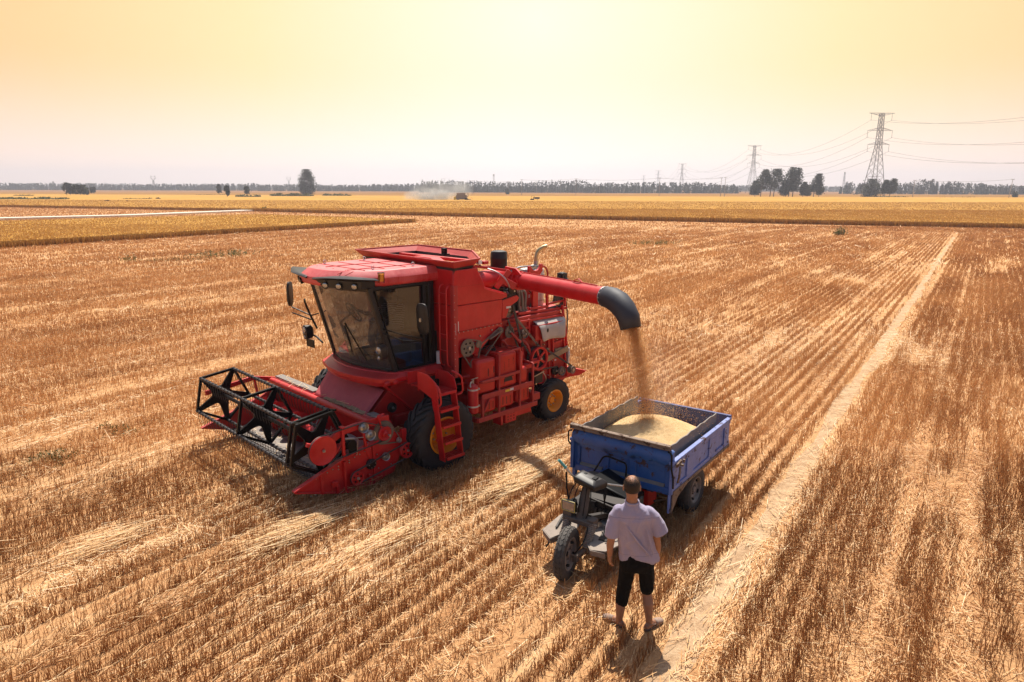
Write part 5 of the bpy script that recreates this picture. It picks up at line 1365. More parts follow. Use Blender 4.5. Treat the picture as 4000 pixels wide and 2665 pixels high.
g.tube(arc((-2.95, -.9, 2.86), (-3.2, -.84, 2.7), (-2.96, -.86, 2.45), 8), .014, 6); g.tube(arc((-2.3, -.8, 2.9), (-2.4, -.72, 2.7), (-2.35, -.72, 2.45), 8), .012, 6); g.tube([(-3.45, -.76, 2.4), (-3.9, -.76, 2.43)], .03, 8)
g.build("engine_hoses", M['hose'], H)
g = MB()
for k in range(8): g.tube(arc((-2.85 + .05 * k, -1.15, 3.24), (-3.0 - .06 * k, -1.2, 3.34), (-3.35 - .04 * k, -1.3 + .03 * k, 3.25), 6), .010, 6)
for k in range(7): g.cyl((-2.0 - .09 * k, -.8, 2.88), (-2.0 - .09 * k, -.76, 2.84 + .02 * (k % 3)), .022, 8)
g.build("pipe_fittings", M['steel'], H)
# ------------------------------------------------------------------ blue cargo trike
T = empty("cargo_trike", (T_ORG.x, T_ORG.y, 0), heading(T_YAW), "battered three wheeled cargo trike with rusty blue tipping bed under the grain spout", "cargo trike")
TC = -0.79; BL0, BL1 = -1.62, 0.04; XF, XB = 0.80, -1.54
g = MB(); g.bx(XB, XF - .08, BL0 + .03, BL1 - .03, .70, .74); g.bx(XB, .7, -1.3, -1.2, .6, .7); g.bx(XB, .7, -.4, -.3, .6, .7)
for x in (-1.4, -.9, -.4, .1, .5): g.bx(x, x + .06, BL0 + .05, BL1 - .05, .62, .70)
bed = g.build("bed_floor", M['blue_dark'], T, .005)
def side_panel(y, sg, mat):
    g = MB(); a, b = (y - .03, y) if sg > 0 else (y, y + .03)
    g.bx(XB, XF + .03, a, b, .70, 1.16)
    o = (b, b + .022) if sg > 0 else (a - .022, a)
    g.bx(XB - .02, XF + .05, min(a, o[0]) - .005, max(b, o[1]) + .01, 1.15, 1.195)           # top rail
    g.bx(XB, XF + .03, o[0], o[1], .70, .80); g.bx(XB, XF + .03, o[0], o[1], 1.09, 1.15)
    xs = [XF + .03, .70, .30, .05, -.60, -.86, -1.28, -1.5, XB]
    for i in range(0, 8, 2): g.bx(xs[i + 1], xs[i], o[0], o[1], .80, 1.09)
    g.bx(XF - .01, XF + .05, a, b, .42, .70) if sg > 0 else None
    return g.build("side_panel", mat, T, .006)
sp_ = side_panel(BL1 - .02, 1, M['blue_skylit']); side_panel(BL0 + .02, -1, M['blue'])
g = MB()
for x in (.17, -.73, -1.4): g.bx(x - .085, x + .085, BL1 - .02, BL1 - .014, .84, 1.09)
g.build("recess_pocket", M['blue_dark'], sp_, .004)
g = MB(); g.prism([(XF, BL1 + .01, .70), (.25, BL1 + .01, .69), (.62, BL1 + .01, .60), (XF + .02, BL1 + .01, .42)], (0, -.02, 0)); g.bar((XF, BL1, .72), (XB, BL1, .715), .03, .05, (0, 0, 1)); g.build("mud_skirt", M['rust_steel'], T, .004)
# front bulkhead
g = MB()
g.bx(XF - .10, XF - .07, BL0 + .03, BL1 - .03, .68, 1.12)
for y0, y1 in ((BL0 + .03, BL0 + .12), (-1.10, -1.0), (-.66, -.56), (BL1 - .14, BL1 - .03)): g.bx(XF - .07, XF - .045, y0, y1, .72, 1.12)
g.bx(XF - .07, XF - .02, BL0 + .02, BL1 - .02, .66, .76); g.bx(XF - .07, XF - .045, BL0 + .03, BL1 - .03, 1.05, 1.12)
g.bx(XF - .1, XF - .03, BL0, BL0 + .06, .52, 1.12); g.bx(XF - .1, XF - .03, BL1 - .07, BL1 - .01, .44, 1.12)
fb = g.build("front_bulkhead", M['blue'], T, .008)
g = MB()
for y0, y1 in ((BL0 + .13, -1.11), (-.99, -.67), (-.55, BL1 - .15)): g.prism([(XF - .068, y0, .765), (XF - .022, y0, .765), (XF - .068, y0, .80)], (0, y1 - y0, 0))
g.build("dust_ledge", M['board'], fb, smooth=False)
ring = []
prof = [(XF - .02, 1.115), (XF + .02, 1.13), (XF + .045, 1.20), (XF + .03, 1.28), (XF - .02, 1.335), (XF - .06, 1.335), (XF - .06, 1.115)]
g = MB(); ys = [BL0 + .02, BL0 + .05] + [BL0 + .05 + (BL1 - BL0 - .1) * k / 22 for k in range(1, 22)] + [BL1 - .05, BL1 - .02]
rg = []
for k, y in enumerate(ys):
    dz = .018 * math.sin(k * 1.7) + .012 * math.sin(k * 3.1)
    sh = .03 if k in (0, len(ys) - 1) else 0
    rg.append([(x, y, z + (dz if z < 1.14 else 0) + (sh if z < 1.2 else -sh * .6 if z > 1.3 else 0)) for x, z in prof])
g.loft(rg); g.build("front_cowl", M['blue'], T, .004, 50)
g = MB(); g.bar((XF + .0, BL0 - .02, 1.375), (XF + .0, -.02, 1.375), .06, .075, (0, 0, 1)); g.bar((XF + .03, BL0 - .02, 1.40), (XF + .03, -.02, 1.40), .03, .02, (0, 0, 1)); g.bar((XF + .03, BL0 - .02, 1.355), (XF + .03, -.02, 1.355), .02, .02, (0, 0, 1)); g.build("front_rail", M['rust_steel'], T, .004)
g = MB(); g.tube([(XF + .05, BL0 + .02, 1.33)] + arc((XF + .05, BL0 + .02, 1.31), (XF + .05, BL0 - .03, 1.33), (XF + .05, BL0 - .03, 1.25), 5) + [(XF + .05, BL0 - .03, 1.14), (XF, BL0 + .03, 1.02)], .012, 8)
g.tube(arc((XF + .05, BL1 - .08, 1.335), (XF + .05, BL1 - .02, 1.335), (XF + .05, BL1 - .02, 1.25), 5) + [(XF + .05, BL1 - .02, 1.1), (XF + .04, BL1 + .01, .97), (XF + .02, BL1 + .01, .8)], .014, 8); g.build("edge_pipes", M['black'], T)
g = MB(); g.tube([(.98, -1.24, .60), (.84, -1.08, .96)] + arc((.83, -1.06, 1.0), (.82, -1.02, 1.04), (.82, -.95, 1.03), 5) + [(.82, -.74, 1.0)] + arc((.82, -.72, 1.0), (.83, -.67, .99), (.84, -.665, .93), 5) + [(.88, -.665, .62)], .014, 8); g.build("backrest_hoop", M['black'], T)
# tailgate and raised boards
g = MB(); g.bx(XB - .035, XB, BL0 + .02, BL1 - .02, .70, 1.2); g.bx(XB - .05, XB + .012, BL0, BL1, 1.19, 1.225); g.build("tailgate", M['blue_dark'], T, .006)
def raised(y, zf, zb, name="raised_board"):
    g = MB(); n = 14; lo_, hi = [], []
    xs = [XF - .07 - 1.92 * k / n for k in range(n + 1)]
    g.prism([(x, y, .76) for x in (xs[0], xs[-1])] + [(xs[k], y, zf + (zb - zf) * k / n + (.012 * math.sin(k * 2.3) if 0 < k < n else 0)) for k in range(n, -1, -1)], (0, .02, 0))
    return g.build(name, M['board'], T, .003)
raised(-.10, 1.345, 1.345); raised(BL0 + .12, 1.385, 1.375)
g = MB(); g.prism([(.02, -.105, 1.33), (.12, -.105, 1.35), (.14, -.105, 1.22), (.06, -.105, 1.2)], (0, .03, 0)); g.build("board_patch", M['chaff'], T, .004) if False else None
g = MB(); g.bar((XF - .02, BL1 + .03, 1.13), (.62, BL1 + .03, 1.15), .03, .05); g.tube(arc((.70, BL1 + .05, 1.1), (.78, BL1 + .08, .95), (.72, BL1 + .03, .86), 6), .016, 8); g.cyl((.68, BL1, 1.12), (.68, BL1 + .09, 1.12), .02, 8); g.bar((.6, BL1 + .06, 1.13), (.6, BL1 + .06, 1.18), .03); g.build("latch", M['rust_steel'], T, .003)
# wheels
def road_wheel(name, c, R_, w, rim, parent, side, tread):
    cx, cy, cz = c
    g = MB(); prof = [(rim, -.34 * w), (rim + .012, -.42 * w), (.72 * R_, -.5 * w), (.9 * R_, -.47 * w), (.965 * R_, -.36 * w), (.985 * R_, 0), (.965 * R_, .36 * w), (.9 * R_, .47 * w), (.72 * R_, .5 * w), (rim + .012, .42 * w), (rim, .34 * w)]
    g.lathe(prof, c, (0, 1, 0), 48)
    n = tread
    def P(r, a, s): return (cx + r * math.cos(a), cy + s, cz + r * math.sin(a))
    for i in range(n):
        a = 2 * math.pi * i / n; da = 2 * math.pi / n
        for (s0, s1, o0, o1) in ((-.47, -.2, .0, .35), (-.16, .02, .35, -.1), (.02, .2, -.1, .35), (.24, .47, .35, 0)):
            r0, r1 = (.91 if abs(s0) > .4 else .97) * R_, (.91 if abs(s1) > .4 else .97) * R_
            q0, q1 = (.94 if abs(s0) > .4 else 1.0) * R_, (.94 if abs(s1) > .4 else 1.0) * R_
            u0, u1 = a + o0 * da, a + o1 * da; t = .36 * da
            g.hexa([P(r0, u0 - t, s0 * w), P(r0, u0 + t, s0 * w), P(r1, u1 + t, s1 * w), P(r1, u1 - t, s1 * w), P(q0, u0 - t, s0 * w), P(q0, u0 + t, s0 * w), P(q1, u1 + t, s1 * w), P(q1, u1 - t, s1 * w)])
    wh = g.build(name, M['tread'], parent, 0, 40)
    g = MB(); o = side
    g.lathe([(rim + .008, .42 * w * o), (rim - .006, .43 * w * o), (rim - .016, .36 * w * o), (rim - .03, .12 * w * o), (rim * .78, .16 * w * o), (rim * .66, .26 * w * o), (rim * .5, .24 * w * o), (rim * .42, .12 * w * o), (rim * .25, .14 * w * o), (rim * .22, .3 * w * o), (.001, .31 * w * o)], c, (0, 1, 0), 40)
    rm = g.build("rim", M['mud_pale'], wh, 0, 30)
    g = MB()
    for k in range(4):
        a = 2 * math.pi * k / 4 + .5; x, z = cx + rim * .70 * math.cos(a), cz + rim * .70 * math.sin(a)
        ta = Vector((-math.sin(a), 0, math.cos(a)))
        g.bar(Vector((x, cy + .2 * w * o, z)) - ta * rim * .17, Vector((x, cy + .2 * w * o, z)) + ta * rim * .17, .04, rim * .16, (0, 1, 0)) if False else g.bar(Vector((x, cy + .22 * w * o, z)) - ta * rim * .15, Vector((x, cy + .22 * w * o, z)) + ta * rim * .15, rim * .17, .06, (0, 1, 0))
    g.build("rim_slots", M['black'], rm, .006)
    g = MB()
    for k in range(5):
        a = 2 * math.pi * k / 5; g.cyl((cx + rim * .33 * math.cos(a), cy + .1 * w * o, cz + rim * .33 * math.sin(a)), (cx + rim * .33 * math.cos(a), cy + .26 * w * o, cz + rim * .33 * math.sin(a)), .012, 6)
    g.build("wheel_nuts", M['rust_steel'], rm, smooth=False)
    return wh
road_wheel("rear_wheel", (-.30, -.10, .345), .36, .19, .205, T, 1, 26)
road_wheel("rear_wheel", (-.30, 2 * TC + .10, .345), .36, .19, .205, T, -1, 26)
fwh = road_wheel("front_wheel", (0, 0, 0), .345, .135, .205, T, 1, 30)
fwh.location = (2.48, -.66, .335); fwh.rotation_euler = (0, R(0), R(11))
# chassis, engine, seat
g = MB()
g.bx(-1.3, 1.5, -1.15, -1.08, .5, .58); g.bx(-1.3, 1.5, -.5, -.43, .5, .58); g.bx(-.36, -.24, -1.5, -.1, .28, .4); g.cyl((-.3, -.79, .34), (.9, -.79, .42), .04); g.bx(-.5, -.1, -.95, -.6, .22, .48)
for y in (-1.1, -.48):
    for k in range(5): g.bx(-.9 + .1 * k, .3 - .1 * k, y - .03, y + .03, .40 - .02 * k, .415 - .02 * k)
g.bar((1.45, -1.1, .54), (1.95, -.78, .62), .07); g.bar((1.45, -.47, .54), (1.95, -.64, .62), .07); g.bx(.95, 1.0, -1.2, -.4, .5, .58)
g.bar((.75, -.2, .6), (.35, -.1, .38), .03); g.bar((.75, -.25, .5), (.2, -.2, .35), .03)
g.build("chassis", M['dark'], T, .006)
g = MB(); g.bx(.95, 1.62, -.95, -.35, .28, .74); g.bx(1.55, 1.66, -.92, -.72, .3, .7); g.cyl((1.55, -.55, .42), (1.8, -.55, .44), .065, 14); g.bx(.6, 1.0, -1.0, -.55, .25, .6); g.bar((1.64, -.98, .76), (1.64, -.33, .68), .03, .02)
g.build("engine", M['dark'], T, .02)
g = MB(); g.bx(1.0, 1.45, -.34, -.30, .25, .66); g.bx(1.2, 1.6, -.36, -.34, .25, .62); g.build("engine_side_cover", paint('dark_teal_paint', (.02, .05, .055), .4, .35), T, .01)
g = MB(); g.cyl((1.62, -.55, .44), (1.80, -.55, .45), .06, 14); g.build("starter_motor", M['steel'], T)
g = MB(); g.prism([(1.42, -.98, .86), (1.40, -.32, .70), (.98, -.32, .66), (.80, -.98, .80)], (0, 0, .05)); g.bx(.72, 1.15, -.95, -.45, .62, .72); g.build("seat_pad", M['black'], T, .02)
g = MB(); g.bx(.42, .70, -.62, -.36, .34, .60); rbx = g.build("battery_box", M['red_deep'], T, .008); g = MB(); g.bx(.44, .68, -.60, -.38, .60, .63); g.build("box_lid", M['black_plastic'], rbx, .004)
g = MB(); g.lathe([(.001, 0), (.11, 0), (.12, .02), (.12, .15), (.1, .17), (.03, .175), (.001, .18)], (1.02, -1.12, .62), (0, 0, 1), 22); g.build("air_filter", M['mud'], T)
# steering column, fork, lamp
g = MB(); g.tube([(2.08, -.70, .62), (1.98, -.71, .80), (1.90, -.72, 1.02)], [.075, .07, .05], 12); g.bx(2.0, 2.18, -.92, -.48, .60, .665); g.bx(2.03, 2.16, -.93, -.80, .6, .74); g.bx(2.03, 2.16, -.56, -.46, .55, .70); g.build("steering_column", M['mud'], T, .01)
for y in (-.86, -.50):
    p0, p1, p2 = Vector((2.11, y, .64)), Vector((2.27, y + .0, .36)), Vector((2.40, y + (.10 if y < -.7 else -.07), .27))
    g = MB(); pts = []; rs = []
    for k in range(29):
        t = k / 28; pts.append(p0.lerp(p1, t)); rs.append(.066 if k % 2 else .050)
    g.tube(pts, rs, 14); bl = g.build("fork_bellows", M['mud_pale'], T, 0, 60)
    g = MB(); g.cyl(p1, p2, .034, 12); g.bx(p2.x - .04, p2.x + .04, p2.y - .03, p2.y + .03, p2.z - .06, p2.z + .03); g.build("fork_leg", M['mud'], bl, .005)
g = MB(); g.cyl((2.42, -.8, .295), (2.42, -.53, .295), .018, 10); g.build("front_axle", M['rust_steel'], T)
g = MB(); g.loft([[(1.78 + .0, -.90, 1.06), (2.0, -.86, 1.08), (2.0, -.54, 1.02), (1.74, -.50, 1.0)], [(1.76, -.91, 1.15), (2.03, -.87, 1.17), (2.03, -.53, 1.10), (1.72, -.49, 1.08)], [(1.80, -.84, 1.20), (1.95, -.82, 1.21), (1.95, -.58, 1.15), (1.78, -.54, 1.14)]]); fr_ = g.build("handlebar_fairing", M['black_plastic'], T, .02)
g = MB(); g.bx(1.85, 1.9, -.78, -.74, 1.18, 1.195); g.bx(1.83, 1.92, -.64, -.58, 1.155, 1.17); g.build("fairing_slots", M['black'], fr_, .003)
g = MB(); g.cyl((1.96, -.88, 1.13), (2.06, -1.0, 1.32), .014, 10); g.cyl((1.75, -.52, 1.06), (1.38, -.30, .93), .012, 10); g.build("handlebar", M['steel'], T)
g = MB(); g.cyl((2.035, -.97, 1.275), (2.09, -1.05, 1.385), .02, 12); g.lathe([(.026, 0), (.026, .01)], (2.035, -.97, 1.275), (.4, -.6, .8), 12); g.build("grip", M['teal'], T)
g = MB(); g.tube([(2.0, -.98, 1.20), (2.02, -.96, 1.0), (2.06, -.9, .85)], .012, 8); g.cyl((2.1, -.9, .82), (2.04, -.82, .86), .03, 8); g.cyl((2.0, -.84, .84), (2.06, -.78, .80), .025, 8); g.build("hand_lever", M['black'], T)
g = MB(); lc = Vector((2.14, -.845, .80)); g.loft([[(lc.x - .10, lc.y + a * .06, lc.z + b * .045) for a, b in ((-1, -1), (1, -1), (1, 1), (-1, 1))], [(lc.x - .03, lc.y + a * .105, lc.z + b * .075) for a, b in ((-1, -1), (1, -1), (1, 1), (-1, 1))], [(lc.x + .02, lc.y + a * .105, lc.z + b * .075 + .01) for a, b in ((-1, -1), (1, -1), (1, 1), (-1, 1))]]); hl = g.build("headlight", M['black'], T, .014)
g = MB(); g.bx(lc.x + .014, lc.x + .026, lc.y - .09, lc.y + .09, lc.z - .052, lc.z + .07); g.build("lens", M['lens'], hl, .012)
g = MB(); q_ = [(lc.x + .022, lc.y + a * .1, lc.z + .01 + b * .07) for a, b in ((-1, -1), (1, -1), (1, 1), (-1, 1))]
for k in range(4): g.bar(q_[k], q_[(k + 1) % 4], .01)
g.build("lamp_trim", paint('dull_yellow_trim', (.5, .42, .12), .4, .3), hl, .002)
g = MB()
for k in range(5): g.tube(arc((1.9, -.86 + .05 * k, 1.06), (2.12 + .02 * k, -.95 + .12 * k, .9), (2.08, -.82 + .05 * k, .66), 10), .007, 6)
for k in range(3): g.tube(arc((1.74, -.5 - .03 * k, 1.0), (1.95, -.42, .85 - .05 * k), (1.7 - .1 * k, -.6, .62), 10), .007, 6)
g.tube(arc((2.12, -.56, .66), (2.34, -.44, .5), (2.42, -.58, .33), 10), .008, 6); g.build("control_cables", M['black'], T)
g = MB()
for k in range(9): g.bx(1.63, 1.66, -.9 + .06 * k, -.875 + .06 * k, .34, .62)
g.build("engine_fins", M['mud'], T, smooth=False)
# dusty footboards either side of the fork
for poly, z in (([(2.30, -1.15), (2.45, -.93), (2.22, -.84), (2.0, -.80), (1.62, -.85), (1.62, -1.12), (1.85, -1.16)], .42), ([(1.72, -.62), (2.0, -.60), (2.25, -.50), (2.40, -.36), (2.36, -.17), (2.0, -.14), (1.62, -.18), (1.60, -.5)], .42)):
    g = MB(); g.prism([(x, y, z + .03 * math.sin(x * 9 + y * 7)) for x, y in poly], (0, 0, .02))
    fbm = g.build("footboard", M['mud_pale'], T, .006)
    g = MB(); n = len(poly)
    for k in range(2): 
        a, b = poly[(0 + k + (2 if z and poly[0][0] < 2 else 0)) % n], poly[(1 + k + (2 if poly[0][0] < 2 else 0)) % n]; g.prism([(a[0], a[1], z + .02), (b[0], b[1], z + .02), (b[0], b[1], z - .05), (a[0] - .02, a[1], z - .06)], (.012, 0, 0))
    g.build("footboard_lip", M['mud_pale'], fbm, .003)
g = MB(); g.bar((2.12, -.30, .45), (1.95, -.22, .55), .03, .015); g.bar((1.95, -.22, .55), (1.75, -.24, .62), .02); g.bar((1.85, -.42, .444), (2.1, -.36, .444), .1, .012); g.bar((2.2, -1.0, .47), (1.9, -1.08, .5), .025, .02); g.bar((2.05, -.98, .36), (2.0, -1.0, .5), .02); g.tube(arc((2.42, -.95, .40), (2.5, -.98, .28), (2.4, -1.02, .30), 6), .012, 6); g.build("foot_pedals", M['dark'], T, .003)

# ---- wheat grain: heap in the bed and the stream falling from the spout
def loc2world(o, p): return Matrix.Rotation(o.rotation_euler.z, 4, 'Z') @ Vector(p) + Vector(o.location)
def grain_material():
    m = NT("wheat_grain"); o = m.obj(); v = m.n("ShaderNodeTexVoronoi", {"Scale": 150.0}); m.l(o, v.inputs["Vector"])
    s = m.math('ADD', m.math('MULTIPLY', v.outputs["Distance"], .5), m.math('MULTIPLY', m.noise(9, 5, .7, o), .7))
    m.pbr(m.ramp(s, ((.3, (.36, .21, .09)), (.55, (.56, .37, .17)), (.8, (.68, .49, .26)))), .7, 0, m.bump(s, .6, .01), .25)
    return m.m
GR = grain_material()
g = MB(); nx, ny = 60, 44; vs = []; fs = []
x0, x1, y0, y1 = XB + .01, XF - .08, BL0 + .145, -.105
for i in range(nx + 1):
    for j in range(ny + 1):
        x, y = x0 + (x1 - x0) * i / nx, y0 + (y1 - y0) * j / ny
        d = math.hypot((x + .34) / 1.05, (y + .86) / .72)
        z = 1.30 - .20 * min(d, 1.6) ** 1.25 - .05 * max(0, -x - .7) + .012 * float(vnoise(x * 5, y * 5, 3)) + .005 * random.random()
        if x < -1.0: z -= .25 * (-1.0 - x)
        vs.append((x, y, z))
for i in range(nx):
    for j in range(ny): a = i * (ny + 1) + j; fs.append((a, a + 1, a + ny + 2, a + ny + 1))
g.add(vs, fs); gh = g.build("grain_heap", GR, None, 0, 80); gh.location = T.location; gh.rotation_euler = T.rotation_euler; tag(gh, kind="stuff")
GRF = fibre_mat("flying_grain", ((0, (.60, .32, .11)), (.5, (.88, .56, .25)), (1, (.97, .80, .50))), .85, .6)
mouth = loc2world(H, MOUTH_L); land = loc2world(T, (-.36, -.92, 1.27))
n = 26000; t = rng.uniform(0, 1, n) ** .72; core = rng.uniform(0, 1, n) < .8
fall = t * t * .8 + t * .2
P = np.array(mouth)[None] + (np.array(land) - np.array(mouth))[None] * np.stack([t, t, fall], 1)
P[:, 2] = mouth.z + .03 + (land.z - mouth.z - .03) * fall
sprd = np.where(core, .052 + .035 * t, .09 + .18 * t)
P[:, :2] += rng.normal(0, 1, (n, 2)) * sprd[:, None]; P[:, 2] += rng.normal(0, .03, n)
keep = P[:, 2] < mouth.z + .02; P = P[keep]
n2 = 2600; c = np.array(land)[None] + np.concatenate([rng.normal(0, .42, (n2, 2)), np.abs(rng.normal(.0, .12, (n2, 1)))], 1) + np.array([[.08, .05, 0]]); P = np.concatenate([P, c]); n = len(P)
D = rng.normal(0, 1, (n, 3)); D[:, 2] *= 1.6; D = D / np.linalg.norm(D, axis=1)[:, None] * rng.uniform(.006, .012, n)[:, None]
v, q, tt = prisms(P, D, rng.uniform(.002, .0036, n), np.clip(rng.normal(.5, .2, n), 0, 1))
o_ = np_mesh("grain_stream", v, q, GRF, tt); tag(o_, kind="stuff")
# ------------------------------------------------------------------ people
def skin_mat(col):
    m = NT("skin"); o = m.obj(); d = m.noise(14, 5, .6, o)
    p = m.pbr(m.mix(m.ramp(d, ((.3, 0.0), (.7, 1.0))), tuple(c * .85 for c in col), col), .52, 0, m.bump(m.noise(120, 3, .6, o), .12, .003), .4)
    p.inputs["Subsurface Weight"].default_value = .08; p.inputs["Subsurface Radius"].default_value = (.02, .008, .004); p.inputs["Subsurface Scale"].default_value = .5
    return m.m
SKIN = skin_mat((.36, .17, .095)); SKIN_LEG = SKIN
def cloth(name, col, scale=1.0, seams=(), stripes=None):
    m = NT(name); o = m.obj()
    f1 = m.noise(5 * scale, 4, .55, m.mapped(o, (1.2, 1.2, .5)), .8); w = m.noise(220, 2, .5, o)
    c = m.mix(m.ramp(f1, ((.3, 0.0), (.7, 1.0))), tuple(x * .88 for x in col), col)
    sx = m.n("ShaderNodeSeparateXYZ"); m.l(o, sx.inputs[0])
    for z in seams:
        k = m.math('LESS_THAN', m.math('ABSOLUTE', m.math('SUBTRACT', sx.outputs[2], z)), .0028); c = m.mix(m.math('MULTIPLY', k, .55), c, tuple(x * .45 for x in col))
    if stripes:
        k = m.math('GREATER_THAN', m.math('SINE', m.math('MULTIPLY', sx.outputs[2], stripes)), .2); c = m.mix(k, c, (.55, .54, .55))
    p = m.pbr(c, .82, 0, m.bump(m.math('ADD', m.math('MULTIPLY', f1, 1.0), m.math('MULTIPLY', w, .04)), .55, .05), .2)
    p.inputs["Sheen Weight"].default_value = .2 if max(col) > .05 else 0.0
    return m.m
def remesh(o, vox, it=5, fac=.5):
    r = o.modifiers.new("join", 'REMESH'); r.mode = 'VOXEL'; r.voxel_size = vox; r.use_smooth_shade = True
    s = o.modifiers.new("soft", 'SMOOTH'); s.factor = fac; s.iterations = it
def limb(g, pts, rs, n=14, flat=1.0):
    g.tube(pts, rs, n, True, flat)
    for p, r in zip(pts, rs): g.ell(p, r, r, r, n, 8)
def hand(g, wrist, dirv, palmn, thumb_side, curl=.5, s=1.0):
    """palm and five bent fingers; dirv points to the finger tips, palmn out of the palm, thumb_side towards the thumb"""
    d = Vector(dirv).normalized(); pn = (Vector(palmn) - d * Vector(palmn).dot(d)).normalized(); ts = Vector(thumb_side); ts = (ts - d * ts.dot(d) - pn * ts.dot(pn)).normalized()
    w = Vector(wrist); Mx = Matrix((ts, pn, d)).transposed()
    g.ell(w + d * .045 * s, .040 * s, .016 * s, .056 * s, 14, 8, Mx); g.ell(w + d * .065 * s, .041 * s, .014 * s, .03 * s, 12, 8, Mx)
    for k, (off, ln) in enumerate(((.030, .070), (.010, .078), (-.011, .073), (-.031, .058))):
        b = w + d * (.085 - .006 * abs(k - 1.2)) * s + ts * off * s; pts = [b]; ang = .12 + .1 * k * curl; f = d
        for seg, fr in enumerate((.45, .32, .25)):
            ang += curl * (.35 + .22 * seg)
            f = (d * math.cos(ang) + pn * math.sin(ang) + ts * (.10 - .075 * k)).normalized(); pts.append(pts[-1] + f * ln * fr * s)
        limb(g, pts, [.0088 * s, .0084 * s, .0076 * s, .0064 * s], 8)
    b = w + d * .02 * s + ts * .032 * s
    limb(g, [b, b + (d * .6 + ts * .75 + pn * .25).normalized() * .034 * s, b + (d * .75 + ts * .6 + pn * .35).normalized() * .06 * s, b + (d * .88 + ts * .36 + pn * .4).normalized() * .086 * s], [.014 * s, .0112 * s, .0098 * s, .0075 * s], 8)
def head(g, c, fwd, up, s=1.0):
    f = Vector(fwd).normalized(); u = (Vector(up) - f * Vector(up).dot(f)).normalized(); r = f.cross(u); Mx = Matrix((r, f, u)).transposed(); c = Vector(c)
    P = lambda x, y, z: c + (r * x + f * y + u * z) * s
    g.ell(P(0, -.012, .03), .078 * s, .094 * s, .088 * s, 20, 14, Mx); g.ell(P(0, .012, -.03), .066 * s, .078 * s, .085 * s, 18, 12, Mx)
    g.ell(P(0, .05, -.082), .036 * s, .034 * s, .03 * s, 12, 8, Mx); g.ell(P(0, .02, -.06), .058 * s, .05 * s, .045 * s, 12, 8, Mx)
    g.ell(P(0, -.045, -.055), .058 * s, .045 * s, .06 * s, 14, 8, Mx)
    g.add([P(-.012, .085, .01), P(.012, .085, .01), P(.018, .09, -.035), P(-.018, .09, -.035), P(-.006, .098, .012), P(.006, .098, .012), P(.012, .116, -.03), P(-.012, .116, -.03)], [(3, 2, 1, 0), (4, 5, 6, 7), (0, 1, 5, 4), (1, 2, 6, 5), (2, 3, 7, 6), (3, 0, 4, 7)])
    for sg in (-1, 1):
        g.ell(P(.082 * sg, -.01, -.008), .010 * s, .022 * s, .034 * s, 10, 8, Mx); g.ell(P(.03 * sg, .088, .03), .022 * s, .01 * s, .007 * s, 8, 6, Mx); g.ell(P(.018 * sg, .09, -.058), .014 * s, .009 * s, .006 * s, 8, 6, Mx)
    return P, Mx, s
def face_bits(parent, P, Mx, s):
    g = MB()
    for sg in (-1, 1): g.ell(P(.031 * sg, .082, .008), .0135 * s, .008 * s, .0085 * s, 10, 8, Mx)
    g.build("eyes", M['white'], parent); g = MB()
    for sg in (-1, 1): g.ell(P(.031 * sg, .0885, .008), .006 * s, .003 * s, .006 * s, 8, 6, Mx)
    g.build("pupils", M['black'], parent)
    g = MB(); g.ell(P(0, .092, -.055), .024 * s, .007 * s, .005 * s, 10, 6, Mx); g.build("mouth", paint('lips', (.28, .09, .07), .5, 0.0), parent)
HAIR = paint('thin_dark_hair', (.028, .02, .017), .55, .08, (.12, .09, .07), scale=6, bump=.4)

def thin_hair_mat():
    m = NT("thinning_hair"); o = m.obj(); sx = m.n("ShaderNodeSeparateXYZ"); m.l(o, sx.inputs[0])
    p = m.pbr(m.mix(m.noise(90, 4, .7, o), (.010, .007, .006), (.035, .024, .018)), .6, 0, m.bump(m.noise(160, 3, .6, o), .6, .004), .3)
    t = m.math('ADD', m.math('MULTIPLY', m.math('SUBTRACT', sx.outputs[2], 1.765), 16.0), m.math('MULTIPLY', m.math('SUBTRACT', m.noise(230, 3, .7, o), .5), 2.6))
    x = m.n("ShaderNodeMixShader"); m.l(m.ramp(t, ((.35, 0.0), (.6, 1.0))), x.inputs[0]); tr = m.n("ShaderNodeBsdfTransparent"); m.l(p.outputs[0], x.inputs[1]); m.l(tr.outputs[0], x.inputs[2]); m.l(x.outputs[0], m.out.inputs[0])
    return m.m
HAIR_THIN = thin_hair_mat()
PZ = (1.42, 6.95)
MAN = empty("person", (PZ[0], PZ[1], 0), 0, "man seen from behind in lilac shirt and rolled black trousers, standing by the trike", "person")
hc = (-.103, .0, 1.712)
g = MB()
P_, Mx_, s_ = head(g, hc, (.10, 1, -.06), (0, .06, 1), 1.10)
limb(g, [(-.10, -.035, 1.50), (-.10, -.025, 1.62)], [.066, .060])
limb(g, [(-.22, -.03, 1.425), (-.09, -.04, 1.45), (.06, -.03, 1.415)], [.042, .05, .042])
g.ell((-.07, -.03, 1.36), .15, .075, .14); g.ell((-.05, -.015, 1.15), .15, .08, .2); g.ell((-.02, 0, .92), .15, .085, .14)
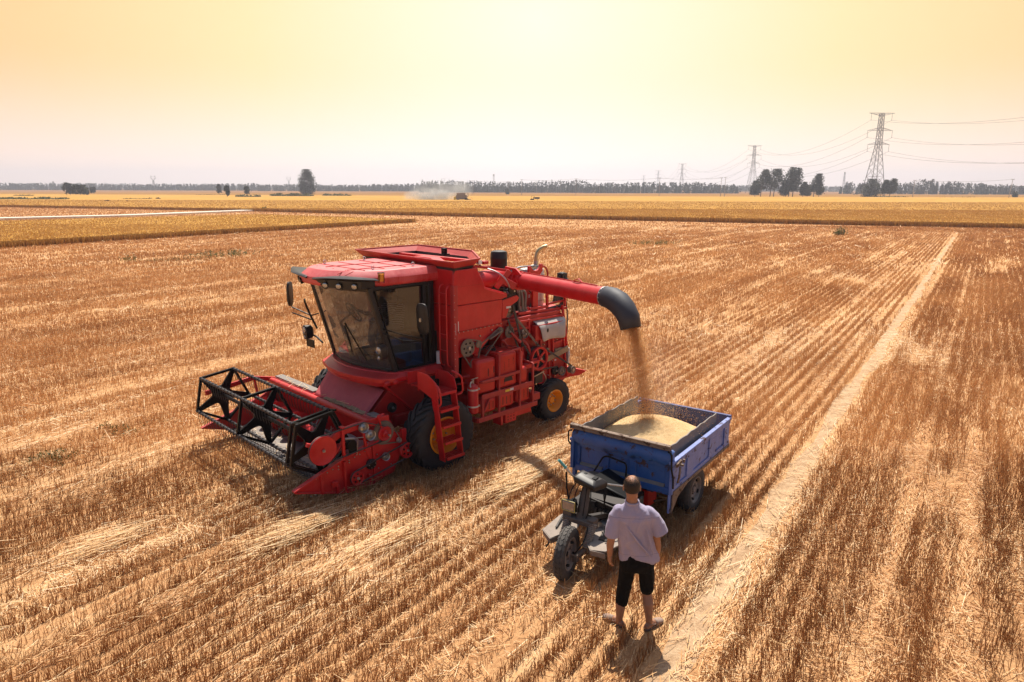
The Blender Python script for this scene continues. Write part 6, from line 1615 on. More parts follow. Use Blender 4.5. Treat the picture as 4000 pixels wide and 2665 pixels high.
# arms hang a little away from the body
limb(g, [(-.255, -.035, 1.40), (-.305, -.05, 1.18), (-.312, -.05, 1.13)], [.055, .046, .043]); limb(g, [(-.312, -.05, 1.13), (-.322, -.03, 1.02), (-.318, -.01, .895)], [.043, .042, .029])
limb(g, [(.105, -.035, 1.385), (.175, -.05, 1.18), (.185, -.05, 1.13)], [.055, .046, .043]); limb(g, [(.185, -.05, 1.13), (.205, -.03, 1.02), (.215, -.01, .90)], [.043, .042, .029])
hand(g, (-.318, -.01, .895), (.0, .07, -1), (1, .35, 0), (.35, 1, .1), .42, 1.02)
hand(g, (.215, -.01, .90), (.02, .09, -1), (-1, .3, 0), (-.3, 1, .1), .5, 1.02)
# legs
limb(g, [(-.11, 0, .86), (-.13, .015, .48), (-.155, .02, .36), (-.172, -.005, .27), (-.178, -.0, .10), (-.18, 0, .055)], [.085, .062, .055, .060, .040, .038])
limb(g, [(.085, 0, .86), (.115, .0, .49), (.125, -.0, .40), (.135, -.035, .30), (.15, -.045, .11), (.152, -.045, .055)], [.085, .062, .055, .062, .040, .038])
for (x, y, dx, dy) in ((-.18, -.005, -.62, .62), (.152, -.06, .72, .56)):
    d = Vector((dx, dy, 0)).normalized(); b = Vector((x, y, .04)); limb(g, [b - d * .04, b + d * .06 + Vector((0, 0, .012)), b + d * .15 + Vector((0, 0, -.008)), b + d * .195 + Vector((0, 0, -.012))], [.036, .040, .036, .026], 12, .8)
body = g.build("body", SKIN, MAN); remesh(body, .0058, 4, .4)
face_bits(body, P_, Mx_, 1.10)
g = MB(); g.ell(P_(0, -.018, .028), .0855, .0985, .094, 22, 16, Mx_)
hv = [v for v in g.v]
g2 = MB()   # hair round the back and sides, thin on the crown
hn = 30; rows = 9; vs = []; fs = []
for j in range(rows + 1):
    ph = R(30) + R(84) * j / rows
    for i in range(hn + 1):
        th = R(-200) + R(220) * i / hn; ph = R(30) + R(84) * j / rows + (1 - j / rows) ** 2 * R(15) * (float(vnoise(i * 1.3, 2, 4)) - .5)
        rr = 1.0 + .006 * random.random()
        tp_ = 1.0 - .10 * max(0, j - 6) / 3; vs.append(P_(.0805 * rr * tp_ * math.sin(ph) * math.cos(th), -.014 + .0965 * rr * tp_ * math.sin(ph) * math.sin(th), .027 + .091 * rr * math.cos(ph) - .010 * max(0, j - 6)))
for j in range(rows):
    for i in range(hn): a = j * (hn + 1) + i; fs.append((a, a + 1, a + hn + 2, a + hn + 1))
g2.add(vs, fs); hr = g2.build("hair", HAIR_THIN, MAN, 0, 80); so = hr.modifiers.new("t", 'SOLIDIFY'); so.thickness = .003; so.offset = 1
g2 = MB()
for k in range(260):     # sparse strands over the crown
    th = random.uniform(0, 2 * math.pi); ph = abs(random.gauss(R(40), R(12)))
    q = lambda pp, tt, e: P_(.0835 * (1 + e) * math.sin(pp) * math.cos(tt), -.014 + .099 * (1 + e) * math.sin(pp) * math.sin(tt), .027 + .0955 * (1 + e) * math.cos(pp))
    g2.tube([q(ph, th, .0), q(ph + .12, th + random.uniform(-.1, .1), .035), q(ph + .25, th + random.uniform(-.2, .2), .03)], .0009, 3, False)
g2.build("thin_hair", HAIR, hr, smooth=False)
# shirt
SHIRT = cloth("lilac_cotton", (.36, .32, .43), 1.0, (1.40, .945))
g = MB(); rings = []
tors = [(.868, .010, .003, .212, .128), (.93, -.002, .0, .212, .128), (1.02, -.02, -.004, .205, .125), (1.13, -.045, -.012, .196, .122), (1.25, -.062, -.02, .198, .124), (1.36, -.072, -.028, .205, .122), (1.43, -.076, -.032, .198, .108), (1.475, -.082, -.036, .165, .085), (1.515, -.092, -.036, .10, .074), (1.555, -.099, -.034, .073, .066)]
for k, (z, x, y, a, b) in enumerate(tors):
    r = []
    for i in range(40):
        t = 2 * math.pi * i / 40; ct, st = math.cos(t), math.sin(t)
        px = math.copysign(abs(ct) ** .8, ct) * a; py = math.copysign(abs(st) ** .85, st) * b
        w = .012 * math.sin(t * 5 + z * 3) * max(0, 1 - (z - .87) / .5) + .006 * math.sin(t * 9 + z * 11) * (1 if z < 1.4 else .3)
        zz = z + ((.022 * math.sin(t * 3 + .6) - (.03 if px > .1 else 0)) if k == 0 else 0)
        r.append((x + px * (1 + w / a * 1.2), y + py * (1 + w / b), zz))
    rings.append(r)
g.loft(rings)
for pts, rs in (([(-.235, -.032, 1.452), (-.275, -.042, 1.38), (-.302, -.055, 1.26), (-.315, -.06, 1.155)], [.066, .078, .079, .078]), ([(.085, -.032, 1.44), (.14, -.04, 1.37), (.195, -.052, 1.27), (.225, -.06, 1.19)], [.066, .08, .083, .088])):
    g.tube(pts, rs, 20); g.ell(pts[0], rs[0], rs[0], rs[0] * .9, 16, 8)
sh = g.build("shirt", SHIRT, MAN); remesh(sh, .0065, 5, .45)
tx = bpy.data.textures.new("folds", 'CLOUDS'); tx.noise_scale = .16; tx.noise_depth = 2
dm = sh.modifiers.new("folds", 'DISPLACE'); dm.texture = tx; dm.strength = .03; dm.mid_level = .5; dm.texture_coords = 'LOCAL'
# drag folds running down to the right hip
g = MB()
for (a, b, c_) in (((-.18, -.150, 1.33), (-.02, -.152, 1.10), (.13, -.135, .93)), ((.05, -.158, 1.30), (.10, -.15, 1.12), (.15, -.13, .95))):
    g.tube(arc(a, b, c_, 12), [.002, .006, .009, .011, .012, .013, .013, .013, .012, .011, .009, .006, .002], 8)
g.build("shirt_fold", SHIRT, sh)
g = MB(); g.tube([(-.099 + .072 * math.cos(t), -.034 + .064 * math.sin(t), 1.553 + .012 * math.sin(t)) for t in [2 * math.pi * k / 28 for k in range(29)]], .010, 8, False, 1.6); g.build("collar", SHIRT, sh)
# rolled trousers
TRO = cloth("black_cotton", (.0035, .0035, .004))
g = MB()
g.loft([[(x + a * math.cos(2 * math.pi * i / 28), y + b * math.sin(2 * math.pi * i / 28), z) for i in range(28)] for (z, x, y, a, b) in ((.72, -.012, .0, .195, .118), (.80, -.012, -.004, .195, .128), (.90, -.012, -.002, .18, .115), (1.0, -.015, -.002, .165, .10))])
limb(g, [(-.108, 0, .80), (-.122, .012, .60), (-.142, .018, .45), (-.160, .005, .305)], [.094, .086, .080, .072], 20)
limb(g, [(.092, 0, .80), (.110, .0, .60), (.118, -.004, .475)], [.094, .086, .078], 20)
tr = g.build("trousers", TRO, MAN); remesh(tr, .0075, 4, .4)
tx2 = bpy.data.textures.new("creases", 'CLOUDS'); tx2.noise_scale = .07
dm = tr.modifiers.new("creases", 'DISPLACE'); dm.texture = tx2; dm.strength = .016; dm.mid_level = .5
# worn slip-on sandals
SH_ = paint('worn_leather', (.26, .18, .14), .7, .4, (.4, .3, .24), scale=4)
for (x, y, dx, dy) in ((-.18, -.005, -.62, .62), (.152, -.06, .72, .56)):
    d = Vector((dx, dy, 0)).normalized(); sd = Vector((-d.y, d.x, 0)); b = Vector((x, y, 0)); rings = []
    for (t, w, zt) in ((-.075, .018, .03), (-.06, .036, .03), (0, .040, .03), (.08, .045, .03), (.15, .049, .03), (.20, .044, .03), (.228, .025, .028)):
        c_ = b + d * t; rings.append([c_ - sd * w + Vector((0, 0, .004)), c_ + sd * w + Vector((0, 0, .004)), c_ + sd * w + Vector((0, 0, zt)), c_ - sd * w + Vector((0, 0, zt))])
    g = MB(); g.loft(rings); so_ = g.build("sandal", M['mud'], MAN, .004)
    g = MB(); rg = []
    for (t, w, h) in ((.085, .043, .078), (.12, .045, .072), (.16, .046, .060), (.20, .040, .048), (.222, .024, .036)):
        c_ = b + d * t; rg.append([c_ + sd * (w * math.cos(a)) + Vector((0, 0, .02 + (h - .02) * max(0, math.sin(a)) ** .8)) for a in [math.pi * k / 12 for k in range(13)]])
    g.loft(rg, False, False); up_ = g.build("sandal_upper", SH_, so_, 0, 70); q_ = up_.modifiers.new("t", 'SOLIDIFY'); q_.thickness = .004; q_.offset = 1
    g = MB(); g.tube(arc(b + d * .07 + sd * .042 + Vector((0, 0, .05)), b - d * .12 + Vector((0, 0, .075)), b + d * .07 - sd * .042 + Vector((0, 0, .05)), 10), .006, 6); g.build("heel_strap", SH_, so_)

# driver at the wheel of the combine
DRV = empty("person", loc2world(H, (-.22, .06, .05)), H.rotation_euler.z, "driver in a striped top at the steering wheel inside the glass cab", "person")
g = MB(); yc = YC
Pd, Md, sd_ = head(g, (-.02, yc, 2.96), (1, 0, -.12), (.12, 0, 1), 1.0)
limb(g, [(-.05, yc, 2.72), (-.04, yc, 2.86)], [.06, .056]); limb(g, [(-.06, yc - .17, 2.68), (-.06, yc, 2.70), (-.06, yc + .17, 2.68)], [.06, .075, .06])
limb(g, [(-.06, yc, 2.62), (-.08, yc, 2.42), (-.08, yc, 2.27)], [.13, .135, .14])
for sg in (-1, 1):
    limb(g, [(-.05, yc + .20 * sg, 2.66), (.26, yc + .26 * sg, 2.50), (.30, yc + .26 * sg, 2.49)], [.052, .042, .04]); limb(g, [(.30, yc + .26 * sg, 2.49), (.50, yc + .22 * sg, 2.57), (.66, yc + .17 * sg, 2.64)], [.04, .036, .028])
    hand(g, (.66, yc + .17 * sg, 2.64), (.9, .05 * sg, .25), (0, -.2 * sg, -1), (.1, -1 * sg, 0), .9, .95)
    limb(g, [(-.05, yc + .09 * sg, 2.27), (.32, yc + .13 * sg, 2.30), (.38, yc + .13 * sg, 2.26)], [.085, .065, .06]); limb(g, [(.38, yc + .13 * sg, 2.26), (.42, yc + .13 * sg, 2.05), (.38, yc + .13 * sg, 1.84)], [.058, .055, .04])
    limb(g, [(.36, yc + .13 * sg, 1.79), (.46, yc + .14 * sg, 1.785), (.56, yc + .15 * sg, 1.77)], [.038, .036, .026])
db = g.build("body", SKIN, DRV); remesh(db, .009, 4, .4); face_bits(db, Pd, Md, 1.0)
g = MB(); g.ell(Pd(0, -.02, .045), .084, .10, .085, 18, 12, Md); g.build("hair", HAIR, DRV)
g = MB(); g.loft([[(-.07 + .16 * math.cos(2 * math.pi * i / 28), yc + .205 * math.sin(2 * math.pi * i / 28) * k, z) for i in range(28)] for (z, k) in ((2.24, .95), (2.42, .95), (2.60, 1.02), (2.68, .9), (2.74, .45))])
for sg in (-1, 1): limb(g, [(-.05, yc + .19 * sg, 2.67), (.06, yc + .235 * sg, 2.60), (.16, yc + .255 * sg, 2.55)], [.068, .066, .06])
ds = g.build("shirt", cloth("striped_jersey", (.05, .05, .07), 1, (), 190), DRV); remesh(ds, .011, 4)
g = MB(); g.ell((-.07, yc, 2.26), .17, .2, .09)
for sg in (-1, 1): limb(g, [(-.04, yc + .09 * sg, 2.27), (.32, yc + .13 * sg, 2.30), (.39, yc + .13 * sg, 2.26), (.43, yc + .13 * sg, 2.05), (.39, yc + .13 * sg, 1.90)], [.096, .076, .072, .068, .06])
dt_ = g.build("trousers", cloth("faded_denim", (.22, .27, .40)), DRV); remesh(dt_, .011, 4)
for sg in (-1, 1):
    g = MB(); limb(g, [(.35, yc + .13 * sg, 1.80), (.46, yc + .14 * sg, 1.79), (.57, yc + .15 * sg, 1.78)], [.045, .043, .032]); g.build("shoe", M['dark'], DRV)
# ------------------------------------------------------------------ background
def far(px, d, z=0.0):
    """ground point d metres ahead under photo column px (at the horizon)"""
    return Vector(((px - 2000) / 2667.0 / 1.0247 * d, d, z))
def zat(py, d): # height seen at photo row py at distance d
    b = (1332.5 - py) / 2667.0
    return CAM_H + d * (-math.sin(PITCH) + b * math.cos(PITCH)) / (math.cos(PITCH) + b * math.sin(PITCH))
LEAF = fibre_mat("tree_leaves", ((0.0, (.008, .012, .006)), (.5, (.022, .032, .012)), (1.0, (.055, .07, .022))), .2, .6)
LEAF_DRY = fibre_mat("dry_leaves", ((0.0, (.07, .025, .015)), (1.0, (.17, .075, .04))), .2, .7)
LEAF_GREEN = fibre_mat("weed_leaves", ((0.0, (.05, .065, .018)), (.6, (.13, .13, .04)), (1.0, (.30, .24, .09))), .3, .6)
BARK = paint('bark', (.11, .085, .07), .9, .2)
def leaves(c, n, size, seed=None):
    """n leaf faces at points c (n,3)"""
    a = rng.normal(0, 1, (n, 3)); a /= np.linalg.norm(a, axis=1)[:, None]
    b = np.cross(a, rng.normal(0, 1, (n, 3))); b /= np.maximum(np.linalg.norm(b, axis=1), 1e-6)[:, None]
    s = (size * rng.uniform(.6, 1.3, n))[:, None]
    v = np.stack([c - a * s, c + b * s * .55, c + a * s, c - b * s * .55], 1).reshape(-1, 3)
    return v, np.arange(n * 4).reshape(n, 4)
def tree(name, base, h, w, n=900, leaf=.55, lean=.10, low=.22, label=None, group=None, mat=None, peak=.55, trunks=1, cat="tree"):
    o = empty(name, base, random.uniform(0, .0), label, cat, group)
    g = MB()
    for k in range(trunks):
        dx = (k - (trunks - 1) / 2) * w * .22
        pts = [(dx, 0, 0), (dx + lean * h * .1, .1, h * .35), (dx + lean * h * .4, 0, h * .62), (lean * h * .8 + dx * .4, 0, h * .9)]
        g.tube(pts, [h * .014 + .06, h * .011 + .04, h * .007 + .03, .03], 7)
        for b in range(9):
            t = random.uniform(low + .04, .82); z = h * t; a = random.uniform(0, 6.28); L = w * .42 * random.uniform(.5, 1) * (1 - abs(t - peak) * .9)
            x0 = dx + lean * h * t * .7
            g.tube([(x0, 0, z), (x0 + math.cos(a) * L * .6, math.sin(a) * L * .6, z + L * .5), (x0 + math.cos(a) * L, math.sin(a) * L, z + L * 1.1)], [.07, .045, .015], 5)
    tk = g.build("trunk", BARK, o)
    # clumps along limbs: uneven outline with gaps
    m = max(24, n // 16); ts = rng.uniform(0, 1, m)
    zz = h * (low + (1 - low) * ts); prof = np.where(ts < peak, .6 + .4 * np.sin(ts / peak * math.pi / 2), np.cos((ts - peak) / (1.04 - peak) * math.pi / 2) ** 1.0)
    ra = w / 2 * prof * rng.uniform(.1, 1.0, m) ** .55; an = rng.uniform(0, 2 * math.pi, m)
    cc = np.stack([lean * h * (zz / h) ** 1.5 + ra * np.cos(an), ra * np.sin(an), zz], 1)
    k = rng.integers(0, m, n); sg = w * .075 + .10
    p = cc[k] + rng.normal(0, 1, (n, 3)) * np.array([sg, sg, sg * 1.25])
    p[:, 2] = np.minimum(np.maximum(p[:, 2], h * low * .8), h * 1.02)
    v, q = leaves(p, n, leaf)
    cl = rng.normal(0, .16, m)[k]
    tint = np.clip(.45 + cl + rng.normal(0, .14, n), 0, 1)
    cr = np_mesh("crown", v, q, mat or LEAF, np.repeat(tint, 4)); cr.parent = o
    return o
# lone tree by the green verge
def tp(px, py_base, py_top):
    d = CAM_H * 2667 / max(6, py_base - 735); d = min(d, 900)
    return far(px, d), zat(py_top, d), d / 2667.0
GT = "trees standing in the fields"
b, h, s = tp(1198, 762, 667); tree("poplar_tree", b, h, 62 * s, 5200, .42, .02, .05, "tall dense lone poplar with full crown beside the green verge left of centre", GT, peak=.42)
RG = [(2949, 766, 706, 38, .2, .0, .45, 1, "small round dark tree beside the blue vehicle, leftmost of the roadside clump"), (2971, 767, 662, 44, .36, .16, .6, 1, "slim windswept poplar second from the left in the roadside clump"),
      (3015, 767, 660, 58, .32, .14, .6, 2, "broad poplar on two bare trunks in the left half of the roadside clump"), (3062, 767, 712, 34, .2, .0, .5, 1, "low dark tree tucked against the tallest pair of poplars"),
      (3074, 767, 654, 50, .26, .16, .55, 2, "tallest leaning poplar in the middle of the roadside clump"), (3096, 767, 656, 42, .26, .16, .55, 1, "tall poplar leaning right, close behind the tallest one"),
      (3136, 767, 710, 30, .2, .08, .5, 1, "short bushy tree right of the tallest poplars"), (3154, 766, 722, 27, .2, .0, .5, 1, "lowest round tree in the gap of the roadside clump"),
      (3178, 767, 678, 38, .3, .2, .55, 1, "strongly windswept poplar near the right end of the clump"), (3199, 767, 713, 26, .25, .05, .5, 1, "small tree at the right end of the roadside clump"),
      (3450, 767, 701, 26, .3, .14, .55, 1, "slim poplar just right of the big round tree"), (3476, 767, 696, 36, .3, .16, .55, 1, "leaning poplar standing alone right of the round tree and slim poplar")]
for (px, yb, yt, w, low, lean, pk, nt_, lab) in RG:
    b, h, s = tp(px, yb, yt); tree("poplar_tree", b, h, w * 1.08 * s, 2400 if w > 36 else 1500, .42, lean, low, lab, GT, peak=pk * .75, trunks=nt_)
b, h, s = tp(3404, 766, 698); tree("round_tree", b, h, 72 * s, 2600, .42, .03, .04, "big low round tree with crown down to the field at the pylon foot", GT, peak=.5)
for i, (px, yb, yt, w, lab) in enumerate(((255, 769, 721, 30, "leftmost and tallest tree of the small grove on the left skyline"), (270, 769, 724, 22, "second tree of the small left grove"), (291, 769, 727, 26, "middle tree of the small left grove with wide crown"), (309, 769, 729, 18, "slim tree right of the middle of the left grove"), (323, 769, 729, 20, "tree near the right end of the left grove"), (336, 768, 741, 11, "thin sapling at the right end of the left grove"),
        (354, 761, 737, 10, "left one of two small trees right of the left grove"), (363, 761, 736, 12, "right one of two small trees right of the left grove"), (852, 764, 724, 18, "tall narrow tree on the left skyline before the far wood"), (883, 775, 730, 16, "slim nearer tree on a bare trunk left of the lone poplar"), (962, 766, 733, 23, "small round tree between the slim tree and the lone poplar"), (1980, 758, 740, 14, "small bushy tree beside a pole in front of the wood"))):
    b, h, s = tp(px, yb, yt); tree("field_tree", b, h, w * s, 500, .5, .03, .25 if i not in (11,) else .1, lab, GT)
for px, lab in ((1697, "left one of two dry reddish cypress trees"), (1705, "right one of two dry reddish cypress trees")):
    b, h, s = tp(px, 763, 741 + (px > 1700)); tree("cypress_tree", b, h, 6.5 * s, 260, .4, 0, .15, lab, GT, LEAF_DRY, .3)
# far woods that read as one mass
def wood(px0, px1, d, hmin, hmax, step, depth=25, leafn=46, leaf=.9, seed=1):
    P = []; x0, x1 = far(px0, d).x, far(px1, d).x; n = int((x1 - x0) / step)
    for i in range(n * 2):
        x = x0 + (x1 - x0) * (i + random.random()) / (n * 2); y = d + random.random() * depth
        h = hmin * .8 + (hmax * 1.1 - hmin * .8) * (.6 * float(vnoise(x * .012, seed, 50)) + .25 * float(vnoise(x * .06, seed, 51)) + .3 * random.random() ** 2)
        t = rng.uniform(0, 1, leafn); r = max(step, 3.2) * .75 * np.sqrt(np.clip(1.1 - t, 0.05, 1))
        a = rng.uniform(0, 6.28, leafn)
        P.append(np.stack([x + r * np.cos(a) * rng.uniform(.2, 1, leafn) + t * h * .06, y + r * np.sin(a), h * (.03 + .97 * t)], 1))
    B = []
    for i in range(int((x1 - x0) / 2.6)):
        x = x0 + i * 2.6 + random.random(); y = d + random.random() * depth; h = (hmin + (hmax - hmin) * float(vnoise(x * .012, seed, 50))) * random.uniform(.55, .85)
        for a in (0.3, 1.9):
            cx, sy = math.cos(a) * 2.2, math.sin(a) * 2.2
            B += [(x - cx, y - sy, 0), (x + cx, y + sy, 0), (x + cx * .6 + h * .05, y + sy * .6, h), (x - cx * .6 + h * .05, y - sy * .6, h * random.uniform(.8, 1))]
    P = np.concatenate(P); v, q = leaves(P, len(P), leaf)
    B = np.array(B); q = np.concatenate([q, np.arange(len(B)).reshape(-1, 4) + len(v)]); v = np.concatenate([v, B]); P = np.concatenate([P, np.zeros((len(B) // 4, 3))])
    o = np_mesh("woods", v, q, LEAF, np.repeat(np.clip(rng.normal(.4, .2, len(P)), 0, 1), 4)); tag(o, kind="stuff")
wood(1640, 2290, 780, 9, 13.5, 2.4, seed=3); wood(2290, 2890, 740, 8.5, 13.5, 2.2, seed=9)
wood(3310, 3600, 720, 8, 12.5, 2.2, seed=5); wood(3605, 4250, 690, 8, 13, 2.2, seed=7)
wood(1000, 1660, 960, 7, 11.5, 2.8, 40, 40, 1.2, seed=11); wood(-350, 1010, 1060, 7, 10.5, 3.2, 40, 36, 1.3, seed=13); wood(2870, 3330, 1250, 7, 10, 4, 40, 30, 1.6, seed=15)
wood(-350, 4300, 1900, 9, 15, 13, 60, 22, 2.6, seed=17)
# pylons
def pylon_mesh(H_, bw, tw):
    """lattice tower: base width bw, waist tw"""
    g = MB(); lv = [0, .13, .25, .36, .45, .53, .60, .66, .72, .78, .84, .90, .95, 1.0]
    wid = [bw * (1 - min(t, .62) / .62) + tw * min(t, .62) / .62 if t < .62 else tw * (1 - .25 * (t - .62) / .38) for t in lv]
    th = .2
    ring = lambda i: [Vector((sx * wid[i] / 2, sy * wid[i] / 2, H_ * lv[i])) for sx, sy in ((-1, -1), (1, -1), (1, 1), (-1, 1))]
    for i in range(len(lv) - 1):
        a, b = ring(i), ring(i + 1)
        for k in range(4):
            g.bar(a[k], b[k], th * 1.3); g.bar(a[k], b[(k + 1) % 4], th * .6); g.bar(a[(k + 1) % 4], b[k], th * .6)
            if i in (1, 3, 5, 8, 10, 12): g.bar(b[k], b[(k + 1) % 4], th * .6)
    return g, wid[-1]
PYL = []
def pylon(px, d, py_top, label, scale=1.0, cx=None):
    base = far(px, d) if cx is None else Vector((cx, d, 0))
    H_ = zat(py_top, d)
    o = empty("power_pylon", base, R(4), label, "pylon", "lattice pylons of the power line"); k = H_ / 56.0
    g, tw = pylon_mesh(H_ - .4, 11.0 * k, 3.1 * k); g.build("lattice_tower", M['lattice'], o, smooth=False)
    arms = []
    for (half, z, drop, up) in ((9.2 * k, H_, 4.6 * k, -1.9 * k), (9.0 * k, H_ * .795, 4.6 * k, 2.2 * k), (7.8 * k, H_ * .63, 4.6 * k, 2.0 * k)):
        g = MB(); n = 6
        for sy in (-.7 * k, .7 * k):
            for sg in (-1, 1):
                g.bar((0, sy, z), (half * sg, 0, z), .14); g.bar((0, sy, z + up), (half * sg, 0, z), .14)
                for j in range(1, n):
                    t = j / n; t2 = (j - .6) / n; g.bar((half * sg * t, sy * (1 - t), z), (half * sg * t2, sy * (1 - t2), z + up * (1 - t2)), .08)
        g.build("cross_arm", M['lattice'], o, smooth=False)
        for sg in (-1, 1):
            x = half * sg * (.80 if z == H_ else .98)
            g = MB(); g.tube([(x, 0, z), (x, 0, z - drop)], .10, 5); g.bx(x - .3, x + .3, -.12, .12, z - drop - .15, z - drop); g.build("insulator", M['rust_steel'], o, smooth=False)
            arms.append(base + Matrix.Rotation(R(4), 3, 'Z') @ Vector((x, 0, z - drop)))
    PYL.append(arms); return o
pyl0 = pylon(3410, 462, 438, "tallest nearest lattice pylon with three cross arms behind the big round tree")
pylon(2934, 800, 566, "second pylon along the line, left of the roadside poplar clump")
pylon(2659, 1250, 638, "third pylon along the line, rising behind the wood")
pylon(2567, 1750, 665, "fourth and faint pylon along the line above the wood")
pylon(2511, 2400, 684, "fifth and faintest pylon along the line above the wood")

# the wires run on to a pylon out of view on the right
d_ = Vector((-.035, -1, 0)).normalized() * 330
PYL.insert(0, [p + d_ for p in PYL[0]])
names = ("upper left", "upper right", "middle left", "middle right", "lower left", "lower right")
spans = ("from the tallest pylon to the right edge of the view", "between the tallest and second pylons", "between the second and third pylons", "between the third and fourth pylons")
for i in range(4):
    for k in range(6):
        a, b = PYL[i][k], PYL[i + 1][k]; sag = (a - b).length * .038; pts = []
        for t in [j / 28 for j in range(29)]:
            p = a.lerp(b, t); p.z -= sag * 4 * t * (1 - t); pts.append(p)
        g = MB(); g.tube(pts, .06 + .02 * i, 4, False)
        tag(g.build("power_wire", M['lattice'], None, smooth=False), names[k] + " conductor wire " + spans[i], "power line", "wires of the pylon line")
# other far towers, pale in the haze
def cat_pylon(px, d, py_top, label):
    H_ = zat(py_top, d); b = far(px, d); o = empty("power_pylon", b, 0, label, "pylon", "faint towers on the horizon")
    g, tw = pylon_mesh(H_ * .72, 8.0, 2.4); g.build("lattice_tower", M['lattice'], o, smooth=False)
    g = MB()
    for sg in (-1, 1):
        for y in (-.6, .6): g.bar((sg * 1, y, H_ * .72), (sg * 4.2, y, H_ * .84), .3); g.bar((sg * 4.2, y, H_ * .84), (sg * 3.2, y, H_), .3); g.bar((sg * 3.2, y, H_), (sg * 4.2, y, H_ * 1.02), .25)
    g.bar((-4.2, 0, H_ * .84), (4.2, 0, H_ * .84), .3); g.bar((-3.4, 0, H_ * .97), (3.4, 0, H_ * .97), .25); g.build("forked_head", M['lattice'], o, smooth=False)
cat_pylon(600, 1250, 692, "pale forked pylon above the wood on the far left"); cat_pylon(1128, 1500, 695, "pale forked pylon left of the lone poplar"); cat_pylon(1730, 1500, 697, "forked pylon head above the wood over the distant dust"); cat_pylon(1897, 1800, 705, "small forked pylon head above the wood right of the dust")
def mast(px, d, py_top, label):
    H_ = zat(py_top, d); o = empty("radio_mast", far(px, d), 0, label, "mast", "faint towers on the horizon"); g, tw = pylon_mesh(H_, 5.5, 2.2); g.build("lattice_tower", M['lattice'], o, smooth=False)
    g = MB(); g.cyl((0, 0, H_), (0, 0, H_ + 2), 1.4, 8); g.build("antenna_ring", M['pole'], o)
mast(1927, 1100, 687, "slender radio mast rising above the middle of the wood"); mast(3292, 1300, 673, "slender lattice mast in the gap between poplars and pylon"); mast(208, 1300, 718, "faint mast above the woods at the far left")
# roadside poles
def pole(px, yb, yt, label, lean=0.0, arm=True, wide=.3):
    b, h, s = tp(px, yb, yt); o = empty("utility_pole", b, 0, label, "pole", "poles along the fields")
    g = MB(); g.tube([(0, 0, 0), (lean * h, 0, h)], [wide * .62, wide * .4], 7); g.build("post", M['pole'], o)
    if arm: g = MB(); g.bar((lean * h - .9, 0, h * .97), (lean * h + .9, 0, h * .97), .16); [g.cyl((lean * h + x, 0, h * .97), (lean * h + x, 0, h * .97 + .4), .08, 6) for x in (-.8, 0, .8)]; g.build("cross_bar", M['rust_steel'], o, smooth=False)
    return b + Vector((lean * h, 0, h * .98))
pl = {}
for k, a in {"a": (1846, 759, 706, "pole just right of the distant working harvester"), "b": (1983, 758, 708, "pole by the small bushy tree before the wood"), "c": (2036, 761, 701, "pole left of the dark farm truck"), "d": (2093, 756, 709, "shorter pole right of the dark farm truck"), "e": (2188, 754, 713, "short pole in the middle of the wood edge"), "f": (2248, 761, 697, "tall pole right of the dark farm truck by the wood"), "g": (2341, 754, 719, "pale pole before the wood, right of the tall pole"), "h": (2401, 754, 719, "pale pole in front of the wood below the far pylons"), "i": (2574, 763, 693, "tall pole below the fourth pylon"), "j": (2814, 765, 691, "left pole of the twin pole structure"), "k": (2830, 765, 690, "right pole of the twin pole structure"), "m": (3566, 768, 699, "slightly leaning pole right of the two poplars", .03), "n": (3943, 769, 694, "leaning pole near the right edge of the view", .08)}.items(): pl[k] = pole(*a)
for a, b, lab in (("a", "b", "thin wire between the two poles right of the harvester"), ("c", "f", "thin wire before the middle of the wood"), ("f", "i", "long thin wire in front of the right half of the wood"), ("i", "j", "thin wire from tall pole to twin poles"), ("m", "n", "thin wire between the two leaning poles")):
    p, q = pl[a], pl[b]; pts = []
    for t in [j / 14 for j in range(15)]: r = p.lerp(q, t); r.z -= 1.2 * 4 * t * (1 - t) * min(1, (p - q).length / 60); pts.append(r)
    g = MB(); g.tube(pts, .05, 4, False); tag(g.build("overhead_wire", M['lattice'], None, smooth=False), lab, "wire", "wires on the field poles")
# bushes, weeds and green verges
def bush(name, px, yb, yt, w, label, mat=None, n=420, group="bushes in the fields"):
    b, h, s = tp(px, yb, yt); d = b.y; h = max(.4, zat(yt, d)); o = empty(name, b, 0, label, "bush", group); W_ = w * d / 2667
    c = rng.normal(0, 1, (n, 3)); c /= np.linalg.norm(c, axis=1)[:, None]; c = c * rng.uniform(.45, 1, n)[:, None] * np.array([W_ / 2, W_ / 2.6, h * .62]) * (1 + .22 * np.sin(c[:, :1] * 7 + c[:, 1:2] * 5)); c[:, 2] = np.abs(c[:, 2] + h * .38)
    v, q = leaves(c, n, max(.14, h * .13)); cr = np_mesh("leaves", v, q, mat or LEAF, np.repeat(np.clip(rng.normal(.5, .2, n), 0, 1), 4)); cr.parent = o
    g = MB(); [g.tube([(0, 0, 0), (random.uniform(-.3, .3) * W_, random.uniform(-.2, .2) * W_, h * .8)], [.05, .02], 5) for _ in range(5)]; g.build("stems", BARK, o)
bush("bush", 611, 784, 775, 20, "round dark bush alone in the far left field"); bush("bush", 410, 794, 786, 26, "flat brown brush heap in the far left field", LEAF_DRY); bush("bush", 1026, 824, 813, 28, "dark green bush on the wheat edge left of the harvester cab", LEAF_GREEN); bush("bush", 3967, 766, 744, 22, "tall dark bush near the right edge of the view"); bush("bush", 490, 794, 788, 12, "tiny brown shrub right of the brush heap", LEAF_DRY); bush("bush", 576, 784, 779, 8, "tiny shrub left of the round dark bush")
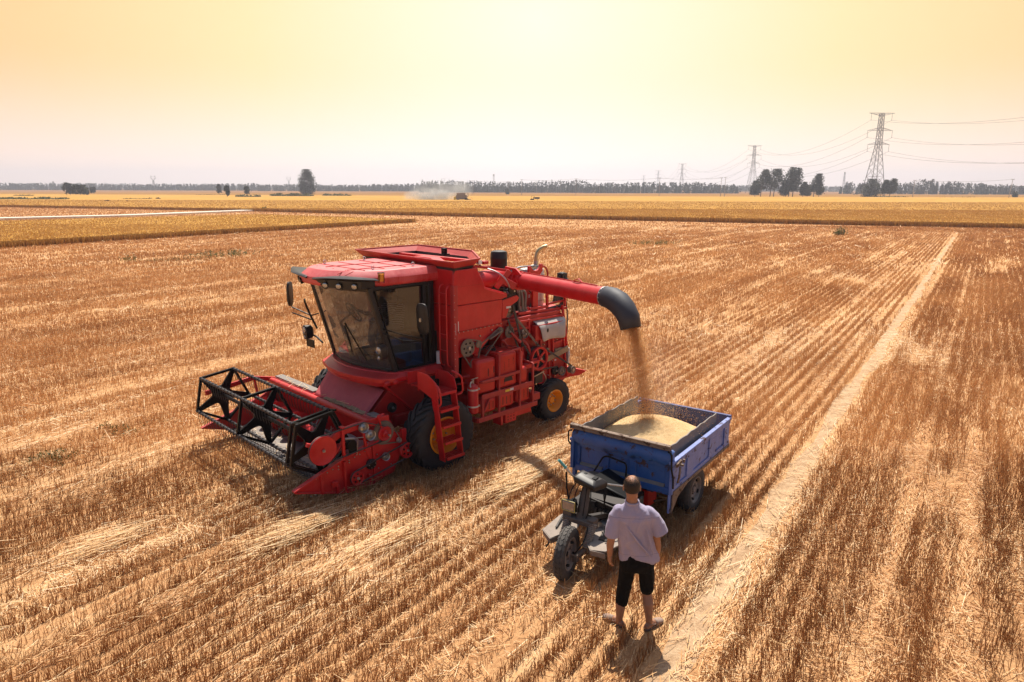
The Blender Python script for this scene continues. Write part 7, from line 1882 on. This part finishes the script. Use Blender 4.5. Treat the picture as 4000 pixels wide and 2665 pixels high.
def verge(px0, px1, yb, h, n, depth=6):
    a, b = at(px0, yb), at(px1, yb); t = rng.uniform(0, 1, n); P = np.array(a)[None] + (np.array(b) - np.array(a))[None] * t[:, None]; P[:, 1] += rng.uniform(0, depth, n); k = .35 + .65 * vnoise(t * 14, t * 0, int(px0)); P[:, 2] = rng.uniform(0, 1, n) * h * k
    v, q = leaves(P, n, .38); o = np_mesh("grass", v, q, LEAF_GREEN, np.repeat(np.clip(rng.normal(.35, .2, n), 0, 1), 4)); tag(o, kind="stuff")
verge(1050, 1215, 773, 2.2, 2600); verge(1257, 1362, 771, 1.8, 1400); verge(-40, 236, 790, 1.3, 2200); verge(470, 566, 787, .8, 700); verge(915, 1005, 777, 1.6, 900); verge(3690, 3812, 770, .7, 800); verge(50, 104, 775, 1.0, 600); verge(3420, 3550, 768, .8, 900); verge(760, 870, 769, .8, 700)
def weed(px, py, w, h, n, label, dry=.5, spread=.4):
    b = at(px, py); o = None
    m = n; x = rng.normal(0, w * .5, m); y = rng.normal(0, w * spread * .5, m); hh = h * rng.uniform(.35, 1, m)
    P = np.stack([x, y, np.zeros(m)], 1); D = np.stack([rng.normal(0, .25, m), rng.normal(0, .25, m), np.ones(m)], 1) * hh[:, None]
    v1, q1, t1_ = ribbons(P, D, .006 + h * .008, np.clip(rng.normal(dry, .2, m), 0, 1), .4)
    k = rng.integers(0, m, m * 5); c = P[k] + D[k] * rng.uniform(.25, 1, m * 5)[:, None] + rng.normal(0, .03 + h * .05, (m * 5, 3)); c[:, 2] = np.abs(c[:, 2])
    v2, q2 = leaves(c, len(c), .02 + h * .07); v, q, t = join([(v1, q1, t1_), (v2, q2, np.repeat(np.clip(rng.normal(dry, .22, len(c)), 0, 1), 4))])
    o = np_mesh("weed_plant", v, q, LEAF_GREEN, t); o.location = b; tag(o, label, "weed", "green weeds in the stubble")
weed(835, 1008, 1.9, .55, 60, "tall green weeds behind the cab to the left, in the far stubble"); weed(925, 1000, 1.7, .5, 40, "sparse upright weeds just left of the harvester roof", .6); weed(728, 1020, 1.8, .2, 60, "low green creeping weeds left of the tall weeds"); weed(626, 1026, 1.4, .2, 50, "low green creeping weeds at the left end of the row", .45); weed(506, 1026, .7, .5, 18, "thin upright weed left of the creeping weeds", .6)
weed(205, 1800, .36, .09, 70, "bright green weed patch among stubble left of the reel", .3, .8); weed(470, 1690, .4, .11, 30, "pale green weeds left of the far header end", .65, .8); weed(2553, 955, 2.4, .5, 90, "long tuft of dry green weeds in the far stubble right of the spout", .75, .25); weed(3277, 916, .8, .95, 50, "single tall green weed near the far wheat edge on the right", .5)
weed(3290, 815, 4.5, .9, 60, "dark weeds sticking out of the ripe wheat on the right", .2, .3)
# distant harvester, farm truck, vehicles
hb_ = at(1808, 787); FH = empty("combine_harvester", hb_, 0, "small dusty harvester working in the distance with yellow back panel", "combine harvester")
DM = paint('dusty_brown_body', (.27, .21, .17), .8, .6, (.42, .33, .26)); 
def fpart(name, mat, fn, parent=FH, bv=0.0): g = MB(); fn(g); return g.build(name, mat, parent, bv, smooth=False)
fpart("body", DM, lambda g: (g.bx(-2.6, 1.4, -1.2, 1.2, .7, 2.3), g.bx(-2.4, .6, -1.1, 1.1, 2.3, 3.05)), bv=.05); fpart("cab", M['dark'], lambda g: (g.bx(.7, 1.9, -.8, .8, 1.5, 1.7), [g.bx(x, x + .08, y, y + .08, 1.7, 3.0) for x in (.7, 1.8) for y in (-.8, .72)])); fpart("canopy", DM, lambda g: g.bx(-1.3, 2.05, -1.0, 1.0, 3.0, 3.12), bv=.03)
fpart("rear_panel", M['yellow'], lambda g: g.prism([(-2.6, -1.1, .7), (-3.5, -1.1, .5), (-3.5, -1.1, 1.6), (-2.6, -1.1, 1.9)], (0, 2.2, 0)))
fpart("header", M['dark'], lambda g: (g.bx(2.2, 3.0, -1.6, 1.6, .2, .7), g.prism([(1.4, -.5, 1.2), (2.3, -.5, .7), (2.3, -.5, .3), (1.4, -.5, .8)], (0, 1, 0))))
fpart("reel", M['black'], lambda g: [g.bar((3.1 + .5 * math.cos(a), -1.6, .9 + .5 * math.sin(a)), (3.1 + .5 * math.cos(a), 1.6, .9 + .5 * math.sin(a)), .08) or g.bar((3.1, y, .9), (3.1 + .5 * math.cos(a), y, .9 + .5 * math.sin(a)), .08) for a in [k * 1.2566 for k in range(5)] for y in (-1.6, 1.6)])
for y in (-1.3, 1.3):
    for (x, r) in ((1.2, .6), (-1.9, .42)): fpart("wheel", M['rubber'], lambda g: g.lathe([(r * .5, -.2), (r, -.18), (r, .18), (r * .5, .2), (.01, .1)], (x, y, r), (0, 1, 0), 20))
tb = at(2088, 787); FT = empty("farm_truck", tb, 0, "small dark open farm truck with raised bed parked in the ripe field", "truck")
fp = lambda n, m_, f: fpart(n, m_, f, FT, .02)
fp("load_bed", M['dark'], lambda g: (g.bx(-.2, 1.8, -.7, .7, 1.0, 1.6), g.bx(-.1, 1.7, -.75, .75, .9, 1.0))); fp("cab_frame", M['black'], lambda g: (g.bx(-1.5, -.3, -.6, .6, .5, 1.0), [g.bar((x, y, .9), (x + .1, y, 2.1), .07) for x in (-1.3, -.4) for y in (-.6, .6)], g.bx(-1.3, -.25, -.65, .65, 2.05, 2.12), g.bx(-.6, -.3, -.5, .5, 1.0, 1.6))); fp("bonnet", M['rust_steel'], lambda g: g.bx(-1.8, -1.2, -.35, .35, .5, 1.0))
for (x, y) in ((1.0, -.65), (1.0, .65), (-1.5, 0)): fpart("wheel", M['rubber'], lambda g: g.lathe([(.15, -.09), (.35, -.09), (.35, .09), (.15, .09), (.01, .05)], (x, y, .35), (0, 1, 0), 18), FT)
def car(px, d, mat, label, cat, L=4.2, flip=1):
    o = empty("parked_car", far(px, d), R(6), label, cat); s = flip
    g = MB(); prof = [(-2.1, .35), (-2.1, .8), (-1.5, .95), (-.9, 1.45), (.6, 1.48), (1.2, 1.0), (2.0, .85), (2.1, .4)]; g.prism([(x * s, -.8, z) for x, z in prof], (0, 1.6, 0)); g.build("body", mat, o, .08)
    g = MB(); g.prism([(-1.3 * s, -.805, 1.0), (-.85 * s, -.805, 1.38), (.55 * s, -.805, 1.4), (1.0 * s, -.805, 1.0)], (0, .01, 0)); g.build("side_window", M['black'], o, smooth=False)
    for x in (-1.3, 1.3):
        for y in (-.75, .75): g = MB(); g.lathe([(.15, -.1), (.33, -.1), (.33, .1), (.15, .1), (.01, .08)], (x, y, .33), (0, 1, 0), 16); g.build("wheel", M['rubber'], o)
car(3389, 425, M['black'], "dark car parked under the big round tree", "car"); car(2939, 610, M['blue_skylit'], "small blue vehicle parked left of the roadside poplar clump", "car"); car(3342, 640, M['rust_steel'], "brown vehicle standing left of the big round tree", "vehicle")
# dust thrown up by the distant harvester
def dust_cloud(c, r, dens, seed, n=6):
    m = NT("dust"); o = m.obj(); nz = m.noise(.28, 4, .6, m.mapped(o, (1, 1, 1)), .5)
    ln = m.n("ShaderNodeVectorMath", operation='LENGTH'); mp = m.mapped(o, (1 / r[0], 1 / r[1], 1 / r[2])); m.l(mp, ln.inputs[0])
    fall = m.math('MAXIMUM', m.math('SUBTRACT', 1.0, ln.outputs["Value"]), 0.0); dn = m.math('MULTIPLY', m.math('MULTIPLY', fall, m.ramp(nz, ((.36, 0.0), (.66, 1.0)))), dens)
    v = m.n("ShaderNodeVolumePrincipled", {"Color": (1.0, .95, .88, 1), "Anisotropy": .4}); m.l(dn, v.inputs["Density"]); m.l(v.outputs[0], m.out.inputs["Volume"])
    g = MB(); g.ell((0, 0, 0), r[0], r[1], r[2], 20, 12); ob = g.build("dust", m.m); ob.location = c; tag(ob, kind="stuff"); return ob
q_ = at(1690, 787); dust_cloud((q_.x - 1, q_.y + 1, 1.6), (11.5, 4, 3.6), .95, 1); dust_cloud((hb_.x - 9.5, hb_.y + 6, 3.2), (13, 5, 5.5), .26, 2); dust_cloud((hb_.x - .5, hb_.y + 3, 4.5), (4.5, 4, 3.8), .4, 3)
ms_ = mouth.lerp(land, .55); dust_cloud((ms_.x + .18, ms_.y, ms_.z - .1), (.6, .55, 1.0), .6, 4)
# the summer haze over the plain
hm = bpy.data.materials.new("haze"); hm.use_nodes = True; t_ = hm.node_tree; t_.nodes.clear(); ho = t_.nodes.new("ShaderNodeOutputMaterial"); hv = t_.nodes.new("ShaderNodeVolumePrincipled")
hv.inputs["Color"].default_value = (.86, .88, 1.0, 1); hv.inputs["Density"].default_value = HAZE; hv.inputs["Anisotropy"].default_value = .4; t_.links.new(hv.outputs[0], ho.inputs["Volume"])
if HAZE > 0: g = MB(); g.bx(-4100, 4100, -400, 3300, -1, 78); tag(g.build("haze", hm, smooth=False), kind="stuff")
